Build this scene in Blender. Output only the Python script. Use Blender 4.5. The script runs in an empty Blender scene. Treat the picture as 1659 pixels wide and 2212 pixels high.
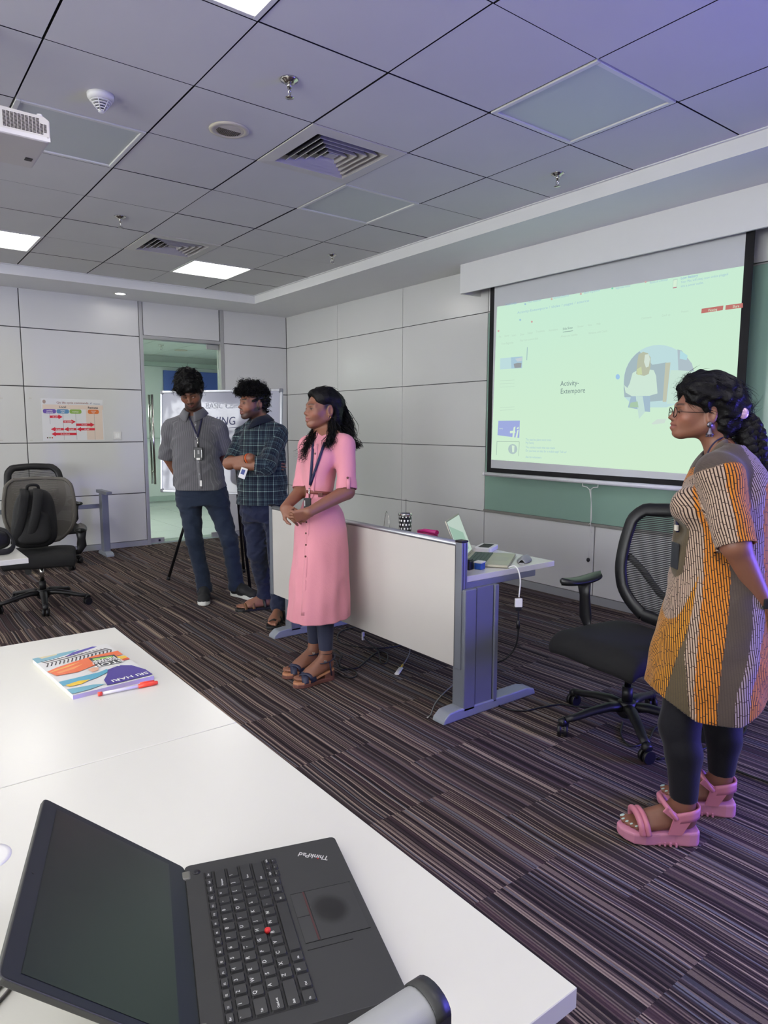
import bpy, bmesh, math, random
import numpy as np
from mathutils import Matrix, Vector
random.seed(7)
SC = bpy.context.scene
COL = SC.collection
# ---------------------------------------------------------------- camera
CR = np.array([[0.794895, -0.606744, 0.001993], [-0.072721, -0.098532, -0.992473], [0.602374, 0.788767, -0.122445]])
CC = np.array([-0.673925, -3.031524, 1.354419])
FPX, IW, IH = 1481.634, 1659.0, 2212.0
cam_data = bpy.data.cameras.new('camera'); cam_data.sensor_fit = 'HORIZONTAL'; cam_data.sensor_width = 36.0
cam_data.lens = FPX / IW * 36.0; cam_data.clip_start = 0.02; cam_data.clip_end = 100
cam = bpy.data.objects.new('camera', cam_data); COL.objects.link(cam); SC.camera = cam
m = Matrix.Identity(4)
for i in range(3):
    m[i][0] = CR[0, i]; m[i][1] = -CR[1, i]; m[i][2] = -CR[2, i]; m[i][3] = CC[i]
cam.matrix_world = m
# ---------------------------------------------------------------- world, light, exposure
W = bpy.data.worlds.new('world'); SC.world = W; W.use_nodes = True
W.node_tree.nodes['Background'].inputs[0].default_value = (0.75, 0.86, 1.0, 1)
W.node_tree.nodes['Background'].inputs[1].default_value = 0.9
SC.view_settings.view_transform = 'Standard'; SC.view_settings.look = 'None'
SC.view_settings.exposure = 0.0; SC.view_settings.gamma = 1.0; SC.view_settings.use_curve_mapping = False
LIT = 11.5           # radiance of a lit ceiling panel
def area_light(name, loc, target, sx, sy, watts, col):
    d = bpy.data.lights.new(name, 'AREA'); d.shape = 'RECTANGLE'; d.size = sx; d.size_y = sy; d.energy = watts; d.color = col
    o = bpy.data.objects.new(name, d); COL.objects.link(o); o.location = loc
    o.rotation_euler = (Vector(target) - Vector(loc)).to_track_quat('-Z', 'Y').to_euler()
    return o
BLUE = 37.0          # radiance of the added blue light source, unseen behind the photographer, to the right (built with the furniture)
# daylight from the windows in the left wall
area_light('window_daylight', (-4.9, -2.2, 1.6), (3.0, 0.5, 1.7), 4.4, 1.45, 245, (0.97, 0.99, 1.0))

area_light('window_daylight', (-5.9, 3.2, 1.6), (-4.0, 3.2, 1.6), 2.9, 2.2, 190, (0.97, 0.99, 1.0))

# ---------------------------------------------------------------- constants of the room
XW, YW, ZC, ZS = 3.763, 4.836, 2.825, 2.735      # screen wall, door wall, grid ceiling, dropped border
ZJ = (2.351, 1.765, 1.186, 0.607)                # panel joints
GX, GY = 3.0, 4.19                               # edge of the tile grid
XB, YB = -5.0, -6.6                              # far side walls behind the photographer
TZ = 0.67                                        # table height

# ---------------------------------------------------------------- measuring helpers
def ray(u, v): return CR.T @ np.array([(u - IW / 2) / FPX, (v - IH / 2) / FPX, 1.0])
def onz(u, v, z): d = ray(u, v); return CC + d * (z - CC[2]) / d[2]
def onx(u, v, x): d = ray(u, v); return CC + d * (x - CC[0]) / d[0]
def ony(u, v, y): d = ray(u, v); return CC + d * (y - CC[1]) / d[1]
def dep(p): return float((CR @ (np.array(p, float) - CC))[2])
def atd(u, v, d): return CC + ray(u, v) * d

# ---------------------------------------------------------------- materials
def lin(c):
    return tuple((x / 12.92 if x <= 0.04045 else ((x + 0.055) / 1.055) ** 2.4) for x in [q / 255.0 for q in c])
class NT:
    def __init__(s, name):
        s.m = bpy.data.materials.new(name); s.m.use_nodes = True; s.t = s.m.node_tree
        s.b = s.t.nodes['Principled BSDF']
    def n(s, ty, ins=None, **kw):
        n = s.t.nodes.new(ty)
        for k, v in kw.items(): setattr(n, k, v)
        for k, v in (ins or {}).items():
            if isinstance(v, bpy.types.NodeSocket): s.t.links.new(v, n.inputs[k])
            else: n.inputs[k].default_value = v
        return n
    def math(s, op, a, b=0.0, c=0.0, clamp=False):
        n = s.n('ShaderNodeMath', {0: a, 1: b, 2: c}, operation=op); n.use_clamp = clamp; return n.outputs[0]
    def mix(s, f, a, b):
        n = s.n('ShaderNodeMix', data_type='RGBA')
        for k, v in ((0, f), (6, a), (7, b)):
            if isinstance(v, bpy.types.NodeSocket): s.t.links.new(v, n.inputs[k])
            else: n.inputs[k].default_value = v if k == 0 else (tuple(v) + (1,))[:4]
        return n.outputs[2]
    def ramp(s, f, stops, const=False):
        n = s.n('ShaderNodeValToRGB', {0: f}); e = n.color_ramp.elements
        n.color_ramp.interpolation = 'CONSTANT' if const else 'LINEAR'
        while len(e) > 1: e.remove(e[0])
        e[0].position = stops[0][0]; e[0].color = tuple(stops[0][1]) + (1,)
        for p, c in stops[1:]:
            q = e.new(p); q.color = tuple(c) + (1,)
        return n.outputs[0]
    def link(s, a, b): s.t.links.new(a, b)
    def base(s, x):
        if isinstance(x, bpy.types.NodeSocket): s.link(x, s.b.inputs['Base Color'])
        else: s.b.inputs['Base Color'].default_value = tuple(x) + (1,)
    def bump(s, h, strength=0.2, dist=0.002):
        n = s.n('ShaderNodeBump', {'Height': h, 'Strength': strength, 'Distance': dist}); s.link(n.outputs[0], s.b.inputs['Normal'])
    def co(s, which='Object'): return s.n('ShaderNodeTexCoord').outputs[which]
    def attr(s, name): return s.n('ShaderNodeAttribute', attribute_name=name)
MATS = {}
def M(name, rgb=None, rough=0.5, metal=0.0, noise=0.0, nscale=40.0, bump=0.0, bscale=200.0, emit=0.0, spec=0.5, coat=0.0):
    if name in MATS: return MATS[name]
    t = NT(name); c = lin(rgb); t.b.inputs['Roughness'].default_value = rough; t.b.inputs['Metallic'].default_value = metal
    t.b.inputs['Specular IOR Level'].default_value = spec; t.b.inputs['Coat Weight'].default_value = coat
    if noise > 0:
        nz = t.n('ShaderNodeTexNoise', {'Vector': t.co(), 'Scale': nscale, 'Detail': 3.0})
        t.base(t.mix(nz.outputs[0], [max(0, x * (1 - noise)) for x in c], [min(1, x * (1 + noise)) for x in c]))
    else: t.base(c)
    if bump > 0:
        nz = t.n('ShaderNodeTexNoise', {'Vector': t.co(), 'Scale': bscale, 'Detail': 2.0}); t.bump(nz.outputs[0], bump)
    if emit > 0:
        t.b.inputs['Emission Color'].default_value = c + (1,); t.b.inputs['Emission Strength'].default_value = emit
    MATS[name] = t.m; return t.m

# ---------------------------------------------------------------- objects
def tag(o, label=None, cat=None, group=None, kind=None):
    if label: o['label'] = label
    if cat: o['category'] = cat
    if group: o['group'] = group
    if kind: o['kind'] = kind
    return o
def thing(name, label, cat, loc=(0, 0, 0), rz=0.0, group=None):
    o = bpy.data.objects.new(name, None); COL.objects.link(o); o.empty_display_size = 0.1
    o.location = loc; o.rotation_euler = (0, 0, rz); return tag(o, label, cat, group)
def wmat(o):
    mt = Matrix.Translation(o.location) @ o.rotation_euler.to_matrix().to_4x4() @ Matrix.Diagonal(o.scale).to_4x4()
    return wmat(o.parent) @ mt if o.parent else mt
def link_mesh(name, me, mat=None, parent=None, world=False, smooth=None):
    o = bpy.data.objects.new(name, me); COL.objects.link(o)
    if mat is not None and not me.materials: me.materials.append(mat)
    if parent:
        o.parent = parent
        if world: me.transform(wmat(parent).inverted())
    return o
class MB:
    """collects shapes into one mesh"""
    def __init__(s): s.v = []; s.f = []; s.sm = []
    def add(s, vs, fs, smooth=False):
        k = len(s.v); s.v += [tuple(map(float, p)) for p in vs]; s.f += [tuple(i + k for i in q) for q in fs]; s.sm += [smooth] * len(fs); return s
    def box(s, x0, x1, y0, y1, z0, z1):
        vs = [(x, y, z) for x in (x0, x1) for y in (y0, y1) for z in (z0, z1)]
        return s.add(vs, [(0, 1, 3, 2), (4, 6, 7, 5), (0, 4, 5, 1), (2, 3, 7, 6), (0, 2, 6, 4), (1, 5, 7, 3)])
    def cbox(s, c, d, R=None):
        vs = [Vector((a * d[0] / 2, b * d[1] / 2, e * d[2] / 2)) for a in (-1, 1) for b in (-1, 1) for e in (-1, 1)]
        if R is not None: vs = [R @ q for q in vs]
        return s.add([q + Vector(c) for q in vs], [(0, 1, 3, 2), (4, 6, 7, 5), (0, 4, 5, 1), (2, 3, 7, 6), (0, 2, 6, 4), (1, 5, 7, 3)])
    def tube(s, pts, r, n=10, caps=True, flat=None):
        pts = [Vector(p) for p in pts]; m_ = len(pts); rs = [r] * m_ if isinstance(r, (int, float)) else list(r)
        T = [(pts[min(i + 1, m_ - 1)] - pts[max(i - 1, 0)]).normalized() for i in range(m_)]
        up = Vector((0, 0, 1)) if abs(T[0].z) < 0.9 else Vector((1, 0, 0))
        if flat is not None: up = Vector(flat[0])
        N = T[0].cross(up).normalized(); vs = []
        for i in range(m_):
            N = (N - T[i] * N.dot(T[i])).normalized(); B = T[i].cross(N)
            for k in range(n):
                a = 2 * math.pi * k / n
                vs.append(pts[i] + (N * math.cos(a) + B * math.sin(a) * (flat[1] if flat else 1.0)) * rs[i])
        fs = [(i * n + k, i * n + (k + 1) % n, (i + 1) * n + (k + 1) % n, (i + 1) * n + k) for i in range(m_ - 1) for k in range(n)]
        s.add(vs, fs, True)
        if caps:
            k = len(s.v) - len(vs); s.f.append(tuple(k + i for i in range(n - 1, -1, -1))); s.f.append(tuple(k + (m_ - 1) * n + i for i in range(n))); s.sm += [False, False]
        return s
    def cyl(s, p0, p1, r0, r1=None, n=20): return s.tube([p0, p1], [r0, r0 if r1 is None else r1], n)
    def lathe(s, prof, c=(0, 0, 0), n=24, smooth=True):
        vs = [(c[0] + r * math.cos(2 * math.pi * k / n), c[1] + r * math.sin(2 * math.pi * k / n), c[2] + z) for r, z in prof for k in range(n)]
        fs = [(i * n + k, i * n + (k + 1) % n, (i + 1) * n + (k + 1) % n, (i + 1) * n + k) for i in range(len(prof) - 1) for k in range(n)]
        k0 = len(s.v); s.add(vs, fs, smooth)
        s.f.append(tuple(k0 + i for i in range(n - 1, -1, -1))); s.f.append(tuple(k0 + (len(prof) - 1) * n + i for i in range(n))); s.sm += [False, False]
        return s
    def prism(s, poly, lo, hi, axis='z'):
        n = len(poly)
        def P(a, b, h): return {'z': (a, b, h), 'x': (h, a, b), 'y': (a, h, b)}[axis]
        vs = [P(a, b, lo) for a, b in poly] + [P(a, b, hi) for a, b in poly]
        fs = [tuple(range(n - 1, -1, -1)), tuple(range(n, 2 * n))] + [(i, (i + 1) % n, n + (i + 1) % n, n + i) for i in range(n)]
        return s.add(vs, fs)
    def quadgrid(s, F, nu, nv, smooth=True, closeu=False):
        vs = [F(i / nu, j / nv) for j in range(nv + 1) for i in range(nu + (0 if closeu else 1))]
        w = nu if closeu else nu + 1
        fs = [(j * w + i, j * w + (i + 1) % w, (j + 1) * w + (i + 1) % w, (j + 1) * w + i) for j in range(nv) for i in range(nu)]
        return s.add(vs, fs, smooth)
    def mesh(s, name):
        me = bpy.data.meshes.new(name); me.from_pydata(s.v, [], s.f)
        me.polygons.foreach_set('use_smooth', s.sm); me.update()
        bm = bmesh.new(); bm.from_mesh(me); bmesh.ops.recalc_face_normals(bm, faces=bm.faces); bm.to_mesh(me); bm.free()
        return me
    def build(s, name, mat, parent=None, world=False, bevel=0.0, seg=2, solid=0.0, sub=0):
        o = link_mesh(name, s.mesh(name), mat, parent, world)
        if solid: q = o.modifiers.new('solid', 'SOLIDIFY'); q.thickness = solid; q.offset = 0
        if bevel: q = o.modifiers.new('bevel', 'BEVEL'); q.width = bevel; q.segments = seg; q.limit_method = 'ANGLE'; q.angle_limit = 0.6
        if sub: q = o.modifiers.new('sub', 'SUBSURF'); q.levels = sub; q.render_levels = sub
        return o
def copy_tree(o, parent=None):
    c = o.copy(); COL.objects.link(c); c.parent = parent
    for ch in list(o.children): copy_tree(ch, c)
    return c
FC = {}
def text(name, body, size, origin, xdir, ydir, mat, parent=None, lift=0.0, align='LEFT', bold=0.0, sx=1.0, shear=0.0):
    """lettering as a thin flat mesh lying in the plane spanned by xdir, ydir (world coordinates)"""
    cu = bpy.data.curves.new(name, 'FONT'); cu.body = body; cu.size = size; cu.align_x = align; cu.offset = bold; cu.shear = shear; cu.resolution_u = 3
    o = bpy.data.objects.new(name, cu); me = bpy.data.meshes.new_from_object(o); bpy.data.objects.remove(o); bpy.data.curves.remove(cu)
    x = Vector(xdir).normalized(); y = Vector(ydir).normalized(); z = x.cross(y)
    mt = Matrix((x, y, z)).transposed().to_4x4(); mt.translation = Vector(origin) + z * lift
    me.transform(mt @ Matrix.Diagonal((sx, 1, 1, 1))); me.name = name
    me.materials.clear()
    return link_mesh(name, me, mat, parent, True)
def catmull(pts, n=8):
    P = [np.array(p, float) for p in pts]; P = [2 * P[0] - P[1]] + P + [2 * P[-1] - P[-2]]; out = []
    for i in range(1, len(P) - 2):
        for k in range(n):
            t = k / n
            out.append(0.5 * ((2 * P[i]) + (-P[i - 1] + P[i + 1]) * t + (2 * P[i - 1] - 5 * P[i] + 4 * P[i + 1] - P[i + 2]) * t * t + (-P[i - 1] + 3 * P[i] - 3 * P[i + 1] + P[i + 2]) * t ** 3))
    out.append(P[-2]); return out
def rrect(w, h, r, n=4, cx=0.0, cy=0.0):
    out = []
    for sx, sy, a0 in ((1, 1, 0), (-1, 1, 90), (-1, -1, 180), (1, -1, 270)):
        for k in range(n + 1):
            a = math.radians(a0 + 90 * k / n); out.append((cx + sx * (w / 2 - r) + r * math.cos(a), cy + sy * (h / 2 - r) + r * math.sin(a)))
    return out
# ================================================================ the room
def struct(o): o['kind'] = 'structure'; return o
def sobj(name, loc=(0, 0, 0)):
    o = bpy.data.objects.new(name, None); COL.objects.link(o); o.location = loc; return struct(o)
white_paint = M('white_paint', (226, 226, 224), 0.55, noise=0.02, nscale=6, bump=0.05, bscale=300)
panel_mat = M('wall_laminate', (212, 212, 209), 0.22, noise=0.012, nscale=3)
joint_mat = M('joint_shadow_gap', (62, 62, 64), 0.6)
alu = M('brushed_aluminium', (172, 174, 178), 0.35, 0.75)
grey_metal = M('grey_powder_coat', (120, 124, 133), 0.42, 0.25, noise=0.03, nscale=25)
skirt_mat = M('skirting_aluminium', (168, 170, 172), 0.45, 0.3)
black_plastic = M('black_plastic', (24, 24, 26), 0.42)
dark_metal = M('dark_metal', (60, 60, 62), 0.35, 0.8)
chrome = M('chrome', (200, 198, 192), 0.18, 1.0)
white_plastic = M('white_plastic', (225, 224, 220), 0.4)

# ---- carpet
def carpet():
    t = NT('carpet_tiles'); co = t.co(); sp = t.n('ShaderNodeSeparateXYZ', {0: co}); x, y = sp.outputs[0], sp.outputs[1]
    wob = t.n('ShaderNodeTexNoise', {'Vector': co, 'Scale': 2.2, 'Detail': 1.0}).outputs[0]
    tx = t.math('FLOOR', t.math('DIVIDE', x, 0.5)); ty = t.math('FLOOR', t.math('DIVIDE', t.math('ADD', y, t.math('MULTIPLY', tx, 0.25)), 0.5))
    cmb = t.n('ShaderNodeCombineXYZ', {0: tx, 1: ty}); h = t.n('ShaderNodeTexWhiteNoise', {'Vector': cmb.outputs[0]}, noise_dimensions='2D').outputs[0]
    xs = t.math('ADD', t.math('ADD', x, t.math('MULTIPLY', h, 3.7)), t.math('MULTIPLY', wob, 0.022))
    def stripes(scale, seed):
        f = t.math('FLOOR', t.math('MULTIPLY', xs, scale)); return t.n('ShaderNodeTexWhiteNoise', {'W': t.math('ADD', f, seed)}, noise_dimensions='1D').outputs[0]
    a = stripes(48.0, 3.0); b = stripes(210.0, 11.0); c = stripes(31.0, 7.0)
    yn = t.n('ShaderNodeTexNoise', {'Vector': t.n('ShaderNodeMapping', {'Vector': co, 'Scale': (400.0, 130.0, 1.0)}).outputs[0], 'Scale': 1.0, 'Detail': 1.0}).outputs[0]
    wide = t.ramp(a, [(0.0, lin((50, 41, 42))), (0.3, lin((84, 64, 68))), (0.5, lin((66, 57, 56))), (0.68, lin((90, 74, 76))), (0.84, lin((62, 56, 56))), (0.93, lin((86, 86, 94)))], True)
    fine = t.ramp(b, [(0.0, lin((36, 30, 31))), (0.36, lin((76, 64, 64))), (0.56, lin((126, 110, 100))), (0.70, lin((170, 152, 134))), (0.84, lin((64, 53, 54))), (0.92, lin((116, 116, 122)))], True)
    col = t.mix(t.ramp(c, [(0.0, (.35,) * 3), (0.3, (.85,) * 3), (.75, (.6,) * 3)], True), wide, fine)
    col = t.mix(t.math('MULTIPLY', t.math('SUBTRACT', yn, 0.25), 0.55, clamp=True), col, lin((30, 25, 26)))
    t.base(col); t.b.inputs['Roughness'].default_value = 0.95; t.b.inputs['Specular IOR Level'].default_value = 0.15
    t.bump(t.math('ADD', b, yn), 0.5, 0.003); return t.m
struct(MB().box(XB, XW, YB, YW + 0.02, -0.06, 0.0).build('floor', carpet()))
# ---- shells of the walls (the panels are proud of them)
def wall(name, x0, x1, y0, y1, z0=0.0, z1=2.95, mat=joint_mat): return struct(MB().box(x0, x1, y0, y1, z0, z1).build(name, mat))
w_right = wall('wall_right', XW + 0.012, XW + 0.12, YB, YW + 0.15)
DX0, DX1, DZ = 1.925, 2.875, 2.335         # glass door opening
mb = MB().box(XB, DX0, YW + 0.012, YW + 0.12, 0, 2.95).box(DX1, XW + 0.02, YW + 0.012, YW + 0.12, 0, 2.95).box(DX0, DX1, YW + 0.012, YW + 0.12, DZ + 0.03, 2.95)
w_back = struct(mb.build('wall_back', joint_mat))
mb = MB().box(XB - .1, XB, YB, -4.6, 0, 2.95).box(XB - .1, XB, .2, 1.8, 0, 2.95).box(XB - .1, XB, 4.4, YW + .1, 0, 2.95).box(XB - .1, XB, 1.8, 4.4, 0, .7).box(XB - .1, XB, 1.8, 4.4, 2.5, 2.95).box(XB - .1, XB, -4.6, .2, 0, .85).box(XB - .1, XB, -4.6, .2, 2.35, 2.95)
struct(mb.build('wall_left', white_paint))
wall('wall_front', XB, XW, YB - 0.1, YB, mat=white_paint)
mb = MB().box(XB - .08, XB, -4.6, .2, .85, .91).box(XB - .08, XB, -4.6, .2, 2.29, 2.35)
for y in (-4.6, -3.42, -2.23, -1.03, .14): mb.box(XB - .08, XB, y, y + .06, .91, 2.29)
wf = struct(mb.build('window_1', alu))
gl = NT('clear_glass'); gl.b.inputs['Transmission Weight'].default_value = 1.0; gl.b.inputs['Roughness'].default_value = 0.0; gl.b.inputs['IOR'].default_value = 1.1; gl.base((1, 1, 1))
for a, b in ((-4.54, -3.42), (-3.36, -2.23), (-2.17, -1.03), (-.97, .14)): MB().box(XB - .045, XB - .039, a, b, .91, 2.29).build('window_pane', gl.m, wf)
w2 = struct(MB().box(XB - .08, XB, 1.8, 4.4, .7, .76).box(XB - .08, XB, 1.8, 4.4, 2.44, 2.5).box(XB - .08, XB, 1.8, 1.86, .76, 2.44).box(XB - .08, XB, 3.07, 3.13, .76, 2.44).box(XB - .08, XB, 4.34, 4.4, .76, 2.44).build('window_2', alu))
for a, b in ((1.86, 3.07), (3.13, 4.34)): MB().box(XB - .045, XB - .039, a, b, .76, 2.44).build('window_pane', gl.m, w2)
tr = thing('tree', 'leafy tree outside the left-hand window, seen only as a reflection in the whiteboard', 'tree', (-5.55, 3.3, -.06))
MB().tube(catmull([(-5.6, 3.6, -.06), (-5.58, 3.5, .6), (-5.55, 3.35, 1.4), (-5.5, 3.2, 2.6)], 5), .06, 8).build('trunk', M('bark', (86, 70, 56), .9), tr, True)
rg = np.random.RandomState(4); lf = MB()
for k in range(1500):
    c = Vector((rg.uniform(-5.62, -5.25), rg.uniform(1.75, 4.5), rg.uniform(.6, 2.6))); h = math.sin(c.y * 3.1) + math.sin(c.z * 4.3 + c.y * 2) + .5 * math.sin(c.y * 7 - c.z * 5)
    if h > .35 and rg.rand() < .93: continue
    a = Vector(rg.randn(3)).normalized() * rg.uniform(.04, .08); b = Vector(rg.randn(3)).normalized() * rg.uniform(.02, .045); lf.add([c - a, c + b, c + a, c - b], [(0, 1, 2, 3)])
o = lf.build('foliage', M('leaf_green', (46, 74, 34), .7), tr, True); o['kind'] = 'stuff'
# wall panels: each a thin board
def panel(parent, axis, a0, a1, z0, z1, g=0.0045):
    mb = MB()
    if axis == 'y': mb.box(a0 + g, a1 - g, YW, YW + 0.013, z0 + g, z1 - g)
    else: mb.box(XW, XW + 0.013, a0 + g, a1 - g, z0 + g, z1 - g)
    return mb.build('wall_panel', panel_mat, parent, bevel=0.0015, seg=1)
zs = [ZS + 0.03] + list(ZJ) + [0.062]
for i in range(5):
    z1, z0 = zs[i], zs[i + 1]
    for a0, a1 in ((-4.2, -3.02), (-3.02, -1.76), (-1.76, -0.51), (-0.51, 0.712), (0.712, DX0 - 0.022), (DX1 + 0.03, XW)): panel(w_back, 'y', a0, a1, z0, z1, 0.0045)
    for a0, a1 in ((3.66, YW), (2.477, 3.66), (1.293, 2.477)):
        panel(w_right, 'x', a0, a1, z0, z1, 0.003)
panel(w_back, 'y', DX0 + 0.02, DX1 - 0.02, DZ + 0.035, ZS + 0.03)
panel(w_right, 'x', 0.12, 1.293, 0.062, ZJ[3]); panel(w_right, 'x', -1.15, 0.12, 0.062, ZJ[3]); panel(w_right, 'x', -2.4, -1.15, 0.062, ZJ[3]); panel(w_right, 'x', -3.6, -2.4, 0.062, ZJ[3])
panel(w_right, 'x', 0.0, 1.293, ZJ[0], ZS + 0.03); panel(w_right, 'x', -1.3, 0.0, ZJ[0], ZS + 0.03); panel(w_right, 'x', -2.6, -1.3, ZJ[0], ZS + 0.03)
# ---- skirting
struct(MB().box(XB, DX0 - 0.022, YW - 0.004, YW + 0.012, 0, 0.062).build('baseboard_back', skirt_mat))
struct(MB().box(DX1 + 0.03, XW, YW - 0.004, YW + 0.012, 0, 0.062).build('baseboard_corner', skirt_mat))
struct(MB().box(XW - 0.004, XW + 0.012, YB, YW, 0, 0.062).build('baseboard_right', skirt_mat))
# ---- glass door and its frame
frame_mat = M('door_frame_aluminium', (176, 176, 172), 0.4, 0.35)
d1 = sobj('door_1', ((DX0 + DX1) / 2, YW, 0))
for x0, x1 in ((DX0 - 0.022, DX0 + 0.016), (DX1 - 0.014, DX1 + 0.03)): MB().box(x0, x1, YW - 0.008, YW + 0.11, 0, ZS).build('door_frame', frame_mat, d1, True, 0.002)
MB().box(DX0 + 0.016, DX1 - 0.014, YW - 0.006, YW + 0.11, DZ, DZ + 0.036).build('door_frame', frame_mat, d1, True, 0.002)
g = NT('door_glass'); g.b.inputs['Transmission Weight'].default_value = 1.0; g.b.inputs['Roughness'].default_value = 0.0; g.b.inputs['IOR'].default_value = 1.12; g.base(lin((244, 252, 248)))
leaf = MB().box(DX0 + 0.02, DX1 - 0.018, YW + 0.05, YW + 0.062, 0.012, DZ - 0.006).build('door_leaf', g.m, d1, True)
MB().box(DX1 - 0.17, DX1 - 0.018, YW + 0.042, YW + 0.07, DZ - 0.062, DZ - 0.004).build('patch_fitting', frame_mat, d1, True, 0.003)
MB().box(DX1 - 0.17, DX1 - 0.018, YW + 0.042, YW + 0.07, 0.008, 0.066).build('patch_fitting', frame_mat, d1, True, 0.003)
lk = MB().box(DX0 + 0.02, DX0 + 0.19, YW + 0.042, YW + 0.07, 0.008, 0.066).build('floor_lock', frame_mat, d1, True, 0.003)
MB().cyl((DX0 + 0.13, YW + 0.041, 0.037), (DX0 + 0.13, YW + 0.035, 0.037), 0.012).build('keyhole', dark_metal, lk, True)
for y in (YW + 0.005, YW + 0.105):
    h = MB().cyl((2.018, y, 0.70), (2.018, y, 1.72), 0.014).build('door_handle', chrome, d1, True)
    for z in (0.84, 1.60): MB().cyl((2.018, y, z), (2.018, YW + 0.056, z), 0.008, n=10).build('standoff', chrome, h, True)
# ---- ceiling: dark grid with individual tiles hung in it
tile_mat = M('mineral_fibre_tile', (208, 207, 203), 0.9, noise=0.03, nscale=3, bump=0.12, bscale=420)
grid_mat = M('black_ceiling_grid', (20, 20, 22), 0.7)
ceil = struct(MB().box(XB, GX, YB, GY, ZC + 0.03, ZC + 0.1).build('ceiling', grid_mat))
lights_lit = {(0, -2), (0, 5), (3, 5), (-3, -2), (-3, 5), (-3, 1), (0, -5), (3, -5), (-3, -5), (-6, -2), (-6, 1), (-6, -5), (0, -8), (3, -8), (-3, -8)}
lights_off = {(3, -2), (3, 1), (0, 1)}
vents = {(2, 0), (2, 4), (-1, -4), (-4, 0), (-4, 4)}
me = MB().box(0.004, 0.596, 0.004, 0.596, 0, 0.02).mesh('ceiling_tile'); me.materials.append(tile_mat); me.materials.append(grid_mat)
for p_ in me.polygons: p_.material_index = 0 if abs(p_.normal.z) > .5 else 1
for i in range(-8, 5):
    for j in range(-11, 7):
        if (i, j) in lights_lit | lights_off | vents: continue
        o = bpy.data.objects.new('ceiling_tile', me); COL.objects.link(o); o.parent = ceil
        o.location = (0.6 * i + random.uniform(-.0015, .0015), 0.6 * j + random.uniform(-.0015, .0015), ZC + random.uniform(-.0015, .0015))
# dropped plasterboard border
mb = MB().box(GX, XW + 0.02, YB, YW + 0.02, ZS, 2.95).box(XB, GX, GY, YW + 0.02, ZS, 2.95)
struct(mb.build('trim_1', white_paint))
struct(MB().box(GX - 0.018, GX, YB, GY, ZC - 0.006, ZC + 0.002).box(XB, GX - 0.018, GY - 0.018, GY, ZC - 0.006, ZC + 0.002).build('trim_2', white_paint))
# pelmet box that hides the roll of the screen
PX, PY, PZ = 3.532, 1.406, 2.494
struct(MB().box(PX, PX + 0.02, -3.0, PY, PZ, ZS).box(PX + 0.02, XW, PY - 0.02, PY, PZ, ZS).build('trim_3', white_paint))
# ---- recessed ceiling lights
def emis(name, rgb, s):
    t = NT(name); c = lin(rgb); t.base(c); t.b.inputs['Emission Color'].default_value = c + (1,); t.b.inputs['Emission Strength'].default_value = s; return t.m
lit_mat = emis('lit_diffuser', (255, 252, 246), LIT)
off_mat = M('unlit_opal_diffuser', (186, 192, 188), 0.35)
fr_mat = M('light_frame_white', (214, 214, 208), 0.45)
def panel_light(i, j, lit, label, grp):
    x, y = 0.6 * i + 0.3, 0.6 * j + 0.3
    t = thing('ceiling_light', label, 'ceiling light', (x, y, ZC), 0, grp)
    a, b = 0.295, 0.272
    mb = MB()
    for s in (-1, 1):
        mb.box(min(s * a, s * b), max(s * a, s * b), -a, a, -0.004, 0.02); mb.box(-b, b, min(s * a, s * b), max(s * a, s * b), -0.004, 0.02)
    mb.build('frame', fr_mat, t, bevel=0.002, seg=1)
    MB().box(-b, b, -b, b, 0.004, 0.012).build('diffuser', lit_mat if lit else off_mat, t)
seen = {(0, -2): 'square lit ceiling light panel cut by the top edge of the photo', (0, 5): 'square lit ceiling light panel at the far left edge of the photo', (3, 5): 'square lit ceiling light panel beside the far air vent, above the whiteboard'}
for k in sorted(lights_lit): panel_light(k[0], k[1], True, seen.get(k, 'square lit ceiling light panel behind the photographer'), None if k in seen else 'lit ceiling panels out of view')
for k, l in {(3, -2): 'large unlit square ceiling light panel above the projection screen', (3, 1): 'unlit greenish ceiling light panel next to the large square air vent', (0, 1): 'unlit grey ceiling light panel partly behind the projector'}.items(): panel_light(k[0], k[1], False, l, None)
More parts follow.
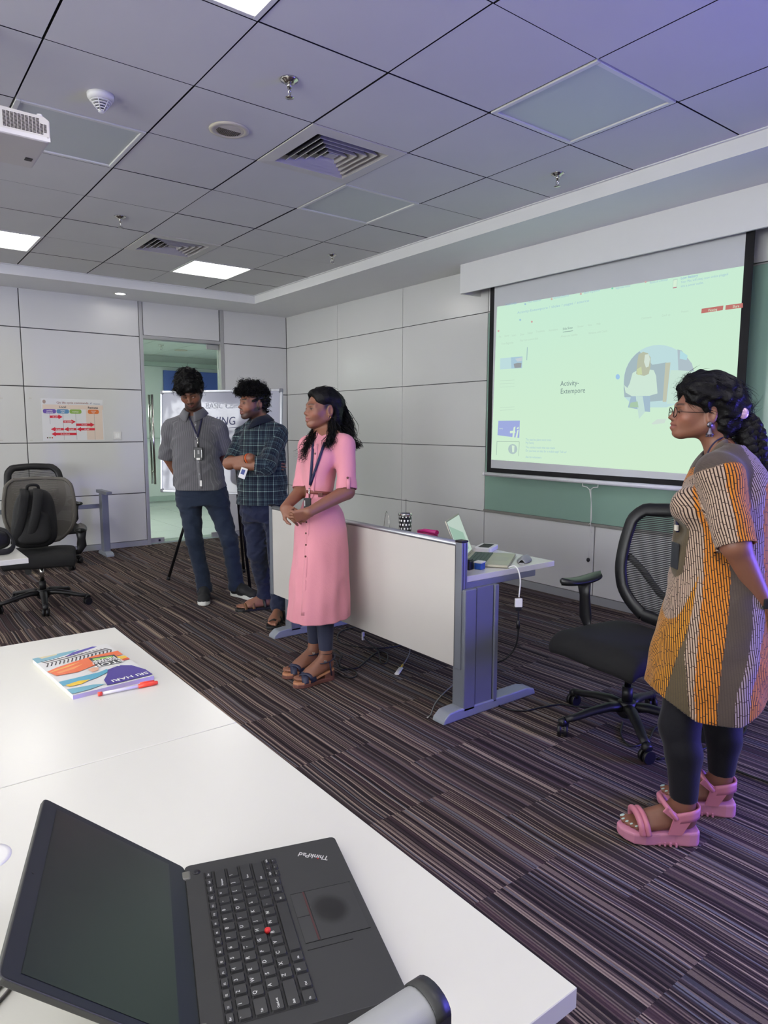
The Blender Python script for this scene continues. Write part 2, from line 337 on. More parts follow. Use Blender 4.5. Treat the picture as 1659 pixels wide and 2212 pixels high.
# ---- square air vents
vent_mat = M('vent_cream_paint', (204, 201, 192), 0.5)
vent_in = M('vent_grey', (176, 172, 172), 0.55)
def square_ring(a0, z0, a1, z1, th=0.002):
    mb = MB(); c = [(-1, -1), (1, -1), (1, 1), (-1, 1)]
    vs = [(s * a0, q * a0, z0) for s, q in c] + [(s * a1, q * a1, z1) for s, q in c] + [(s * a0, q * a0, z0 + th) for s, q in c] + [(s * a1, q * a1, z1 + th) for s, q in c]
    fs = []
    for k in range(4):
        n = (k + 1) % 4; fs += [(k, n, 4 + n, 4 + k), (8 + k, 12 + k, 12 + n, 8 + n), (k, 8 + k, 8 + n, n), (4 + k, 4 + n, 12 + n, 12 + k)]
    return mb.add(vs, fs)
for k, l, g_ in (((2, 0), 'large square cream air vent with stepped louvres near the ceiling speaker', None), ((2, 4), 'far square cream air vent beside a lit ceiling panel', None), ((-1, -4), 'square air vent in the ceiling behind the photographer', 'air vents out of view'), ((-4, 0), 'square air vent in the ceiling behind the photographer', 'air vents out of view'), ((-4, 4), 'square air vent in the ceiling behind the photographer', 'air vents out of view')):
    t = thing('air_vent', l, 'air vent', (0.6 * k[0] + 0.3, 0.6 * k[1] + 0.3, ZC), 0, g_)
    square_ring(0.296, -0.004, 0.225, -0.008, 0.006).build('frame', vent_mat, t)
    MB().box(-0.29, 0.29, -0.29, 0.29, 0.075, 0.085).build('duct', grid_mat, t)
    for q in range(5):
        a = 0.222 - q * 0.040; square_ring(a, -0.006, a - 0.034, 0.044 , 0.0025).build('louvre', vent_in, t)
    MB().box(-0.03, 0.03, -0.03, 0.03, 0.002, 0.008).build('core_plate', vent_in, t, bevel=0.002)
# ---- sprinklers, smoke detector, speaker, downlight
def sprinkler(x, y, label, z=ZC):
    t = thing('sprinkler_head', label, 'sprinkler', (x, y, z), random.uniform(0, 3), 'ceiling sprinklers')
    MB().lathe([(0.040, 0.0), (0.038, -0.006), (0.024, -0.012), (0.022, -0.016), (0.012, -0.017)], n=24).build('escutcheon', chrome, t)
    MB().cyl((0, 0, -0.012), (0, 0, -0.034), 0.011, n=12).cyl((0, 0, -0.034), (0, 0, -0.052), 0.005, n=8).build('body', chrome, t)
    for s in (-1, 1): MB().tube([(s * 0.010, 0, -0.03), (s * 0.017, 0, -0.045), (s * 0.012, 0, -0.064), (0, 0, -0.072)], 0.0026, 6).build('frame_arm', chrome, t)
    MB().lathe([(0.006, -0.070), (0.019, -0.072), (0.019, -0.0745), (0.004, -0.076)], n=12).build('deflector', chrome, t)
sprinkler(0.9, -0.3, 'chrome ceiling sprinkler near the top centre of the photo'); sprinkler(2.68, -0.3, 'chrome ceiling sprinkler in the tile row beside the screen pelmet')
sprinkler(0.91, 2.11, 'chrome ceiling sprinkler at the left, nearest the far air vent'); sprinkler(2.68, 2.1, 'small far ceiling sprinkler near the room corner')
t = thing('smoke_detector', 'white conical smoke detector on the ceiling beside the projector', 'smoke detector', (0.3, 0.335, ZC))
MB().lathe([(0.058, 0.0), (0.057, -0.014), (0.047, -0.028)], n=32).build('base', white_plastic, t)
MB().lathe([(0.036, -0.026), (0.012, -0.068)], n=24).build('inner_chamber', M('detector_dark', (34, 34, 52), .6), t)
for q in range(5):
    r = 0.046 - q * 0.0075; z = -0.029 - q * 0.0088; MB().lathe([(r - .006, z), (r, z), (r - 0.0028, z - 0.0038), (r - .006, z - 0.0038)], n=28).build('vent_ring', white_plastic, t)
for q in range(6):
    a = q * math.pi / 3; MB().tube([(0.046 * math.cos(a), 0.046 * math.sin(a), -0.027), (0.012 * math.cos(a), 0.012 * math.sin(a), -0.070)], 0.0022, 6).build('rib', white_plastic, t)
MB().lathe([(0.014, -0.069), (0.012, -0.074), (0.004, -0.077)], n=16).build('cap', white_plastic, t)
cream = M('aged_cream_plastic', (205, 198, 178), 0.5)
t = thing('ceiling_speaker', 'round cream ceiling loudspeaker with slotted grille', 'speaker', (0.91, 0.32, ZC))
MB().lathe([(0.098, 0.0), (0.097, -0.005), (0.078, -0.009), (0.074, -0.005)], n=40).build('rim', cream, t)
MB().lathe([(0.075, -0.004), (0.05, -0.0055), (0.001, -0.006)], n=40).build('grille', cream, t)
dk = M('speaker_slot_dark', (70, 66, 56), .7)
for q in range(-7, 8):
    w = math.sqrt(max(0, 0.062 ** 2 - (q * 0.008) ** 2)); MB().box(q * 0.008 - .0016, q * 0.008 + .0016, -0.01, w, -0.0072, -0.0052).build('slot', dk, t)
t = thing('downlight', 'small round lit downlight in the white ceiling border', 'downlight', (1.616, 4.507, ZS))
MB().lathe([(0.062, 0.0), (0.061, -0.004), (0.052, -0.006), (0.05, -0.003)], n=32).build('rim', white_plastic, t)
MB().lathe([(0.05, -0.0035), (0.001, -0.004)], n=32).build('lens', emis('downlight_lens', (255, 250, 238), 14.0), t)
# ---- green back-painted glass board and the projection screen in front of it
gb = NT('green_glass_board'); gb.base(lin((136, 166, 151))); gb.b.inputs['Roughness'].default_value = 0.2; gb.b.inputs['Coat Weight'].default_value = 0.0
t = thing('glass_board', 'wide green back-painted glass writing board behind the projection screen', 'glass board', (XW, -0.6, 0.607))
for a, b in ((-1.15, 1.285), (-3.6, -1.156)): MB().box(XW - 0.004, XW + 0.006, a, b, ZJ[3] + 0.022, ZJ[0] - 0.012).build('glass_sheet', gb.m, t, True, 0.001, 1)
MB().box(XW - 0.014, XW + 0.004, -3.6, 1.293, ZJ[3] - 0.002, ZJ[3] + 0.02).build('bottom_ledge', M('ledge_aluminium', (150, 148, 142), .4, .5), t, True, 0.002)
MB().box(XW - 0.008, XW + 0.006, -3.6, 1.293, ZJ[0] - 0.012, ZJ[0] - 0.004).build('top_rail', frame_mat, t, True)
# ================================================================ projection screen
SX = 3.62
fab = M('screen_fabric', (206, 208, 210), 0.8, bump=0.05, bscale=500)
scr = thing('projection_screen', 'white pull-down projection screen showing a slide titled Activity-Extempore', 'projection screen', (SX, 0.06, 0.96))
MB().box(SX + 0.001, SX + 0.003, -0.955, 1.085, 1.01, 2.56).build('fabric', fab, scr, True)
bk = M('screen_black_border', (18, 18, 20), 0.8)
MB().box(SX, SX + 0.004, 1.085, 1.132, .975, 2.56).box(SX, SX + 0.004, -1.008, -.955, .975, 2.56).box(SX, SX + 0.004, -.955, 1.085, .975, 1.012).build('border', bk, scr, True)
bb = MB().tube([(SX, -1.03, 0.957), (SX, 1.16, 0.957)], 0.017, 14).build('bottom_bar', M('bar_white', (214, 214, 218), .4), scr, True)
for y in (-1.03, 1.16): MB().cyl((SX, y - .012, 0.957), (SX, y + .012, 0.957), 0.019).build('end_cap', white_plastic, bb, True)
MB().tube([(SX, 0.14, 0.945), (SX, 0.14, 0.922), (SX, 0.10, 0.916), (SX, 0.072, 0.895), (SX, 0.045, 0.916), (SX, 0.005, 0.922), (SX, 0.005, 0.945)], 0.0035, 6).build('pull_handle', white_plastic, scr, True)
for k, y in enumerate((0.078, 0.072, 0.064)):
    MB().tube(catmull([(SX, y, 0.90), (SX + .03, y + .008 * k, 0.8), (SX + .08, y + .03 + .01 * k, 0.66), (SX + .105, y + .07 - .006 * k, .62 if k < 2 else .56)], 5), 0.0022, 5).build('pull_cord', white_plastic, scr, True)
MB().tube([(SX + .105, 0.13, 0.62), (SX + .105, 0.14, 0.36)], 0.0012, 4).build('pull_cord', white_plastic, scr, True)
MB().lathe([(0.004, 0.0), (0.012, -0.006), (0.014, -0.02), (0.006, -0.032)], (SX + .105, 0.14, .362), 12).build('cord_weight', black_plastic, scr, True)
# the projected picture: the projector's light and its uneven tint, put in as screen glow
def glow(name, rgb, s=1.0):
    if name in MATS: return MATS[name]
    t = NT(name); t.base((0, 0, 0)); t.b.inputs['Specular IOR Level'].default_value = 0.0; c = lin(rgb)
    t.b.inputs['Emission Color'].default_value = c + (1,); t.b.inputs['Emission Strength'].default_value = s; MATS[name] = t.m; return t.m
t = NT('projected_white'); t.base((0, 0, 0)); t.b.inputs['Specular IOR Level'].default_value = 0.0
gz = t.n('ShaderNodeSeparateXYZ', {0: t.co('Generated')}); nz = t.n('ShaderNodeTexNoise', {'Vector': t.co(), 'Scale': 1.3, 'Detail': 0.0})
cz = t.mix(gz.outputs[2], lin((208, 236, 210)), lin((198, 235, 214)))
cz = t.mix(t.math('MULTIPLY', nz.outputs[0], 0.35), cz, lin((210, 236, 202)))
t.link(cz, t.b.inputs['Emission Color']); t.b.inputs['Emission Strength'].default_value = 1.0
img = MB().add([(SX, 1.082, 1.083), (SX, -.955, 1.052), (SX, -.955, 2.318), (SX, 1.052, 2.349)], [(0, 1, 2, 3)]).build('projected_image', t.m, scr, True)
YD, ZD = (0, -1, 0), (0, 0, 1)
LV = [0.0]
def spoly(name, px, mat, lift=None):
    LV[0] += 0.00006
    pts = [onx(u, v, SX) for u, v in px]; x = SX - 0.0012 - (LV[0] if lift is None else lift)
    return MB().add([(x, p[1], p[2]) for p in pts], [tuple(range(len(pts)))]).build(name, mat, img, True)
def stext(body, u, v, hpx, mat, sx=0.9, bold=0.0):
    p = onx(u, v, SX); q = onx(u, v - hpx, SX); size = (q[2] - p[2]) / 0.70
    return text('lettering', body, size, (SX - 0.0035, p[1], p[2]), YD, ZD, mat, img, 0, 'LEFT', bold, sx)
tx_d = glow('slide_ink', (122, 142, 142)); tx_b = glow('slide_blue_ink', (164, 196, 214)); tx_f = glow('slide_faint_ink', (188, 214, 196)); tx_w = glow('slide_white', (214, 238, 214))
redb = glow('slide_red_button', (190, 118, 112))
stext('Activity-', 1211, 834, 11, tx_d, 0.92); stext('Extempore', 1211, 850.5, 11, tx_d, 0.92)
stext('Low Battery', 1471, 604, 5.5, tx_b, 1, 0.0006); stext('Your Mac will sleep soon unless plugged', 1471, 612, 5, tx_b); stext('into a power outlet.', 1471, 621, 5, tx_b)
stext('Activity-Extempore / slides / pages / source', 1118, 678, 5, tx_b, 1.5)
for s, u, v in (('Cloud storage', 1092, 661), ('Team resources', 1140, 655), ('Business Etiquette', 1196, 646), ('Basics of grammar', 1262, 635), ('Seguridad home', 1330, 625), ('Basics of Commun', 1404, 613)): stext(s, u, v, 5, tx_b, .8)
for s, u, v in (('File', 1078, 730), ('Home', 1090, 728), ('Insert', 1106, 727), ('Draw', 1124, 725), ('Design', 1140, 722), ('Transitions', 1158, 719), ('Animations', 1186, 716), ('Review', 1248, 708), ('View', 1270, 705), ('Help', 1289, 702), ('From Beginning', 1084, 745), ('Play from current slide', 1124, 738), ('Always use Subtitles', 1212, 729), ('Rehearse with Coach', 1272, 722), ('Comments', 1386, 690), ('Catch up', 1430, 684), ('Present', 1472, 676)): stext(s, u, v, 4.5, tx_f, .85)
stext('Slide Show', 1216, 713, 5, tx_d, .85); spoly('underline', [(1216, 717), (1238, 714), (1238, 715), (1216, 718)], tx_d)
def rr(u0, v0, u1, v1, du=0, slope=-0.115):   # upright rectangle in the slide
    return [(u0, v0), (u1, v0 + (u1 - u0) * slope), (u1 + du, v1 + (u1 - u0) * slope), (u0 + du, v1)]
spoly('button', [(1516, 667), (1563, 660), (1561.5, 670), (1515, 677)], redb); stext('Viewing', 1530, 673.5, 6, tx_w, .75)
spoly('button', [(1568, 659.5), (1605, 654.5), (1605, 664.5), (1567, 669.5)], redb); stext('Share', 1583, 665.5, 6, tx_w, .75)
for u, v, c in ((1149, 695, 'r'), (1124, 691, 'b'), (1077, 715, 'r'), (1192, 646, 'r'), (1255, 635, 'r'), (1323, 623, 'g'), (1395, 609, 'r'), (1135, 657, 'b')):
    m_ = glow('icon_' + c, {'r': (206, 168, 164), 'b': (160, 196, 214), 'g': (128, 206, 176)}[c]); spoly('icon', [(u + 2.2 * math.cos(a), v + 2.2 * math.sin(a)) for a in [k * .785 for k in range(8)]], m_)
spoly('battery', [(1454, 604), (1464, 602), (1463, 621), (1453, 623)], glow('batt', (184, 212, 198))); spoly('battery', [(1455, 606), (1463, 604), (1462, 619), (1454, 621)], tx_w); spoly('battery', [(1454.5, 621), (1462, 620), (1462, 622), (1454.5, 623)], glow('batt_red', (190, 130, 140)))
spoly('scroll_bar', [(1139, 750), (1140.2, 750), (1138.8, 778), (1137.6, 778)], glow('scroll', (150, 176, 188)))
th = glow('thumb_pale', (190, 220, 222)); spoly('thumbnail', [(1081, 774), (1129, 770), (1128, 795), (1080.5, 798)], th); spoly('thumbnail', [(1104, 772), (1129, 770), (1128, 795), (1105, 796)], glow('thumb_sky', (170, 200, 216)))
spoly('thumbnail', [(1110, 786), (1118, 784), (1127, 784), (1126, 794), (1112, 795)], glow('thumb_brown', (150, 156, 160))); spoly('thumbnail', [(1113, 775), (1128, 772), (1127.5, 780), (1118, 781)], glow('thumb_grey', (196, 208, 214)))
spoly('thumbnail', [(1077, 909), (1123.5, 908.5), (1122, 946), (1075, 940)], glow('thumb_violet', (160, 172, 222)))
for a in ([(1107, 945), (1110, 923), (1114, 921), (1111, 945)], [(1102, 931), (1113, 930), (1114, 935), (1102, 936)], [(1114, 945), (1118, 929), (1121, 928), (1118, 945)], [(1117, 924), (1121, 922), (1121, 926), (1117, 927)]): spoly('thumbnail', a, tx_w)
stext('Activity', 1079, 927, 3, tx_w, .8)
ol = glow('thumb_line', (150, 170, 164)); spoly('thumbnail', [(1074, 953), (1122.5, 954), (1122.4, 955), (1074, 954)], ol); spoly('thumbnail', [(1122, 954), (1122.8, 954), (1121, 985), (1120.3, 985)], ol); spoly('thumbnail', [(1073.6, 953), (1074.4, 953), (1073, 983), (1072.2, 983)], ol)
spoly('thumbnail', [(1108 + 10 * math.cos(k * .52), 970 + 11 * math.sin(k * .52)) for k in range(12)], glow('thumb_photo', (176, 196, 196))); spoly('thumbnail', [(1106, 962), (1112, 963), (1111, 977), (1107, 977)], tx_w)
for s, v in (('The need to plant more trees', 951.5), ('My Family', 958.5), ('The coolest movie that was made', 968), ('Do you have an idea for a mobile app? Tell us!', 975.5), ('Ask for volunteers', 989)): stext(s, 1136, v, 4.6, tx_b, .88)
for v in (822, 829, 836, 880, 886): spoly('thumbnail_text', [(1081, v), (1112, v - 1.5), (1112, v - .8), (1081, v + .7)], tx_f)
for u, v in ((1200, 945), (1200, 949)): pass
spoly('bullet', [(1335 + 4.6 * math.cos(k * .52), 814 + 5.8 * math.sin(k * .52)) for k in range(12)], glow('dot_blue', (160, 198, 232)))
# round photo on the slide
ccx, ccy, rx, ry = 1424, 824, 76, 79
spoly('photo', [(ccx + rx * math.cos(a), ccy + ry * math.sin(a)) for a in [math.radians(180 + k * 10) for k in range(19)]] + [(1500, 860), (1440, 880), (1372, 880), (1349, 857)], glow('ph_sky', (190, 220, 222)))
spoly('photo', [(ccx + (rx - .5) * math.cos(a), ccy + (ry - .5) * math.sin(a)) for a in [math.radians(182 + k * 9) for k in range(7)]] + [(1410, 788), (1440, 783), (1437, 865), (1400, 868), (1392, 858), (1349.5, 858), (1348, 840)], glow('ph_grey', (166, 186, 192)))
spoly('photo', [(1438, 784), (1449, 783), (1440, 868), (1432, 868)], glow('ph_tan', (192, 196, 176)))
spoly('photo', [(1449, 800), (1500, 800), (1499, 850), (1482, 872), (1441, 872)], glow('ph_pale', (200, 226, 212)))
spoly('photo', [(1464, 755), (1473, 757), (1495, 785), (1500, 802), (1466, 800)], glow('ph_grey2', (176, 192, 200))); spoly('photo', [(1470, 757), (1486, 768), (1484, 778), (1469, 775)], glow('ph_blue', (180, 220, 226)))
spoly('photo', [(1364, 855), (1405, 853), (1405, 890), (1394, 889), (1385, 862), (1378, 884), (1357, 880)], glow('ph_jeans', (164, 188, 204)))
spoly('photo', [(1374, 856), (1389, 856), (1394, 890), (1381, 905), (1378, 884)], glow('ph_leg', (196, 222, 214)))
spoly('photo', [(1367, 806), (1380, 798), (1398, 797), (1413, 800), (1418, 812), (1421, 850), (1410, 853), (1404, 855), (1366, 856), (1352, 848), (1349, 832), (1356, 838), (1361, 828)], glow('ph_shirt', (206, 230, 214)))
spoly('photo', [(1380, 766), (1390, 760), (1400, 763), (1406, 772), (1406, 792), (1402, 808), (1392, 812), (1375, 808), (1377, 785)], glow('ph_hair', (184, 190, 168))); spoly('photo', [(1376, 798), (1386, 792), (1388, 809), (1378, 810)], glow('ph_hair2', (200, 212, 168)))
spoly('photo', [(1394, 766), (1402, 765), (1405, 776), (1402, 792), (1396, 794), (1392, 782)], glow('ph_face', (212, 226, 214)))
spoly('photo', [(1363, 870), (1378, 867), (1380, 880), (1360, 880)], glow('ph_plant', (170, 200, 172)))
spoly('photo', [(1408, 915), (1420, 906), (1440, 905), (1436, 914), (1412, 917)], glow('ph_hand', (206, 222, 212)))

# ================================================================ presenter's desk
white_top = M('white_laminate_top', (213, 212, 203), 0.25, noise=0.01, nscale=5)
dk_ = thing('desk', "presenter's white desk with a low white front partition, behind the woman in pink", 'desk', (1.82, 0.1, 0))
MB().box(1.52, 2.15, -.79, 1.02, .642, TZ).build('desktop', white_top, dk_, True, 0.002)
def desk_leg(y, par):
    MB().box(1.485, 1.56, y - .04, y + .04, .03, .615).build('leg', grey_metal, par, True, 0.006)
    MB().box(1.566, 1.675, y - .034, y + .034, .04, .615).build('leg_cover', grey_metal, par, True, 0.002)
    MB().box(1.681, 1.71, y - .04, y + .04, .03, .615).build('leg', grey_metal, par, True, 0.006)
    MB().prism([(1.36, 0), (1.365, .02), (1.40, .048), (1.46, .052), (1.75, .046), (1.93, .046), (1.985, .03), (1.995, 0)], y - .04, y + .04, 'y').build('foot', M('foot_grey', (142, 148, 156), .5, .15), par, True, 0.006)
    MB().prism([(1.51, .642), (2.0, .642), (2.0, .612), (1.70, .612), (1.62, .60), (1.56, .57), (1.51, .53)], y - .012, y + .012, 'y').build('bracket', grey_metal, par, True, 0.002)
desk_leg(-.80 + .02, dk_); desk_leg(0.83, dk_)
MB().box(1.60, 1.64, -.74, .80, .56, .62).build('cross_beam', grey_metal, dk_, True, .003)
# partition fixed in front of it
pbd = M('partition_board', (196, 192, 186), 0.5, noise=0.02, nscale=4)
MB().box(1.484, 1.508, -.765, 1.025, .236, .815).build('partition_board', pbd, dk_, True, .001)
MB().tube([(1.496, -.775, .822), (1.496, 1.03, .822)], 0.019, 10, True, ((0, 0, 1), .75)).build('partition_rail', alu, dk_, True)
for y0, y1 in ((-.80, -.757), (1.02, 1.055)):
    p_ = MB().box(1.477, 1.515, y0, y1, .233, .832).build('partition_post', grey_metal, dk_, True, .003)
    for q in (1.487, 1.505): MB().box(q - .0018, q + .0018, min(y0, y1) - .0012, max(y0, y1) + .0012, .24, .83).build('groove', M('groove_dark', (50, 54, 70), .6), p_, True)
    MB().box(1.474, 1.518, y0 - .002, y1 + .002, .832, .842).build('end_cap', black_plastic, p_, True, .004)
MB().box(1.482, 1.51, -.757, -.750, .236, .815).build('partition_seal', black_plastic, dk_, True)

# ---- things on the desk
def frame_xy(o, f, w):  # local axes -> world
    return lambda a, b, c: (o[0] + f[0] * a + w[0] * b, o[1] + f[1] * a + w[1] * b, o[2] + c)
lp = thing('laptop', 'small silver laptop open on the presenter desk', 'laptop', (1.87, -.59, TZ))
F = frame_xy((1.807, -.4955, TZ), (.58, -.81), (.81, .58))
silver = M('silver_laptop', (176, 172, 152), 0.35, 0.4)
def obox(mb, F, a0, a1, b0, b1, c0, c1):
    vs = [F(a, b, c) for a in (a0, a1) for b in (b0, b1) for c in (c0, c1)]
    return mb.add(vs, [(0, 1, 3, 2), (4, 6, 7, 5), (0, 4, 5, 1), (2, 3, 7, 6), (0, 2, 6, 4), (1, 5, 7, 3)])
obox(MB(), F, 0, .235, -.168, .168, .002, .016).build('base', silver, lp, True, .004)
kb = obox(MB(), F, .02, .118, -.15, .15, .016, .0168).build('keyboard', M('key_well', (90, 104, 96), .5), lp, True)
kg = M('laptop_key_green', (66, 84, 76), .5)
for r in range(5):
    for c in range(12): obox(MB(), F, .024 + r * .0188, .040 + r * .0188, -.147 + c * .0246, -.125 + c * .0246, .0168, .0188).build('key', kg, kb, True)
obox(MB(), F, .135, .215, -.05, .05, .016, .0165).build('trackpad', M('trackpad', (160, 158, 140), .3), lp, True)
th_ = math.radians(112)
def FL(a, b, c): return F(a * math.cos(th_) - c * math.sin(th_) * 0 + .004, b, .018 + a * math.sin(th_))
lid = MB(); A = .222
def Lp(a, b, c): q = F(.004 + a * math.cos(th_) - c * math.sin(th_), b, .016 + a * math.sin(th_) + c * math.cos(th_)); return q
obox(lid, lambda a, b, c: Lp(a, b, c), 0, A, -.168, .168, 0, .007); ld = lid.build('lid', silver, lp, True, .002)
e_scr = glow('laptop_screen', (206, 226, 214), .8)
MB().add([Lp(.014, -.158, -.0006), Lp(.014, .158, -.0006), Lp(A - .008, .158, -.0006), Lp(A - .008, -.158, -.0006)], [(0, 1, 2, 3)]).build('display', e_scr, ld, True)
MB().add([Lp(.03, -.15, -.0012), Lp(.03, .10, -.0012), Lp(.12, .10, -.0012), Lp(A - .03, -.15, -.0012)], [(0, 1, 2, 3)]).build('window_on_display', glow('laptop_win', (170, 204, 186), .8), ld, True)
t = thing('pen_cup', 'black pencil cup with white polka dots on the presenter desk', 'cup', (1.66, -.165, TZ))
dots = NT('polka_dots'); cyl = dots.co('Object'); sp = dots.n('ShaderNodeSeparateXYZ', {0: cyl})
ang = dots.math('MULTIPLY', dots.math('ARCTAN2', sp.outputs[1], sp.outputs[0]), 12 / 6.28318); zz = dots.math('MULTIPLY', sp.outputs[2], 46.0)
row = dots.math('FLOOR', zz); fa = dots.math('SUBTRACT', dots.math('FRACT', dots.math('ADD', ang, dots.math('MULTIPLY', row, .5))), .5); fz = dots.math('SUBTRACT', dots.math('FRACT', zz), .5)
dd = dots.math('ADD', dots.math('MULTIPLY', fa, fa), dots.math('MULTIPLY', fz, fz)); dots.base(dots.mix(dots.math('LESS_THAN', dd, .07), lin((16, 16, 18)), lin((225, 225, 222)))); dots.b.inputs['Roughness'].default_value = .3
MB().lathe([(.031, 0), (.036, .21)], n=28).build('cup_body', dots.m, t)
MB().lathe([(.037, .208), (.0375, .222), (.034, .222), (.034, .20)], n=28).build('rim', chrome, t)
MB().tube([(.005, .0, .2), (.008, .004, .30)], .0012, 5).build('wire', dark_metal, t)
t = thing('stapler', 'magenta stapler lying beside the polka dot cup', 'stapler', (1.70, -.30, TZ))
mg = M('magenta_plastic', (190, 40, 120), .35)
MB().box(-.022, .022, -.07, .07, 0, .125).build('base', mg, t, bevel=.01)
MB().tube([(0, .07, .128), (0, .02, .138), (0, -.08, .138)], [.009, .010, .013], 10).build('arm', mg, t)
t = thing('wire_stand', 'thin metal wire stand beside the polka dot cup', 'stand', (1.62, -.05, TZ))
MB().tube([(0, -.05, 0), (0, -.02, .20), (0, 0, .225), (0, .01, .20), (0, .05, 0)], .0016, 5).build('wire', chrome, t); MB().tube([(0, -.05, .002), (.05, 0, .002), (0, .05, .002)], .0016, 5).build('wire_foot', chrome, t)
t = thing('router', 'white slotted network router behind the silver laptop', 'router', (2.09, -.36, TZ), .5)
MB().prism(rrect(.17, .10, .02), 0, .026).build('body', white_plastic, t, bevel=.004)
for k in range(9): MB().box(-.06 + k * .014, -.053 + k * .014, -.03, .03, .0262, .0275).build('slot', dark_metal, t)
t = thing('trinket_box', 'small blue box with a white rim next to the partition post', 'box', (1.69, -.705, TZ), .3)
MB().box(-.022, .022, -.02, .02, 0, .038).build('body', M('blue_plastic', (40, 84, 170), .35), t, bevel=.004); MB().box(-.024, .024, -.022, .022, .032, .039).build('rim', white_plastic, t, bevel=.002)
t = thing('trinket_box', 'small black box beside the little blue box', 'box', (1.64, -.675, TZ), .3)
MB().box(-.022, .022, -.022, .022, 0, .045).build('body', black_plastic, t, bevel=.004); MB().box(-.018, .018, -.018, .018, .045, .05).build('lid', black_plastic, t, bevel=.003)
t = thing('spectacle_case', 'grey curved pouch lying near the corner of the presenter desk', 'pouch', (2.02, -.70, TZ), .55)
mb = MB(); mb.quadgrid(lambda u, v: ((u - .5) * .16, (v - .5) * .07 * (1 - .5 * (2 * u - 1) ** 2), .004 + .024 * math.sin(math.pi * v) * (1 - .3 * (2 * u - 1) ** 2)), 12, 8); mb.build('shell', M('grey_cloth', (150, 152, 152), .7), t, solid=.003)
MB().prism([(-.075, -.012), (.075, -.012), (.08, 0), (.075, .012), (-.075, .012)], 0, .004).build('flap', M('grey_cloth', (150, 152, 152), .7), t)
# adapter hanging from the desk edge
t = thing('video_adapter', 'white video adapter hanging on its cable off the presenter desk', 'adapter', (1.80, -.85, .44))
MB().tube(catmull([(1.800, -.7925, .679), (1.805, -.825, .69), (1.806, -.85, .672), (1.808, -.862, .62), (1.80, -.863, .545)], 6), .0035, 8).build('cable', white_plastic, t, True)
ad = MB().cbox((1.798, -.863, .518), (.036, .016, .042), Matrix.Rotation(-.6, 3, 'Z')).build('dongle', white_plastic, t, True, .003)
MB().cbox((1.798, -.863, .489), (.03, .014, .018), Matrix.Rotation(-.6, 3, 'Z')).build('plug', black_plastic, t, True, .003)
MB().tube(catmull([(1.798, -.863, .48), (1.80, -.862, .44), (1.802, -.86, .35), (1.80, -.84, .28), (1.77, -.80, .22), (1.73, -.72, .18), (1.70, -.66, .16)], 6), .0045, 8).build('video_cable', black_plastic, t, True)
MB().cyl((1.80, -.862, .43), (1.801, -.862, .39), .009, n=12).build('ferrite', black_plastic, t, True)
# ================================================================ cables on the floor
cable_mat = M('black_cable', (22, 22, 24), .5)
def cable(label, pts, r=.0045, mat=cable_mat, name='floor_cable'):
    p = catmull([(a, b, max(c, r)) for a, b, c in pts], 8); o = thing(name, label, 'cable', (pts[0][0], pts[0][1], 0)); MB().tube(p, r, 7).build('sheath', mat, o, True); return o
P2 = lambda u, v, z=.004: (onz(u, v, z)[0], onz(u, v, z)[1], z)
c1 = cable('black cable looping on the carpet behind the woman in pink', [P2(775, 1352), P2(735, 1365), P2(732, 1385), P2(765, 1396), P2(815, 1400), P2(850, 1397), P2(868, 1393)])
c2 = cable('black video cable coiled on the carpet under the partition', [(1.72, .33, .24), (1.71, .30, .16), (1.70, .29, .09), P2(815, 1405, .02), P2(822, 1430), P2(834, 1432), P2(836, 1413), P2(815, 1409), P2(790, 1428), P2(770, 1443), P2(740, 1442), P2(733, 1428), P2(738, 1415), P2(725, 1403)])
MB().cbox((1.70, .285, .085), (.016, .012, .05)).build('connector', white_plastic, c2, True, .003)
c3 = cable('black power cable lying around the feet of the woman in pink', [P2(720, 1412), P2(715, 1420), P2(726, 1428), P2(735, 1446), P2(755, 1445), P2(770, 1453), P2(765, 1463), P2(745, 1462), P2(730, 1452)])
c4 = cable('grey cable ending in a white plug with a yellow collar on the carpet', [P2(886, 1400, .06), P2(884, 1412, .03), P2(876, 1428, .012), P2(870, 1436)], .003, M('grey_cable', (120, 122, 126), .5))
MB().tube([P2(870, 1436, .006), P2(866, 1443, .006)], .006, 8).build('collar', M('yellow_plastic', (200, 170, 50), .4), c4, True)
a, b = P2(866, 1443, .008), P2(857, 1456, .008); MB().tube([a, b], .014, 8, True, ((0, 0, 1), .45)).build('plug', white_plastic, c4, True)
c5 = cable('thin dark cable with a metal tip beside the desk foot', [P2(990, 1470, .05), P2(960, 1496, .01), P2(940, 1520), P2(930, 1545), P2(925, 1550)], .003, M('grey_cable', (120, 122, 126), .5))
MB().cyl(P2(929, 1546, .006), P2(922, 1552, .006), .005, n=8).build('tip', chrome, c5, True)
cable('black cable running from the desk foot to the office chair', [P2(1072, 1520), P2(1090, 1530), P2(1130, 1536), P2(1170, 1528), P2(1210, 1522), P2(1245, 1526), P2(1300, 1530)])
cable('black cable curled under the chair by the right-hand woman', [P2(1345, 1560), P2(1342, 1590), P2(1365, 1612), P2(1400, 1600), P2(1420, 1570), P2(1480, 1572), P2(1540, 1560), P2(1600, 1545), P2(1612, 1570), P2(1600, 1590), P2(1560, 1600), P2(1500, 1625), P2(1420, 1640)])
cable('black cable crossing the carpet at the right edge of the photo', [P2(1565, 1655), P2(1610, 1672), P2(1659, 1690), P2(1700, 1710)])
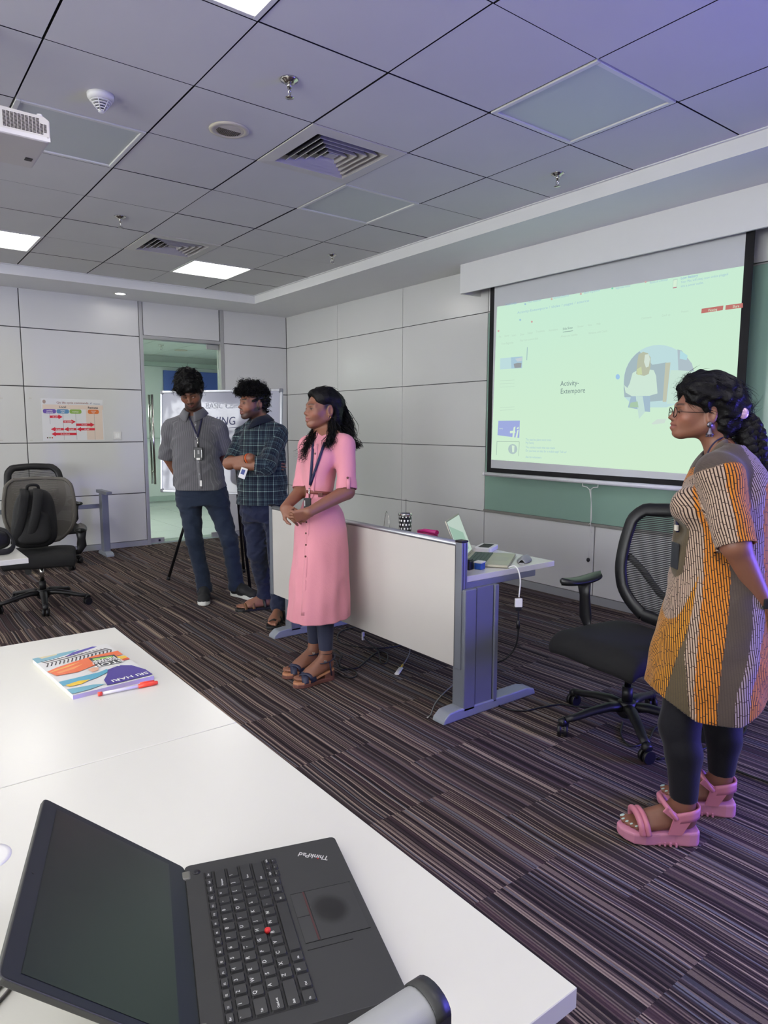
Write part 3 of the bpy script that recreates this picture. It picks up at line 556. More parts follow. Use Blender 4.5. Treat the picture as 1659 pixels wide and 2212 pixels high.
# ================================================================ office chairs
seat_fab = M('chair_black_fabric', (16, 16, 17), 0.85, bump=0.3, bscale=600)
mesh_blk = M('chair_mesh_black', (34, 34, 36), 0.7)
mesh_tau = M('chair_mesh_taupe', (96, 92, 84), 0.75)
chair_pl = M('chair_black_plastic', (20, 20, 22), 0.45)
arm_pl = M('chair_arm_pad', (26, 28, 27), 0.35)
def office_chair(label, loc, rz, mesh_mat, full_mesh, ang0, arm_z=.64, top=.96):
    t = thing('office_chair', label, 'chair', (loc[0], loc[1], 0), rz, 'black mesh office chairs')
    MB().lathe([(.030, .06), (.045, .075), (.040, .13), (.030, .135)], n=20).build('hub', chair_pl, t)
    for k in range(5):
        a = ang0 + k * 2 * math.pi / 5; ca, sa = math.cos(a), math.sin(a)
        MB().tube([(ca * r, sa * r, z) for r, z in ((.02, .105), (.09, .112), (.18, .098), (.26, .078), (.305, .072))], [.030, .027, .023, .020, .019], 10, True, ((0, 0, 1), .75)).build('base_leg', chair_pl, t)
        c = thing('x', None, None); bpy.data.objects.remove(c)
        cs = MB().cyl((ca * .298, sa * .298, .075), (ca * .298, sa * .298, .042), .012, n=10).build('caster', chair_pl, t)
        b = a + 1.1 + k * .9; px, py = -math.sin(b), math.cos(b)
        MB().tube([(ca * .315 - px * .014, sa * .315 - py * .014, .058), (ca * .315, sa * .315, .064), (ca * .315 + px * .014, sa * .315 + py * .014, .058)], [.018, .022, .018], 10).build('fork', chair_pl, cs)
        for s in (-1, 1): MB().cyl((ca * .315 + px * s * .006, sa * .315 + py * s * .006, .0275), (ca * .315 + px * s * .022, sa * .315 + py * s * .022, .0275), .0275, n=18).build('wheel', chair_pl, cs)
    MB().cyl((0, 0, .13), (0, 0, .20), .024, n=18).build('gas_sleeve', chair_pl, t)
    MB().cyl((0, 0, .20), (0, 0, .32), .015, n=16).build('gas_piston', chrome, t)
    MB().box(-.07, .07, -.10, .12, .31, .352).build('tilt_mechanism', chair_pl, t, bevel=.015)
    # seat: cushion with waterfall front edge
    def seatf(u, v):
        x = (u - .5) * .5 * (1 - .12 * (v - .4) ** 2); y = -.27 + v * .49
        e = (2 * abs(u - .5)) ** 4; f = max(0, (.16 - v) / .16) ** 2
        return (x, y, .455 - .018 * (1 - (2 * u - 1) ** 2) * 1.0 - .05 * f - .03 * e - .015 * max(0, (v - .85) / .15))
    mb = MB(); N = 16; top_ = [[seatf(i / N, j / N) for i in range(N + 1)] for j in range(N + 1)]
    mb.quadgrid(lambda u, v: seatf(u, v), N, N)
    def under(u, v):
        x, y, z = seatf(u, v); k = 1 - .16 * (2 * abs(u - .5)) ** 2; return (x * .97, -.02 + (y + .02) * .97, min(z - .06, .352 - .010 * (1 - (2 * u - 1) ** 2)))
    mb.quadgrid(lambda u, v: under(u, v), N, N)
    rim = [(i, 0) for i in range(N)] + [(N, j) for j in range(N)] + [(i, N) for i in range(N, 0, -1)] + [(0, j) for j in range(N, 0, -1)]
    w = N + 1; o2 = w * w; fs = []
    for q in range(len(rim)):
        (i, j), (k, l) = rim[q], rim[(q + 1) % len(rim)]; fs.append((j * w + i, l * w + k, o2 + l * w + k, o2 + j * w + i))
    mb.f += fs; mb.sm += [True] * len(fs)
    mb.build('seat', seat_fab, t, sub=1)
    MB().box(-.05, .03, -.215, -.19, .33, .342).build('maker_label', M('label_grey', (150, 150, 156), .5), t)
    # arms
    for s in (-1, 1):
        ar = MB().tube([(s * .19, .02, .385), (s * .265, .02, .40), (s * .285, .02, .45), (s * .285, .01, arm_z - .10), (s * .285, .0, arm_z - .03)], [.018, .022, .036, .030, .040], 12, True, ((0, 1, 0), .45)).build('arm_post', chair_pl, t)
        def pad(u, v, s=s):
            a = 2 * math.pi * u; y = (v - .5) * .255; wd = .045 * math.sqrt(max(0.0, 1 - (2 * v - 1) ** 4)) + .0005
            return (s * .283 + wd * math.cos(a), y - .02, arm_z - .018 + .018 * math.sin(a) + .014 * (2 * v - 1) ** 2 - .010 * (1 - v))
        MB().quadgrid(pad, 16, 14, True, True).build('arm_pad', arm_pl, ar)
    # back: frame loop, mesh, lumbar bow
    h0 = .47
    def bk(s, h):  # point of the back surface
        q = h - h0; return (s, .235 + .22 * q * q + .02 * q - .05 * math.cos(min(1.5, abs(s) * 4.4)) * -1 - .05 * 1 + (.045 * (1 - math.cos(min(1.4, abs(s) * 3.4))) * -1), h)
    H = top - h0
    def halfw(e):  # half width over relative height
        pts = [(0, .12), (.06, .16), (.14, .20), (.27, .235), (.45, .25), (.65, .246), (.82, .236), (.93, .222), (.975, .205), (1.0, .18)]
        for (a, x), (b, y) in zip(pts, pts[1:]):
            if a <= e <= b: return x + (y - x) * (e - a) / (b - a)
        return pts[-1][1]
    loop = [bk(-halfw(k / 12) , h0 + H * k / 12) for k in range(13)] + [bk(-.18 + .36 * k / 8, top + .012 * math.sin(math.pi * k / 8)) for k in range(1, 8)] + [bk(halfw(1 - k / 12), top - H * k / 12) for k in range(13)] + [bk(.11 - .22 * k / 5, h0 - .012 * math.sin(math.pi * k / 5)) for k in range(1, 5)]
    loop = catmull(loop + [loop[0]], 2)
    def ring(rad, nm, mat):
        return MB().tube(loop, rad, 8, False, ((0, 1, 0), .55)).build(nm, mat, t)
    ring(.034 if not full_mesh else .013, 'back_frame', chair_pl if not full_mesh else mesh_tau)
    mb = MB(); nst = 58 if not full_mesh else 110
    for k in range(1, nst):
        e = k / nst; hw = halfw(e) - .006; h = h0 + H * e; z0, z1 = h - H / nst * (.34 if not full_mesh else .47), h + H / nst * (.34 if not full_mesh else .47)
        vs = []
        for i in range(13):
            sx = -hw + 2 * hw * i / 12; p, q = bk(sx, z0), bk(sx, z1); vs += [(p[0], p[1] + .004, p[2]), (q[0], q[1] + .004, q[2])]
        mb.add(vs, [(2 * i, 2 * i + 2, 2 * i + 3, 2 * i + 1) for i in range(12)], True)
    o = mb.build('back_mesh', mesh_mat, t); o['kind'] = 'stuff'
    off = .025
    if not full_mesh:
        for s in (-1, 1): MB().tube(catmull([(s * .235, bk(s * .235, h0 + H * .52)[1] + off, h0 + H * .54), (s * .17, bk(.17, .7)[1] + off + .01, h0 + H * .42), (s * .08, bk(.08, .65)[1] + off + .02, h0 + H * .22), (s * .03, .30, h0 + H * .16)], 5), .02, 8, True, ((0, 1, 0), .5)).build('lumbar_bow', chair_pl, t)
    MB().tube(catmull([(0, .08, .375), (0, .22, .385), (0, .285, .43), (0, .30, .52), (0, .295, h0 + H * .25)], 5), [.03] * 21, 10, True, ((1, 0, 0), .6)).build('back_spine', chair_pl, t)
    return t
ch_r = office_chair('black mesh-back office chair between the desk and the woman in the striped tunic', (2.0, -1.34), -1.70, mesh_blk, False, 4.42, .655, .965)
ch_l = office_chair('taupe mesh-back office chair at the left holding a black backpack', (.36, 2.58), -.24, mesh_tau, True, 2.29, .60, .945)
ch_b = office_chair('black mesh-back office chair against the far wall behind the backpack chair', (.70, 4.13), .12, mesh_blk, False, 2.6, .63, .955)

# ================================================================ left side
lt = thing('desk', 'white desk corner at the left edge of the photo beside the backpack chair', 'desk', (-.6, 1.15, 0))
MB().box(-1.25, -.006, .92, 1.385, .642, TZ).build('desktop', white_top, lt, True, .002)
for x in (-1.1, -.45):
    MB().box(x - .04, x + .04, 1.10, 1.2, .03, .642).build('leg', grey_metal, lt, True, .004); MB().box(x - .04, x + .04, .97, 1.34, 0, .04).build('foot', grey_metal, lt, True, .006)
# backpack
bag_mat = M('backpack_black_nylon', (14, 14, 15), .7, bump=.35, bscale=90)
def blob(name, fn, mat, parent, nu=28, nv=16):  # closed surface from a polar function
    return MB().quadgrid(fn, nu, nv, True, True).build(name, mat, parent, True)
def superell(c, ax, dims, e=.55, taper=0.0, lean=0.0):
    c = Vector(c); X, Y, Z = [Vector(a).normalized() for a in ax]
    sg = lambda w: (1 if w >= 0 else -1) * abs(w) ** e
    def fn(u, v):
        th, ph = 2 * math.pi * u, math.pi * (v - .5)
        x = dims[0] * sg(math.cos(ph)) * sg(math.cos(th)); y = dims[1] * sg(math.cos(ph)) * sg(math.sin(th)); z = dims[2] * sg(math.sin(ph))
        k = 1 - taper * z / dims[2]
        return c + X * (x * k) + Y * (y * k + lean * z) + Z * z
    return fn
bp_ = thing('backpack', 'black backpack leaning on the seat of the taupe office chair', 'backpack', (.38, 2.62, .455))
cs_, sn_ = math.cos(-.1), math.sin(-.1)
X1, Y1 = (cs_, sn_, 0), (-sn_, cs_, 0)
bc = (.335, 2.60, .675)
blob('main_body', superell(bc, (X1, Y1, (.08, .06, 1)), (.15, .088, .215), .6, .16, .15), bag_mat, bp_)
blob('front_pocket', superell((bc[0] - .055 * -sn_ - .02, bc[1] - .085, bc[2] - .06), (X1, Y1, (.08, .06, 1)), (.115, .05, .12), .6, .1, .15), bag_mat, bp_)
def pl(a, b, c): return (bc[0] + X1[0] * a + Y1[0] * b, bc[1] + X1[1] * a + Y1[1] * b, bc[2] + c)
for s in (-.055, .035): MB().tube(catmull([pl(s, -.02, .215), pl(s - .01, -.09, .16), pl(s - .035, -.135, .04), pl(s - .07, -.14, -.08), pl(s - .085, -.11, -.17)], 6), .034, 8, True, ((0, 1, 0), .3)).build('shoulder_strap', M('strap_webbing', (26, 26, 27), .8, bump=.3, bscale=300), bp_, True)
MB().tube(catmull([pl(-.04, .0, .20), pl(-.03, -.01, .245), pl(.03, -.01, .245), pl(.04, .0, .20)], 5), .011, 8).build('grab_handle', bag_mat, bp_, True)
bg2 = thing('shoulder_bag', 'black shoulder bag lying on the white desk at the left edge', 'bag', (-.17, 1.22, TZ))
blob('bag_body', superell((-.20, 1.25, TZ + .072), ((1, .2, 0), (-.2, 1, 0), (0, 0, 1)), (.16, .10, .066), .55), bag_mat, bg2)
blob('flap', superell((-.19, 1.17, TZ + .075), ((1, .2, 0), (-.2, 1, 0), (0, 0, 1)), (.135, .06, .05), .6), bag_mat, bg2)
MB().tube(catmull([(-.12, 1.2, TZ + .125), (-.06, 1.18, TZ + .11), (-.035, 1.15, TZ + .05), (-.07, 1.09, TZ + .02), (-.15, 1.08, TZ + .02)], 6), .016, 8, True, ((0, 0, 1), .4)).build('strap', M('strap_webbing', (26, 26, 27), .8), bg2, True)
# bare table frame near the far wall
tf = thing('trestle_stand', 'bare grey metal table leg frame standing at the far wall without a top', 'table frame', (1.2, 4.49, 0))
for x in (1.345, -.35):
    MB().box(x - .035, x + .035, 4.44, 4.54, .03, .655).build('leg', grey_metal, tf, True, .006)
    MB().prism([(4.33, 0), (4.335, .025), (4.38, .045), (4.60, .045), (4.64, .025), (4.645, 0)], x - .04, x + .04, 'x').build('foot', M('foot_grey', (142, 148, 156), .5, .15), tf, True, .006)
    MB().box(x - .03, x + .03, 4.28, 4.66, .655, .69).build('top_bracket', grey_metal, tf, True, .004)
MB().box(-.32, 1.32, 4.53, 4.555, .50, .545).build('cross_beam', grey_metal, tf, True, .004)
# poster
PA, PB = .862, 1.476; PZ0, PZ1 = 1.208, 1.646; PYY = YW - .0025
ps = thing('poster', 'paper poster about version control commands with red arrows on the far wall', 'poster', ((PA + PB) / 2, YW, PZ0))
MB().box(PA, PB, PYY, YW - .0005, PZ0, PZ1).build('sheet', M('poster_paper', (222, 222, 222), .35), ps, True)
def pq(name, x0, x1, z0, z1, mat, l=1):  # poster rectangle, x and z in 0..1 from the top left
    return MB().add([(PA + (PB - PA) * a, PYY - .0003 * l, PZ1 - (PZ1 - PZ0) * b) for a, b in ((x0, z0), (x1, z0), (x1, z1), (x0, z1))], [(0, 1, 2, 3)]).build(name, mat, ps, True)
peach = M('poster_peach', (224, 206, 190), .5); pq('band', .02, 1, .14, .245, peach); pq('band', .71, .985, .245, .985, peach)
def pt_(body, x, z, h, mat, sx=1.0, al='CENTER', b=0.0): return text('lettering', body, h * (PZ1 - PZ0) / .7, (PA + (PB - PA) * x, PYY - .0014, PZ1 - (PZ1 - PZ0) * z), (1, 0, 0), (0, 0, 1), mat, ps, 0, al, b, sx)
pt_('Git life cycle commands', .50, .115, .05, M('poster_title', (150, 80, 70), .5), 1.05); pt_('Local', .335, .215, .045, M('ink_dark', (52, 44, 48), .5), 1.15, b=.0006); pt_('Remote', .83, .22, .045, M('ink_dark', (52, 44, 48), .5), 1.15, b=.0006)
pt_('tf', .80, .11, .04, M('poster_blue', (60, 80, 120), .5)); pt_('Hexaware', .90, .115, .026, M('poster_blue', (60, 80, 120), .5))
for x, w, rgb, ls in ((.125, .205, (110, 84, 170), ('working', 'directory')), (.335, .2, (92, 142, 184), ('staging', 'area')), (.54, .195, (140, 176, 84), ('localrepo',)), (.835, .185, (222, 116, 50), ('remote', 'repo'))):
    m_ = M('poster_pill_%d' % rgb[0], rgb, .45); hw, hh = w / 2 * (PB - PA), .052 * (PZ1 - PZ0)
    MB().add([(PA + (PB - PA) * x + a, PYY - .0008, PZ1 - (PZ1 - PZ0) * .30 + b) for a, b in rrect(2 * hw, 2 * hh, hh * .8)], [tuple(range(20))]).build('pill', m_, ps, True)
    for k, s in enumerate(ls): pt_(s, x, (.315 if len(ls) == 1 else .293 + .04 * k), .026, white_plastic, 1.05, b=.0004)
line = M('poster_line', (130, 126, 128), .6)
for x, z in ((.125, .6), (.335, .98), (.54, .98), (.845, .98)): pq('line', x - .002, x + .002, .35, z, line, 1.5)
red = M('poster_red', (214, 44, 60), .4)
def arrow(x0, x1, z, s):
    h = .028; hd = .055; xs = x1 - .07 if x1 > x0 else x1 + .07
    P_ = [(x0, z - h), (xs, z - h), (xs, z - hd), (x1, z), (xs, z + hd), (xs, z + h), (x0, z + h)]
    MB().add([(PA + (PB - PA) * a, PYY - .0009, PZ1 - (PZ1 - PZ0) * b) for a, b in P_], [tuple(range(7))]).build('arrow', red, ps, True)
    pt_(s, (x0 + x1) / 2 + (.015 if x1 < x0 else -.02), z + .014, .03, white_plastic, 1.0, b=.0004)
arrow(.125, .33, .43, 'git add'); arrow(.335, .535, .545, 'git commit'); arrow(.54, .845, .615, 'git push'); arrow(.845, .545, .725, 'git pull'); arrow(.54, .34, .725, 'git pull'); arrow(.335, .13, .725, 'git pull'); arrow(.54, .135, .84, 'git checkout')
MB().add([(PA + .03 + .016 * math.cos(k * .52), PYY - .0009, PZ1 - .033 + .02 * math.sin(k * .52)) for k in range(12)], [tuple(range(12))]).build('crest', M('crest', (172, 150, 138), .5), ps, True)
for k, c in enumerate(((90, 60, 50), (110, 150, 90), (190, 80, 60))): MB().add([(PA + .045 + .022 * k + .008 * math.cos(q * 1.05), PYY - .0009, PZ0 + .032 + .009 * math.sin(q * 1.05)) for q in range(6)], [tuple(range(6))]).build('emblem', M('emblem_%d' % k, c, .5), ps, True)
sw = thing('light_switch', 'white light switch plate on the far wall right of the poster', 'light switch', (1.614, YW, 1.258))
MB().box(1.570, 1.658, YW - .010, YW, 1.215, 1.30).build('plate', white_plastic, sw, True, .004)
for a, b, c in ((1.590, 1.613, -.012), (1.614, 1.640, -.015)): MB().box(a, b, YW + c, YW - .008, 1.232, 1.283).build('rocker', M('rocker_white', (238, 238, 234), .35), sw, True, .003)
for (u, v), l in zip(((2, 860), (65, 860), (3, 951), (68, 951)), ('upper pale sticker at the left edge of the photo', 'upper pale sticker between the left edge and the poster', 'lower pale sticker at the left edge of the photo', 'lower pale sticker between the left edge and the poster')):
    p = ony(u, v, YW); s_ = thing('wall_sticker', l + ', on the far wall', 'sticker', (p[0], YW, p[2])); MB().box(-.014, .014, -.003, 0, -.007, .007).build('pad', M('sticker_pad', (206, 204, 198), .6), s_, bevel=.001); MB().box(-.012, .012, -.004, -.003, -.002, .001).build('tab', M('sticker_tab', (180, 178, 172), .6), s_)

# ================================================================ whiteboard on easel
WL, WR = np.array([1.495, 3.10, 0]), np.array([2.178, 2.113, 0])
wx = Vector(WR - WL).normalized(); wl = (Vector(WR - WL)).length; wn = Vector((wx.y, -wx.x, 0))      # wn faces the room
wb = thing('whiteboard_easel', 'whiteboard with aluminium frame on a black tripod behind the two men', 'whiteboard', ((WL[0] + WR[0]) / 2, (WL[1] + WR[1]) / 2, 0))
lean = Vector((-wn.x * .055, -wn.y * .055, 1)).normalized()
W0 = Vector(WL) + Vector((0, 0, .775)) + wn * .035
def wp(a, b, c=0.0): return W0 + wx * a + lean * b + wn * c
def wbox(a0, a1, b0, b1, c0, c1): 
    return MB().add([wp(a, b, c) for a in (a0, a1) for b in (b0, b1) for c in (c0, c1)], [(0, 1, 3, 2), (4, 6, 7, 5), (0, 4, 5, 1), (2, 3, 7, 6), (0, 2, 6, 4), (1, 5, 7, 3)])
WH = .9
wbm = NT('whiteboard_enamel'); wbm.base(lin((184, 186, 194))); wbm.b.inputs['Roughness'].default_value = .04
wbox(.012, wl - .012, .012, WH - .012, -.004, .006).build('board', wbm.m, wb, True)
for a in ((0, wl, WH - .02, WH), (0, wl, 0, .02), (0, .02, .02, WH - .02), (wl - .02, wl, .02, WH - .02)): wbox(a[0], a[1], a[2], a[3], -.01, .012).build('frame_rail', M('wb_alu', (196, 198, 202), .3, .6), wb, True, .004)
for a, b in ((0, 0), (wl, 0), (0, WH), (wl, WH)):
    s, q = (1 if a == 0 else -1), (1 if b == 0 else -1); x0, x1 = sorted((a - .004 * s, a + .034 * s)); z0, z1 = sorted((b - .004 * q, b + .034 * q)); wbox(x0, x1, z0, z1, -.012, .0135).build('frame_corner', M('wb_corner', (128, 130, 134), .4), wb, True, .01)
ink = M('marker_ink', (92, 98, 132), .6); inkf = M('marker_faint', (178, 182, 190), .6)
text('handwriting', 'TALKING', .10, wp(.36, .60, .0075), wx, lean, ink, wb, 0, 'LEFT', 0, .95, .12); text('handwriting', 'BASIC Communication', .07, wp(.46, .74, .0075), wx, lean, inkf, wb, 0, 'LEFT', 0, .95, .1); text('handwriting', 'is one to one', .05, wp(.62, .42, .0075), wx, lean, inkf, wb, 0, 'LEFT', 0, .95, .1)
MB().tube([wp(.42, .572, .0075), wp(.6, .568, .0075), wp(.90, .585, .0075)], .0018, 4).build('pen_line', ink, wb, True); MB().tube([wp(.70, .40, .0075), wp(.95, .405, .0075)], .0012, 4).build('pen_line', inkf, wb, True)
bl = M('easel_black_tube', (18, 18, 19), .4)
ap = wp(wl / 2, WH * .96, -.03)
feet = [P2(363, 1253, 0), P2(541, 1278, 0), P2(527, 1236, 0)]
for k, (a_, f_) in enumerate(zip(((.2, -.03), (.93, -.03), (.6, -.06)), feet)):
    tp = wp(*((wl * (.44 + .06 * k)), WH * .9, -.15)) if k < 2 else wp(wl * .5, WH * .9, -.17)
    lg = MB().tube([tp, f_], [.011, .013], 10).build('tripod_leg', bl, wb, True)
    MB().cyl((f_[0], f_[1], 0), Vector(f_) + (Vector(tp) - Vector(f_)).normalized() * .03, .016, .015, 10).build('rubber_foot', black_plastic, lg, True)
wbox(wl * .3, wl * .7, WH * .88, WH * .93, -.15, -.012).build('clamp_bar', bl, wb, True, .004)
MB().tube([Vector(feet[0]).lerp(wp(wl * .44, WH * .9, -.15), .62), Vector(feet[1]).lerp(wp(wl * .5, WH * .9, -.15), .62)], .008, 8).build('brace', bl, wb, True)

# ================================================================ foreground tables
def fg_table(label, y0, y1):
    t = thing('table', label, 'table', (-.7, (y0 + y1) / 2, 0))
    MB().box(-1.42, -.018, y0, y1, .642, TZ).build('tabletop', white_top, t, True, .001, 1)
    for x in (-1.25, -.35):
        for y in (y0 + .12, y1 - .12): MB().box(x - .025, x + .025, y - .025, y + .025, 0, .642).build('leg', grey_metal, t, True, .004)
    for x in (-1.25, -.35): MB().box(x - .02, x + .02, y0 + .145, y1 - .145, .58, .63).build('rail', grey_metal, t, True, .003)
    return t
ta = fg_table('white table with the notebook on it, the far one of the two joined foreground tables', -1.6055, -.648)
tb = fg_table('white table under the black laptop, nearest the photographer', -2.567, -1.6085)
gr = MB().lathe([(.034, .0004), (.034, -.03), (.036, -.03), (.043, -.001), (.043, .0003), (.036, .0006)], (-.566, -1.835, TZ), 32).build('cable_grommet', white_plastic, tb, True)
MB().lathe([(.0335, .0003), (.001, .0003)], (-.566, -1.835, TZ), 28).build('grommet_hole', grid_mat, gr, True)
pr = thing('desk_partition', 'aluminium topped partition with black end cap at the bottom edge of the photo', 'partition', (-.8, -2.597, .3))
MB().box(-1.42, -.325, -2.612, -2.582, .25, .815).build('board', pbd, pr, True)
MB().quadgrid(lambda u, v: (-1.42 + v * 1.122, -2.597 + .0225 * math.cos(math.pi * u), .822 + .016 * math.sin(math.pi * u)), 10, 1).add([(-1.42, -2.6195, .822), (-.298, -2.6195, .822), (-.298, -2.6195, .80), (-1.42, -2.6195, .80)], [(0, 1, 2, 3)]).add([(-1.42, -2.5745, .822), (-.298, -2.5745, .822), (-.298, -2.5745, .80), (-1.42, -2.5745, .80)], [(0, 1, 2, 3)]).build('top_rail', M('rail_satin', (160, 162, 162), .5, .2), pr, True)
po = MB().box(-.322, -.286, -2.618, -2.576, .25, .818).build('end_post', grey_metal, pr, True, .003)
for y in (-2.606, -2.588): MB().box(-.2862, -.2846, y - .003, y + .003, .26, .80).build('groove', M('groove_dark', (50, 54, 70), .6), po, True)
MB().quadgrid(lambda u, v: (-.299 + v * .0165, -2.597 + .0235 * math.cos(math.pi * u), .823 + .0165 * math.sin(math.pi * u)), 10, 1).add([(-.2825 - .0, -2.597 + .0235 * math.cos(math.pi * k / 10), .823 + .0165 * math.sin(math.pi * k / 10)) for k in range(11)] + [(-.2825, -2.6205, .805), (-.2825, -2.5735, .805)], [tuple(range(11)) + (11, 12)]).add([(-.299, -2.6205, .823), (-.2825, -2.6205, .823), (-.2825, -2.6205, .805), (-.299, -2.6205, .805)], [(0, 1, 2, 3)]).build('end_cap', M('cap_black', (44, 45, 44), .45), po, True, solid=.002)
# cables at the left rim of the near table
cb = thing('cable_bundle', 'thin grey cables running under the laptop screen at the left edge of the near table', 'cable', (-.6, -2.12, TZ))
for k in range(3): MB().tube(catmull([(-.66, -2.165 - .020 * k, TZ + .0024), (-.60, -2.135 - .019 * k, TZ + .0024), (-.55, -2.085 - .020 * k, TZ + .0024), (-.50, -2.04 - .020 * k, TZ + .0024)], 5), .0024, 6).build('cord', M('cord_grey', (96, 92, 90), .5), cb, True)
# ---- notebook and pen
nb = thing('notebook', 'exercise book with colourful printed cover on the far foreground table', 'notebook', (-.2, -1.05, TZ))
N1, N2, N3, N4 = [np.array(p) for p in ((-.316, -.873), (-.102, -.857), (-.089, -1.232), (-.289, -1.237))]
N2 = N1 + (N2 - N1); N3 = N4 + (N2 - N1) * .98
def np_(a, b, z=0.0): q = (N4 * (1 - a) + N3 * a) * (1 - b) + (N1 * (1 - a) + N2 * a) * b; return (q[0], q[1], TZ + z)
def nbx(a0, a1, b0, b1, z0, z1): return MB().add([np_(a, b, z) for a in (a0, a1) for b in (b0, b1) for z in (z0, z1)], [(0, 1, 3, 2), (4, 6, 7, 5), (0, 4, 5, 1), (2, 3, 7, 6), (0, 2, 6, 4), (1, 5, 7, 3)])
nbx(.01, .99, .004, .996, .001, .011).build('pages', M('book_pages', (226, 222, 206), .8, noise=.05, nscale=500), nb, True)
cv = nbx(0, 1, 0, 1, .011, .0122).build('cover', M('book_cover_white', (214, 214, 210), .25), nb, True)
nbx(0, 1, 0, .012, .001, .0118).build('spine', M('book_spine_lilac', (178, 166, 208), .35), nb, True); nbx(0, 1, 0, 1, 0, .001).build('back_cover', M('book_cover_white', (214, 214, 210), .25), nb, True)
lvn = [.0123]
def nply(pts, rgb, nm='print'):
    lvn[0] += .00004; m_ = M('print_%d_%d_%d' % rgb, rgb, .25); MB().add([np_(a, b, lvn[0]) for a, b in pts], [tuple(range(len(pts)))]).build(nm, m_, cv, True)
nply([(0, .86), (.2, .88), (.45, .93), (.62, 1), (0, 1)], (120, 170, 184)); nply([(.1, .95), (.3, .97), (.32, 1), (.08, 1)], (206, 196, 160)); nply([(.35, .87), (.55, .90), (.85, .97), (.8, 1), (.5, .95)], (84, 76, 160))
for k in range(19):
    a = .05 + k * .052
    for sgn, z0, z1 in ((1, .80, .88), (-1, .72, .80)):
        dx = .055
        nply([(a, .80), (a + .018, .80), (a + .018 - dx, .80 + sgn * .082), (a - dx, .80 + sgn * .082)], (56, 44, 46)) if a - dx > .01 and a < .97 else None
nply([(.0, .60), (.15, .65), (.4, .70), (.7, .745), (1, .74), (1, .62), (.7, .60), (.6, .52), (.3, .44), (.05, .46)], (226, 108, 60)); nply([(.0, .56), (.25, .60), (.45, .66), (.3, .64), (.1, .60)], (236, 176, 84)); nply([(.1, .5), (.3, .53), (.45, .6), (.28, .57), (.08, .53)], (236, 150, 84)); nply([(.82, .62), (1, .58), (1, .5), (.85, .52)], (230, 184, 60)); nply([(.88, .50), (1, .52), (1, .47), (.9, .47)], (214, 80, 50))
nply([(.0, .32), (.2, .32), (.5, .33), (.62, .36), (.62, .30), (.4, .22), (.15, .18), (0, .22)], (86, 160, 184)); nply([(.0, .13), (.3, .10), (.42, .06), (.2, .02), (0, .02)], (112, 170, 184)); nply([(.03, .22), (.2, .245), (.33, .22), (.2, .17), (.05, .17)], (226, 190, 50))
nply([(.42, .02), (1, .02), (1, .16), (.92, .32), (.8, .38), (.62, .34), (.55, .24), (.45, .14)], (70, 54, 140)); nply([(.55, .46), (.88, .44), (.9, .66), (.58, .70)], (60, 62, 62)); nply([(.60, .62), (.85, .60), (.86, .64), (.61, .67)], (150, 190, 90)); nply([(.44, .36), (.52, .38), (.56, .44), (.5, .46), (.42, .44)], (222, 170, 140)); nply([(.72, .40), (.8, .42), (.84, .39), (.78, .36)], (214, 214, 206))
xa = Vector(np_(0, .5)) - Vector(np_(1, .5)); ya = Vector(np_(.5, 0)) - Vector(np_(.5, 1))
wt = M('print_white', (228, 228, 222), .3)
def ntext(s, a, b, sz, al='CENTER'): p = np_(a, b, lvn[0] + .0004); text('lettering', s, sz, p, xa, ya, wt, cv, 0, al, .0004)
ntext('STOP', .72, .505, .034); ntext('READING IN', .72, .545, .014); ntext('THE TRAIN', .72, .575, .014); ntext('NEVER', .72, .615, .022); ntext('SRI HARI', .74, .10, .026)
pe = thing('pen', 'clear ballpoint pen with a red cap lying along the notebook spine', 'pen', (-.15, -1.245, TZ))
a, b = Vector((-.233, -1.251, TZ + .006)), Vector((-.083, -1.262, TZ + .006)); d = (b - a).normalized()
redp = M('red_pen_plastic', (226, 70, 52), .3)
MB().tube([a + d * .008, b - d * .045], .0042, 8).build('barrel', M('clear_barrel', (216, 212, 220), .2), pe, True); MB().tube([a, a + d * .010], .0055, 8).build('end_plug', redp, pe, True)
cp = MB().tube([b - d * .05, b - d * .004, b], [.0062, .0058, .004], 8).build('cap', redp, pe, True); MB().tube([b - d * .008 + Vector((0, .003, .006)), b - d * .045 + Vector((0, .003, .007))], .0022, 6).build('clip', redp, cp, True)
# ---- the black laptop
LB = np.array([-.325, -2.074]); lv = np.array([.9513, -.3082]); lw = np.array([-.3082, -.9513])
def LF(a, b, c): return (LB[0] + lv[0] * a + lw[0] * b, LB[1] + lv[1] * a + lw[1] * b, TZ + c)   # a: hinge to front, b: right to left edge
LD, LWd, LH = .2365, .3365, .019
lt_ = thing('laptop', 'black laptop with a red pointing stick open on the nearest white table', 'laptop', LF(.12, .17, 0))
lblk = M('laptop_black_shell', (44, 45, 45), .55, noise=.08, nscale=14, bump=.05, bscale=900)
poly = rrect(LD, LWd, .008, 4, LD / 2, LWd / 2)
mb = MB(); n_ = len(poly); mb.add([LF(a, b, .003) for a, b in poly] + [LF(a, b, LH) for a, b in poly], [tuple(range(n_)), tuple(range(n_, 2 * n_))] + [(i, (i + 1) % n_, n_ + (i + 1) % n_, n_ + i) for i in range(n_)]); mb.build('base', lblk, lt_, True, .0012)
for a in (.02, .215):
    for b in (.03, .30): obox(MB(), LF, a - .006, a + .006, b - .02, b + .02, 0, .004).build('rubber_foot', black_plastic, lt_, True)
obox(MB(), LF, .0255, .1335, .026, .3105, LH - .0002, LH + .0002).build('keyboard_well', M('key_well_black', (24, 24, 25), .6), lt_, True)
keym = M('laptop_key', (34, 35, 36), .38, noise=.25, nscale=60); leg = M('key_legend', (206, 208, 204), .5)
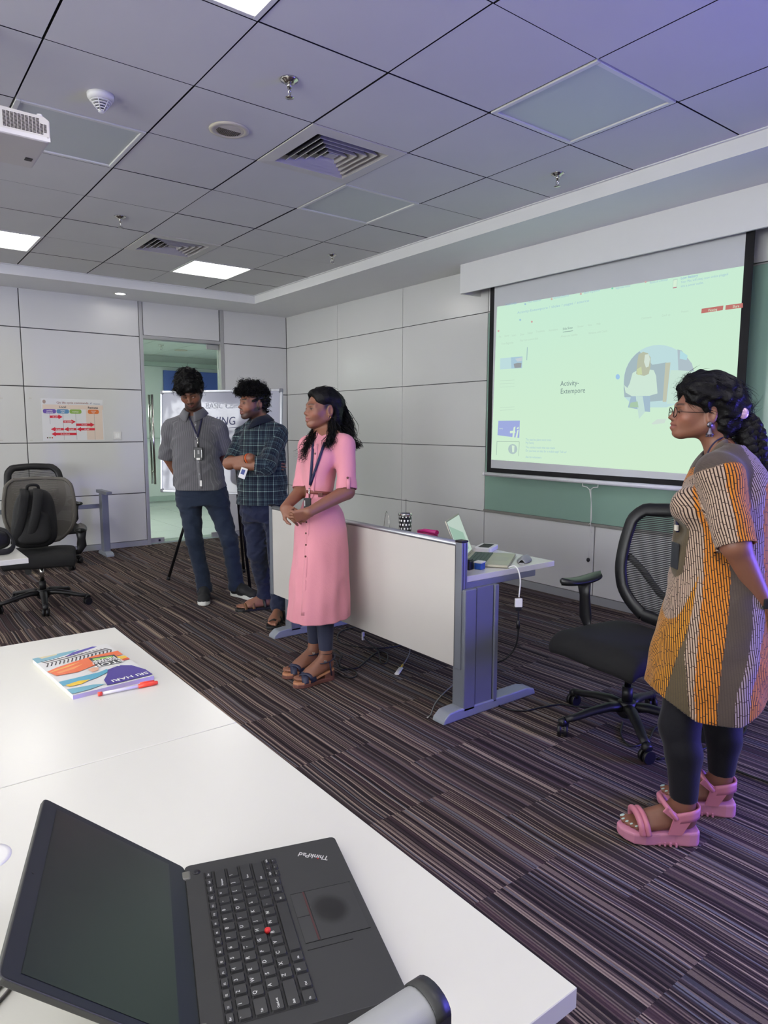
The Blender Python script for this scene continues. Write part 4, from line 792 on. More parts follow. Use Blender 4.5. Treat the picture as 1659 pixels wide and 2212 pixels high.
def kshape(a0, a1, b0, b1, lab, ls=.0062, nm='key', sub=None):
    mb = MB(); g = .0011; a0 += g; a1 -= g; b0 += g; b1 -= g; bot = rrect(a1 - a0, b1 - b0, .002, 2, (a0 + a1) / 2, (b0 + b1) / 2); tp = rrect(a1 - a0 - .0024, b1 - b0 - .003, .0018, 2, (a0 + a1) / 2 - .0003, (b0 + b1) / 2); n = len(bot)
    mb.add([LF(a, b, LH + .0002) for a, b in bot] + [LF(a, b, LH + .0026) for a, b in tp], [tuple(range(n, 2 * n))] + [(i, (i + 1) % n, n + (i + 1) % n, n + i) for i in range(n)])
    k = mb.build(nm, keym, lt_, True)
    if lab:
        # legends are read from the front edge: letters run from the left side (large b) towards b = 0
        o = LF(a0 + (a1 - a0) * (.42 if len(lab) == 1 else .6), b1 - .0032, LH + .0028); text('legend', lab, ls, o, (-lw[0], -lw[1], 0), (-lv[0], -lv[1], 0), leg, k, 0, 'LEFT', .0001)
u = .01905; b0 = .310                      # left end of the keyboard
def row(a0, a1, keys, start):
    b = b0 - start
    for lab, wd in keys:
        kshape(a0, a1, b - wd * u, b, lab, .0068 if len(lab) == 1 else .0036); b -= wd * u
fr = .0265
row(fr, fr + .0125, [(s, 14.9 / 16) for s in ('Esc', 'F1', 'F2', 'F3', 'F4', 'F5', 'F6', 'F7', 'F8', 'F9', 'F10', 'F11', 'F12', 'Home', 'End', 'Del')], 0)
r1 = fr + .0135; pit = .0187
row(r1, r1 + pit, [(s, .96) for s in '`1234567890-='] + [('Backspace', 2.4)], 0)
row(r1 + pit, r1 + 2 * pit, [('Tab', 1.45)] + [(s, 1.0) for s in 'QWERTYUIOP[]'] + [('\\', 1.43)], 0)
row(r1 + 2 * pit, r1 + 3 * pit, [('CapsLock', 1.75)] + [(s, 1.0) for s in "ASDFGHJKL;'"] + [('Enter', 2.13)], 0)
row(r1 + 3 * pit, r1 + 4 * pit, [('Shift', 2.25)] + [(s, 1.0) for s in 'ZXCVBNM,./'] + [('Shift', 2.63)], 0)
row(r1 + 4 * pit, r1 + 5 * pit, [('Fn', 1.1), ('Ctrl', 1.3), ('#', 1.0), ('Alt', 1.0), ('', 5.1), ('Alt', 1.0), ('PrtSc', 1.0), ('Ctrl', 1.0)], 0)
bq = b0 - 12.5 * u
for rr_, labs in ((0, ('PgUp', '^', 'PgDn')), (1, ('<', 'v', '>'))):
    for k, s in enumerate(labs): kshape(r1 + 4 * pit + rr_ * .0105, r1 + 4 * pit + rr_ * .0105 + .0105, bq - (k + 1) * .0158, bq - k * .0158, s, .0032)
p_ = LF(r1 + 3 * pit, b0 - 6.8 * u, LH); MB().lathe([(.0032, 0), (.0042, .003), (.0040, .0052), (.001, .006)], p_, 14).build('pointing_stick', M('red_rubber', (206, 40, 38), .55), lt_, True)
dkl = M('pad_line', (24, 25, 25), .5)
obox(MB(), LF, .139, .157, .118, .216, LH, LH + .0006).build('trackpad_buttons', M('pad_button', (48, 49, 49), .5), lt_, True, .0004)
obox(MB(), LF, .1565, .1585, .118, .216, LH + .0002, LH + .0009).build('button_edge', M('dark_red', (70, 26, 28), .5), lt_, True); obox(MB(), LF, .139, .157, .1665, .1675, LH + .0002, LH + .0009).build('button_edge', dkl, lt_, True)
tp_ = NT('trackpad_worn'); oc = tp_.co('Generated'); oc = tp_.n('ShaderNodeVectorMath', {0: oc, 1: (1, 1, 0)}, operation='MULTIPLY').outputs[0]; gsp = tp_.n('ShaderNodeVectorMath', {0: oc, 1: (.44, .55, 0)}, operation='DISTANCE')
tp_.base(tp_.ramp(gsp.outputs['Value'], [(0.0, lin((4, 4, 5))), (.18, lin((7, 7, 8))), (.30, lin((46, 47, 47)))])); tp_.b.inputs['Roughness'].default_value = .45
obox(MB(), LF, .160, .226, .118, .216, LH, LH + .0005).build('trackpad', tp_.m, lt_, True)
obox(MB(), LF, .160, .1604, .116, .218, LH, LH + .0007).build('pad_edge', dkl, lt_, True)
for b in (.1175, .2165): obox(MB(), LF, .139, .228, b - .0003, b + .0003, LH, LH + .0007).build('pad_edge', dkl, lt_, True)
obox(MB(), LF, .139, .2, .228, .229, LH, LH + .0005).build('reader_edge', dkl, lt_, True)
p_ = LF(.0165, .021, LH); MB().lathe([(.0058, 0), (.0055, .0006), (.001, .0004)], p_, 20).build('power_button', M('power_dark', (16, 17, 28), .3), lt_, True)
# brand lettering on the palm rest
o = LF(.205, .022, LH + .0004); xd = Vector((lv[0] * .55 + lw[0] * -.83, lv[1] * .55 + lw[1] * -.83, 0)); ang = math.radians(58)
xd = Vector((-lw[0], -lw[1], 0)); yd = Vector((-lv[0], -lv[1], 0)); xr = xd * math.cos(ang) + yd * math.sin(ang); yr = -xd * math.sin(ang) + yd * math.cos(ang)
o = tuple(onz(711, 1850, TZ + LH + .0004)); text('lettering', 'ThinkPad', .0145, o, xr, yr, M('badge_silver', (206, 206, 202), .4, .2), lt_, 0, 'LEFT', .0003, .9)
o2 = Vector(o) + xr * .0155 + yr * .0092; MB().cyl(o2, o2 + Vector((0, 0, .0006)), .0012, n=10).build('badge_dot', M('red_dot', (200, 30, 30), .4), lt_, True)
# lid
tl = math.radians(141.5); LHt = .238
def LL(a, b, c): return LF(-.004 + a * math.cos(tl) - c * math.sin(tl), b, LH - .008 + a * math.sin(tl) + c * math.cos(tl))
poly = rrect(LHt, LWd, .008, 4, LHt / 2, LWd / 2); mb = MB(); mb.add([LL(a, b, -.0075) for a, b in poly] + [LL(a, b, 0) for a, b in poly], [tuple(range(n_)), tuple(range(n_, 2 * n_))] + [(i, (i + 1) % n_, n_ + (i + 1) % n_, n_ + i) for i in range(n_)])
ll = mb.build('lid', M('lid_grey_edge', (62, 62, 58), .5), lt_, True, .0012)
# the lid's inner face points towards the user: c = 0 side or -.0075 side, whichever faces up/forward
sgn = 1 if (np.array(LL(.1, .1, .01)) - np.array(LL(.1, .1, 0))) @ np.array([lv[0], lv[1], 1.0]) > 0 else -1
cin = 0.0003 if sgn > 0 else -.0078
bez = M('lid_bezel_black', (30, 33, 35), .5); dsp = NT('display_off'); dsp.base(lin((26, 30, 27))); dsp.b.inputs['Roughness'].default_value = .28
poly = rrect(LHt - .004, LWd - .004, .007, 4, LHt / 2, LWd / 2); MB().add([LL(a, b, cin) for a, b in poly], [tuple(range(n_))]).build('bezel', bez, ll, True)
MB().add([LL(a, b, cin + sgn * .0005) for a, b in ((.03, .014), (.03, LWd - .014), (LHt - .022, LWd - .014), (LHt - .022, .014))], [(0, 1, 2, 3)]).build('display', dsp.m, ll, True)
for b in (.015, LWd - .04): obox(MB(), LF, -.012, .008, b, b + .02, LH - .009, LH + .002).build('hinge', M('hinge_metal', (150, 150, 140), .3, .8), lt_, True, .003)
MB().cyl(LL(LHt - .01, LWd / 2, cin), LL(LHt - .01, LWd / 2, cin + sgn * .0004), .002, n=10).build('camera', black_plastic, ll, True)

# ---- added unseen blue light source, shaped as a display; tints the near side of everything
dv = thing('display_monitor', 'large monitor on a stand showing a plain blue screen, behind the photographer', 'monitor', (3.15, -3.5, 0), 1.318)
MB().box(-.66, .66, -.05, .0, .40, 1.20).build('case', black_plastic, dv, bevel=.006)
MB().box(-.64, .64, .0, .003, .42, 1.18).build('screen', glow('blue_display', (104, 94, 255), BLUE), dv)
for s in (-1, 1):
    MB().box(s * .35 - .03, s * .35 + .03, -.06, -.02, .03, .5).build('leg', dark_metal, dv, bevel=.004); MB().box(s * .35 - .04, s * .35 + .04, -.28, .22, 0, .03).build('foot', dark_metal, dv, bevel=.004)
# ================================================================ projector under the ceiling
pj = thing('projector', 'white projector with slotted side vent hanging from the ceiling at upper left', 'projector', (-.2, .03, 2.4))
pw = M('projector_white', (200, 197, 188), .45)
PX0, PX1, PY0, PY1, PZ0_, PZ1_ = -.42, -.022, -.13, .19, 2.400, 2.487
MB().prism([(PX0, PZ0_ + .012), (PX0 + .012, PZ0_), (PX1 - .008, PZ0_), (PX1, PZ0_ + .010), (PX1, PZ1_ - .008), (PX1 - .02, PZ1_ + .004), (PX0, PZ1_ + .012)], PY0, PY1, 'y').build('body', pw, pj, True, .005)
MB().box(PX0, PX1 - .001, PY0 - .0012, PY0 + .001, PZ0_ + .004, PZ0_ + .018).build('trim_strip', M('projector_trim', (208, 206, 202), .35), pj, True)
slot = M('vent_slot', (52, 44, 36), .8)
for r in range(13):
    for c in range(12):
        x = PX1 - .012 - .0122 * c; z = PZ0_ + .026 + r * .0042
        if c < 2 and r > 8: continue
        if c == 0 and r < 2: continue
        MB().box(x - .0098, x, PY0 - .0016, PY0 + .002, z, z + .0022).build('vent_slot', slot, pj, True)
MB().cyl((PX1 - .009, PY0 - .002, PZ0_ + .018), (PX1 - .009, PY0, PZ0_ + .018), .003, n=10).build('screw', M('proj_screw', (170, 166, 158), .4), pj, True)
MB().box(PX1 - .05, PX1 - .022, PY0 + .20, PY0 + .235, PZ0_ - .002, PZ0_ + .004).build('adjuster_foot', dark_metal, pj, True, .003)
MB().cyl((PX1 - .03, .10, PZ0_ + .048), (PX1 + .003, .10, PZ0_ + .048), .03, n=24).build('lens', black_plastic, pj, True)
MB().lathe([(.008, 0), (.011, .004), (.009, .01), (.002, .012)], (PX1 - .03, PY0 + .02, PZ1_ + .004), 14).build('knob', white_plastic, pj, True)
MB().cyl((-.23, .03, 2.49), (-.23, .03, ZC), .022, n=16).build('ceiling_pole', pw, pj, True)
MB().box(-.31, -.15, -.05, .11, 2.488, 2.512).build('mount_plate', dark_metal, pj, True, .003)
MB().lathe([(.06, 0), (.06, -.012), (.03, -.016)], (-.23, .03, ZC), 24).build('ceiling_flange', pw, pj, True)

# ================================================================ corridor seen through the glass door
cor = M('corridor_wall', (214, 221, 216), .6); cfl = M('corridor_tile', (218, 223, 216), .25)
struct(MB().box(.2, 4.6, YW + .125, YW + 4.2, -.06, 0.0).build('floor_corridor', M('corridor_grout', (150, 160, 152), .6)))
flr = bpy.data.objects['floor_corridor']
me = MB().box(.003, .597, .003, .597, 0, .004).mesh('floor_tile'); me.materials.append(cfl)
for i in range(7):
    for j in range(6):
        o = bpy.data.objects.new('floor_tile', me); COL.objects.link(o); o.parent = flr; o.location = (.3 + .6 * i, YW + .3 + .6 * j, 0)
struct(MB().box(.2, 4.6, YW + 3.75, YW + 3.85, 0, 2.95).build('wall_corridor', cor))
struct(MB().box(.1, .2, YW + .125, YW + 3.85, 0, 2.95).build('wall_corridor_left', cor)); struct(MB().box(4.6, 4.7, YW + .125, YW + 3.85, 0, 2.95).build('wall_corridor_right', cor))
struct(MB().box(.2, 4.6, YW + 3.70, YW + 3.752, 1.16, 1.172).box(.2, 4.6, YW + 3.70, YW + 3.752, .1, .18).build('trim_4', M('corridor_trim', (168, 184, 176), .5)))
struct(MB().box(3.50, 4.55, YW + 3.70, YW + 3.76, .7, 2.30).build('trim_5', M('corridor_blue_panel', (74, 98, 176), .5)))
struct(MB().box(.2, 4.6, YW + 3.66, YW + 3.75, 2.36, 2.43).build('trim_6', M('corridor_beam', (172, 186, 178), .5)))
cc_ = struct(MB().box(.2, 4.6, YW + .125, YW + 3.85, 2.55, 2.63).build('ceiling_corridor', grid_mat))
me = MB().box(.004, .596, .004, .596, -.012, 0).mesh('ceiling_tile'); me.materials.append(M('corridor_ceiling_tile', (214, 222, 216), .9))
for i in range(7):
    for j in range(6):
        o = bpy.data.objects.new('ceiling_tile', me); COL.objects.link(o); o.parent = cc_; o.location = (.3 + .6 * i, YW + .2 + .6 * j, 2.55)
sprinkler(2.93, YW + 2.2, 'small sprinkler on the corridor ceiling seen through the glass door', 2.538)
t = thing('corridor_speaker', 'round corridor ceiling loudspeaker seen through the glass door', 'speaker', (3.42, YW + 2.7, 2.538)); MB().lathe([(.1, 0), (.095, -.006), (.07, -.008)], n=28).build('rim', cream, t); MB().lathe([(.07, -.007), (.001, -.009)], n=28).build('grille', cream, t)
for k, (x, y) in enumerate(((1.0, 1.0), (1.2, 2.4), (3.9, .7))):
    t = thing('ceiling_light', ('corridor ceiling light hidden beside the door, near one', 'corridor ceiling light hidden left of the door, far one', 'corridor ceiling light hidden right of the door')[k], 'ceiling light', (x, YW + y, 2.538)); MB().box(-.29, .29, -.29, .29, -.008, 0).build('frame', fr_mat, t); MB().box(-.27, .27, -.27, .27, -.012, -.008).build('diffuser', emis('corridor_diffuser', (250, 255, 250), 24.0), t)
# ================================================================ people: sculpting with distance fields
RGT = np.array([.795, -.607, 0.0]); RGT /= np.linalg.norm(RGT); AWY = np.array([.607, .795, 0.0]); AWY /= np.linalg.norm(AWY); UPZ = np.array([0, 0, 1.0])
def nrm(v): v = np.array(v, float); return v / np.linalg.norm(v)
class Field:
    TR = .05
    def __init__(s, lo, hi, h):
        s.lo = np.array(lo, np.float32) - .03; s.h = h; s.n = np.ceil((np.array(hi) + .03 - s.lo) / h).astype(int) + 1
        s.D = np.full(s.n, s.TR, np.float32); s.ax = [s.lo[i] + h * np.arange(s.n[i], dtype=np.float32) for i in range(3)]
    def sl(s, lo, hi, pad):
        a = np.clip(np.floor((np.array(lo) - pad - s.lo) / s.h).astype(int), 0, s.n); b = np.clip(np.ceil((np.array(hi) + pad - s.lo) / s.h).astype(int) + 1, 0, s.n)
        sl = tuple(slice(a[i], b[i]) for i in range(3))
        return sl, (s.ax[0][sl[0]][:, None, None], s.ax[1][sl[1]][None, :, None], s.ax[2][sl[2]][None, None, :])
    def put(s, sl, d, k, sub=False):
        A = s.D[sl]
        if d.size == 0: return
        if sub: d = -d
        if k > 0:
            h = np.maximum(k - np.abs(A - d), 0) / k; m = h * h * (k / 4)
            s.D[sl] = (np.maximum(A, d) + m) if sub else (np.minimum(A, d) - m)
        else: s.D[sl] = np.maximum(A, d) if sub else np.minimum(A, d)
    def cone(s, a, b, ra, rb=None, k=.02, sub=False):
        a = np.array(a, np.float32); b = np.array(b, np.float32); rb = ra if rb is None else rb; rm = max(ra, rb)
        sl, (X, Y, Z) = s.sl(np.minimum(a, b) - rm, np.maximum(a, b) + rm, s.TR if not sub else .01)
        ab = b - a; L2 = float(ab @ ab) + 1e-12
        px, py, pz = X - a[0], Y - a[1], Z - a[2]
        t = np.clip((px * ab[0] + py * ab[1] + pz * ab[2]) / L2, 0, 1)
        d = np.sqrt((px - t * ab[0]) ** 2 + (py - t * ab[1]) ** 2 + (pz - t * ab[2]) ** 2) - (ra + (rb - ra) * t)
        s.put(sl, d, k, sub)
    def chain(s, pts, rs, k=.02):
        for i in range(len(pts) - 1): s.cone(pts[i], pts[i + 1], rs[i], rs[i + 1], k)
    def ell(s, c, rad, axes=None, k=.02, sub=False):
        c = np.array(c, np.float32); rm = max(rad); sl, (X, Y, Z) = s.sl(c - rm, c + rm, s.TR if not sub else .01)
        p = (X - c[0], Y - c[1], Z - c[2]); A = np.eye(3) if axes is None else np.array(axes, np.float32)
        q = [(p[0] * A[i][0] + p[1] * A[i][1] + p[2] * A[i][2]) / rad[i] for i in range(3)]
        k0 = np.sqrt(q[0] ** 2 + q[1] ** 2 + q[2] ** 2); k1 = np.sqrt((q[0] / rad[0]) ** 2 + (q[1] / rad[1]) ** 2 + (q[2] / rad[2]) ** 2)
        d = np.where(k0 < 1e-4, -min(rad), k0 * (k0 - 1) / np.maximum(k1, 1e-6)); s.put(sl, d.astype(np.float32), k, sub)
    def loft(s, rows, k=.02, fold=None, zlo=None, zhi=None):
        """rows of (z, X, Y, a, b): elliptic sections, X along the picture's right, Y away from the camera"""
        R_ = np.array(sorted(rows), np.float32); ctr = R_[:, 1:2] * RGT + R_[:, 2:3] * AWY; rm = R_[:, 3:5].max()
        lo = np.array([ctr[:, 0].min() - rm, ctr[:, 1].min() - rm, R_[0, 0]]); hi = np.array([ctr[:, 0].max() + rm, ctr[:, 1].max() + rm, R_[-1, 0]])
        sl, (X, Y, Z) = s.sl(lo, hi, s.TR); z = Z[0, 0]
        zz = np.linspace(R_[0, 0], R_[-1, 0], 200); f = []
        for i in range(1, 5):
            g = np.interp(zz, R_[:, 0], R_[:, i]); kk = np.ones(13) / 13; g = np.convolve(np.pad(g, 6, 'edge'), kk, 'valid'); f.append(np.interp(z, zz, g).astype(np.float32)[None, None, :])
        P = X * RGT[0] + Y * RGT[1] - f[0]; Q = X * AWY[0] + Y * AWY[1] - f[1]; a, b = f[2], f[3]
        if fold is not None: w = 1 + fold(np.arctan2(Q / b, P / a), Z); a = a * w; b = b * w
        d = (np.sqrt((P / a) ** 2 + (Q / b) ** 2) - 1) * np.minimum(a, b)
        d = np.maximum(d, np.maximum((R_[0, 0] if zlo is None else zlo) - Z, Z - (R_[-1, 0] if zhi is None else zhi))); s.put(sl, d.astype(np.float32), k)
    def cut(s, c, n, R=None, k=0.0):
        """remove the half space beyond plane (c, n), within R of c"""
        c = np.array(c, np.float32); n = nrm(n); R2 = 5.0 if R is None else R
        sl, (X, Y, Z) = s.sl(c - R2, c + R2, 0); d = -((X - c[0]) * n[0] + (Y - c[1]) * n[1] + (Z - c[2]) * n[2])
        if R is not None: d = np.maximum(d, np.sqrt((X - c[0]) ** 2 + (Y - c[1]) ** 2 + (Z - c[2]) ** 2) - R)
        s.put(sl, d.astype(np.float32), k, True)
    def wrinkle(s, amp, wl, seed, zs=1.0):
        rg = np.random.RandomState(seed); m = np.abs(s.D) < .03; idx = np.nonzero(m); p = np.stack([s.ax[i][idx[i]] for i in range(3)], 1); p[:, 2] *= zs
        w = np.zeros(len(p), np.float32)
        for q in range(7):
            k = nrm(rg.randn(3)) * (2 * np.pi / (wl * rg.uniform(.6, 1.7))); ph = rg.uniform(0, 6.28)
            w += np.sin(p @ k + ph + 1.6 * np.sin(p @ (k[[1, 2, 0]] * .6) + ph))
        s.D[idx] += (amp / 2.6) * w
    def mesh(s, name, drop=None):
        D = s.D; ins = D < 0; c = ins[:-1, :-1, :-1]; cnt = np.zeros(c.shape, np.uint8)
        for i in (0, 1):
            for j in (0, 1):
                for k in (0, 1): cnt += ins[i:D.shape[0] - 1 + i, j:D.shape[1] - 1 + j, k:D.shape[2] - 1 + k]
        I, J, K = np.nonzero((cnt > 0) & (cnt < 8)); N = len(I); vid = np.full(c.shape, -1, np.int32); vid[I, J, K] = np.arange(N)
        cor = [(i, j, k) for i in (0, 1) for j in (0, 1) for k in (0, 1)]; val = [D[I + i, J + j, K + k] for i, j, k in cor]
        acc = np.zeros((N, 3), np.float32); w = np.zeros((N, 1), np.float32)
        for a in range(8):
            for b in range(a + 1, 8):
                if sum(abs(cor[a][q] - cor[b][q]) for q in range(3)) != 1: continue
                m = (val[a] < 0) != (val[b] < 0); t = np.where(m, val[a] / np.where(m, val[a] - val[b], 1), 0)[:, None]
                acc += m[:, None] * (np.array(cor[a], np.float32) * (1 - t) + np.array(cor[b], np.float32) * t); w += m[:, None]
        V = s.lo + s.h * (np.stack([I, J, K], 1) + acc / w); F_ = []
        for ax in range(3):
            o = [q for q in range(3) if q != ax]; A = np.take(ins, range(0, D.shape[ax] - 1), ax); B = np.take(ins, range(1, D.shape[ax]), ax); e = np.nonzero(A != B); e = np.array(e)
            ok = (e[o[0]] > 0) & (e[o[1]] > 0) & (e[o[0]] < vid.shape[o[0]]) & (e[o[1]] < vid.shape[o[1]]); e = e[:, ok]; up = A[tuple(e)]
            q = []
            for d0, d1 in ((1, 1), (0, 1), (0, 0), (1, 0)):
                f = e.copy(); f[o[0]] -= d0; f[o[1]] -= d1; q.append(vid[tuple(f)])
            q = np.stack(q, 1); flip = up if ax != 1 else ~up; q[~flip] = q[~flip][:, ::-1]; F_.append(q)
        Fa = np.concatenate(F_); Fa = Fa[(Fa >= 0).all(1)]
        nf = np.cross(V[Fa[:, 2]] - V[Fa[:, 0]], V[Fa[:, 3]] - V[Fa[:, 1]]); g = np.clip(((V[Fa].mean(1) - s.lo) / s.h).round().astype(int), 1, np.array(D.shape) - 2); gr_ = np.stack([D[tuple((g + o).T)] - D[tuple((g - o).T)] for o in np.eye(3, dtype=int)], 1)
        fl = (nf * gr_).sum(1) < 0; Fa[fl] = Fa[fl][:, ::-1]
        if drop is not None:
            dm = drop(V); Fa = Fa[~dm[Fa].all(1)]; use = np.unique(Fa); mp = np.full(len(V), -1, np.int32); mp[use] = np.arange(len(use)); V = V[use]; Fa = mp[Fa]
        return V.astype(np.float64), Fa
    def cast(s, u, v, off=0.0, d0=None, d1=None):
        """first point of this surface along the view ray of picture point u, v"""
        d = ray(u, v); t = np.arange(d0, d1, .002); P = CC + t[:, None] * d; g = np.round((P - s.lo) / s.h).astype(int); ok = ((g >= 0) & (g < s.n)).all(1); g = np.clip(g, 0, s.n - 1)
        vals = np.where(ok, s.D[g[:, 0], g[:, 1], g[:, 2]], 1.0); hit = np.nonzero(vals < 0)[0]
        if len(hit) == 0: return None
        i = hit[0]; f = 0 if i == 0 else vals[i] / (vals[i - 1] - vals[i] + 1e-9); return CC + (t[i] + min(0, f) * .002 - off) * d
def fast_mesh(name, V, Fq, attrs=None, smooth=True):
    me = bpy.data.meshes.new(name); k = Fq.shape[1]; me.vertices.add(len(V)); me.vertices.foreach_set('co', np.ascontiguousarray(V, np.float32).ravel())
    me.loops.add(len(Fq) * k); me.loops.foreach_set('vertex_index', np.ascontiguousarray(Fq, np.int32).ravel()); me.polygons.add(len(Fq)); me.polygons.foreach_set('loop_start', np.arange(0, len(Fq) * k, k, dtype=np.int32))
    me.update(calc_edges=True); me.polygons.foreach_set('use_smooth', np.full(len(Fq), smooth)); me.validate()
    for n, (ty, a) in (attrs or {}).items():
        at = me.attributes.new(n, ty, 'POINT'); at.data.foreach_set('color' if ty == 'FLOAT_COLOR' else 'vector', np.ascontiguousarray(a, np.float32).ravel())
    return me
def relax(V, Fq, it=1, w=.5):
    for _ in range(it):
        S = np.zeros_like(V); c = np.zeros(len(V))
        for i in range(4):
            for j in (1, 3): np.add.at(S, Fq[:, i], V[Fq[:, (i + j) % 4]]); np.add.at(c, Fq[:, i], 1)
        V = V * (1 - w) + w * S / np.maximum(c, 1)[:, None]
    return V
def strands(name, P, Rr, mat, parent, sides=4):
    """P: (n, m, 3) guide points, Rr: (n, m) radii -> one mesh of thin tapered locks"""
    P = np.array(P, float); n, m_, _ = P.shape; T = np.gradient(P, axis=1); T /= np.linalg.norm(T, axis=2, keepdims=True) + 1e-9
    ref = np.where(np.abs(T[..., 2:3]) < .9, np.array([0, 0, 1.0]), np.array([1.0, 0, 0])); N = np.cross(T, ref); N /= np.linalg.norm(N, axis=2, keepdims=True) + 1e-9; B = np.cross(T, N)
    ring = [P + Rr[..., None] * (N * math.cos(2 * math.pi * k / sides) + B * math.sin(2 * math.pi * k / sides)) for k in range(sides)]
    V = np.stack(ring, 2).reshape(-1, 3); base = (np.arange(n)[:, None, None] * m_ + np.arange(m_ - 1)[None, :, None]) * sides; k = np.arange(sides)[None, None, :]
    F_ = np.stack([base + k, base + (k + 1) % sides, base + sides + (k + 1) % sides, base + sides + k], -1).reshape(-1, 4)
    return link_mesh(name, fast_mesh(name, V, F_), mat, parent, True)
def skin_mat(name):
    t = NT(name); t.link(t.attr('Col').outputs[0], t.b.inputs['Base Color']); t.b.inputs['Roughness'].default_value = .48; t.b.inputs['Subsurface Weight'].default_value = .08; t.b.inputs['Subsurface Radius'].default_value = (.012, .005, .003)
    nz = t.n('ShaderNodeTexNoise', {'Vector': t.co(), 'Scale': 260.0, 'Detail': 2.0}); t.bump(nz.outputs[0], .12, .001); return t.m
SKIN = skin_mat('skin')
def hair_mat(name, rgb=(10, 9, 9)):
    t = NT(name); t.base(lin(rgb)); t.b.inputs['Roughness'].default_value = .5; t.b.inputs['Specular IOR Level'].default_value = .22
    nz = t.n('ShaderNodeTexNoise', {'Vector': t.co(), 'Scale': 190.0, 'Detail': 3.0}); t.bump(nz.outputs[0], .5, .003); return t.m
HAIR = hair_mat('black_hair'); EYEW = M('eye_white', (206, 200, 194), .25); IRIS = M('iris_dark', (26, 18, 15), .15)
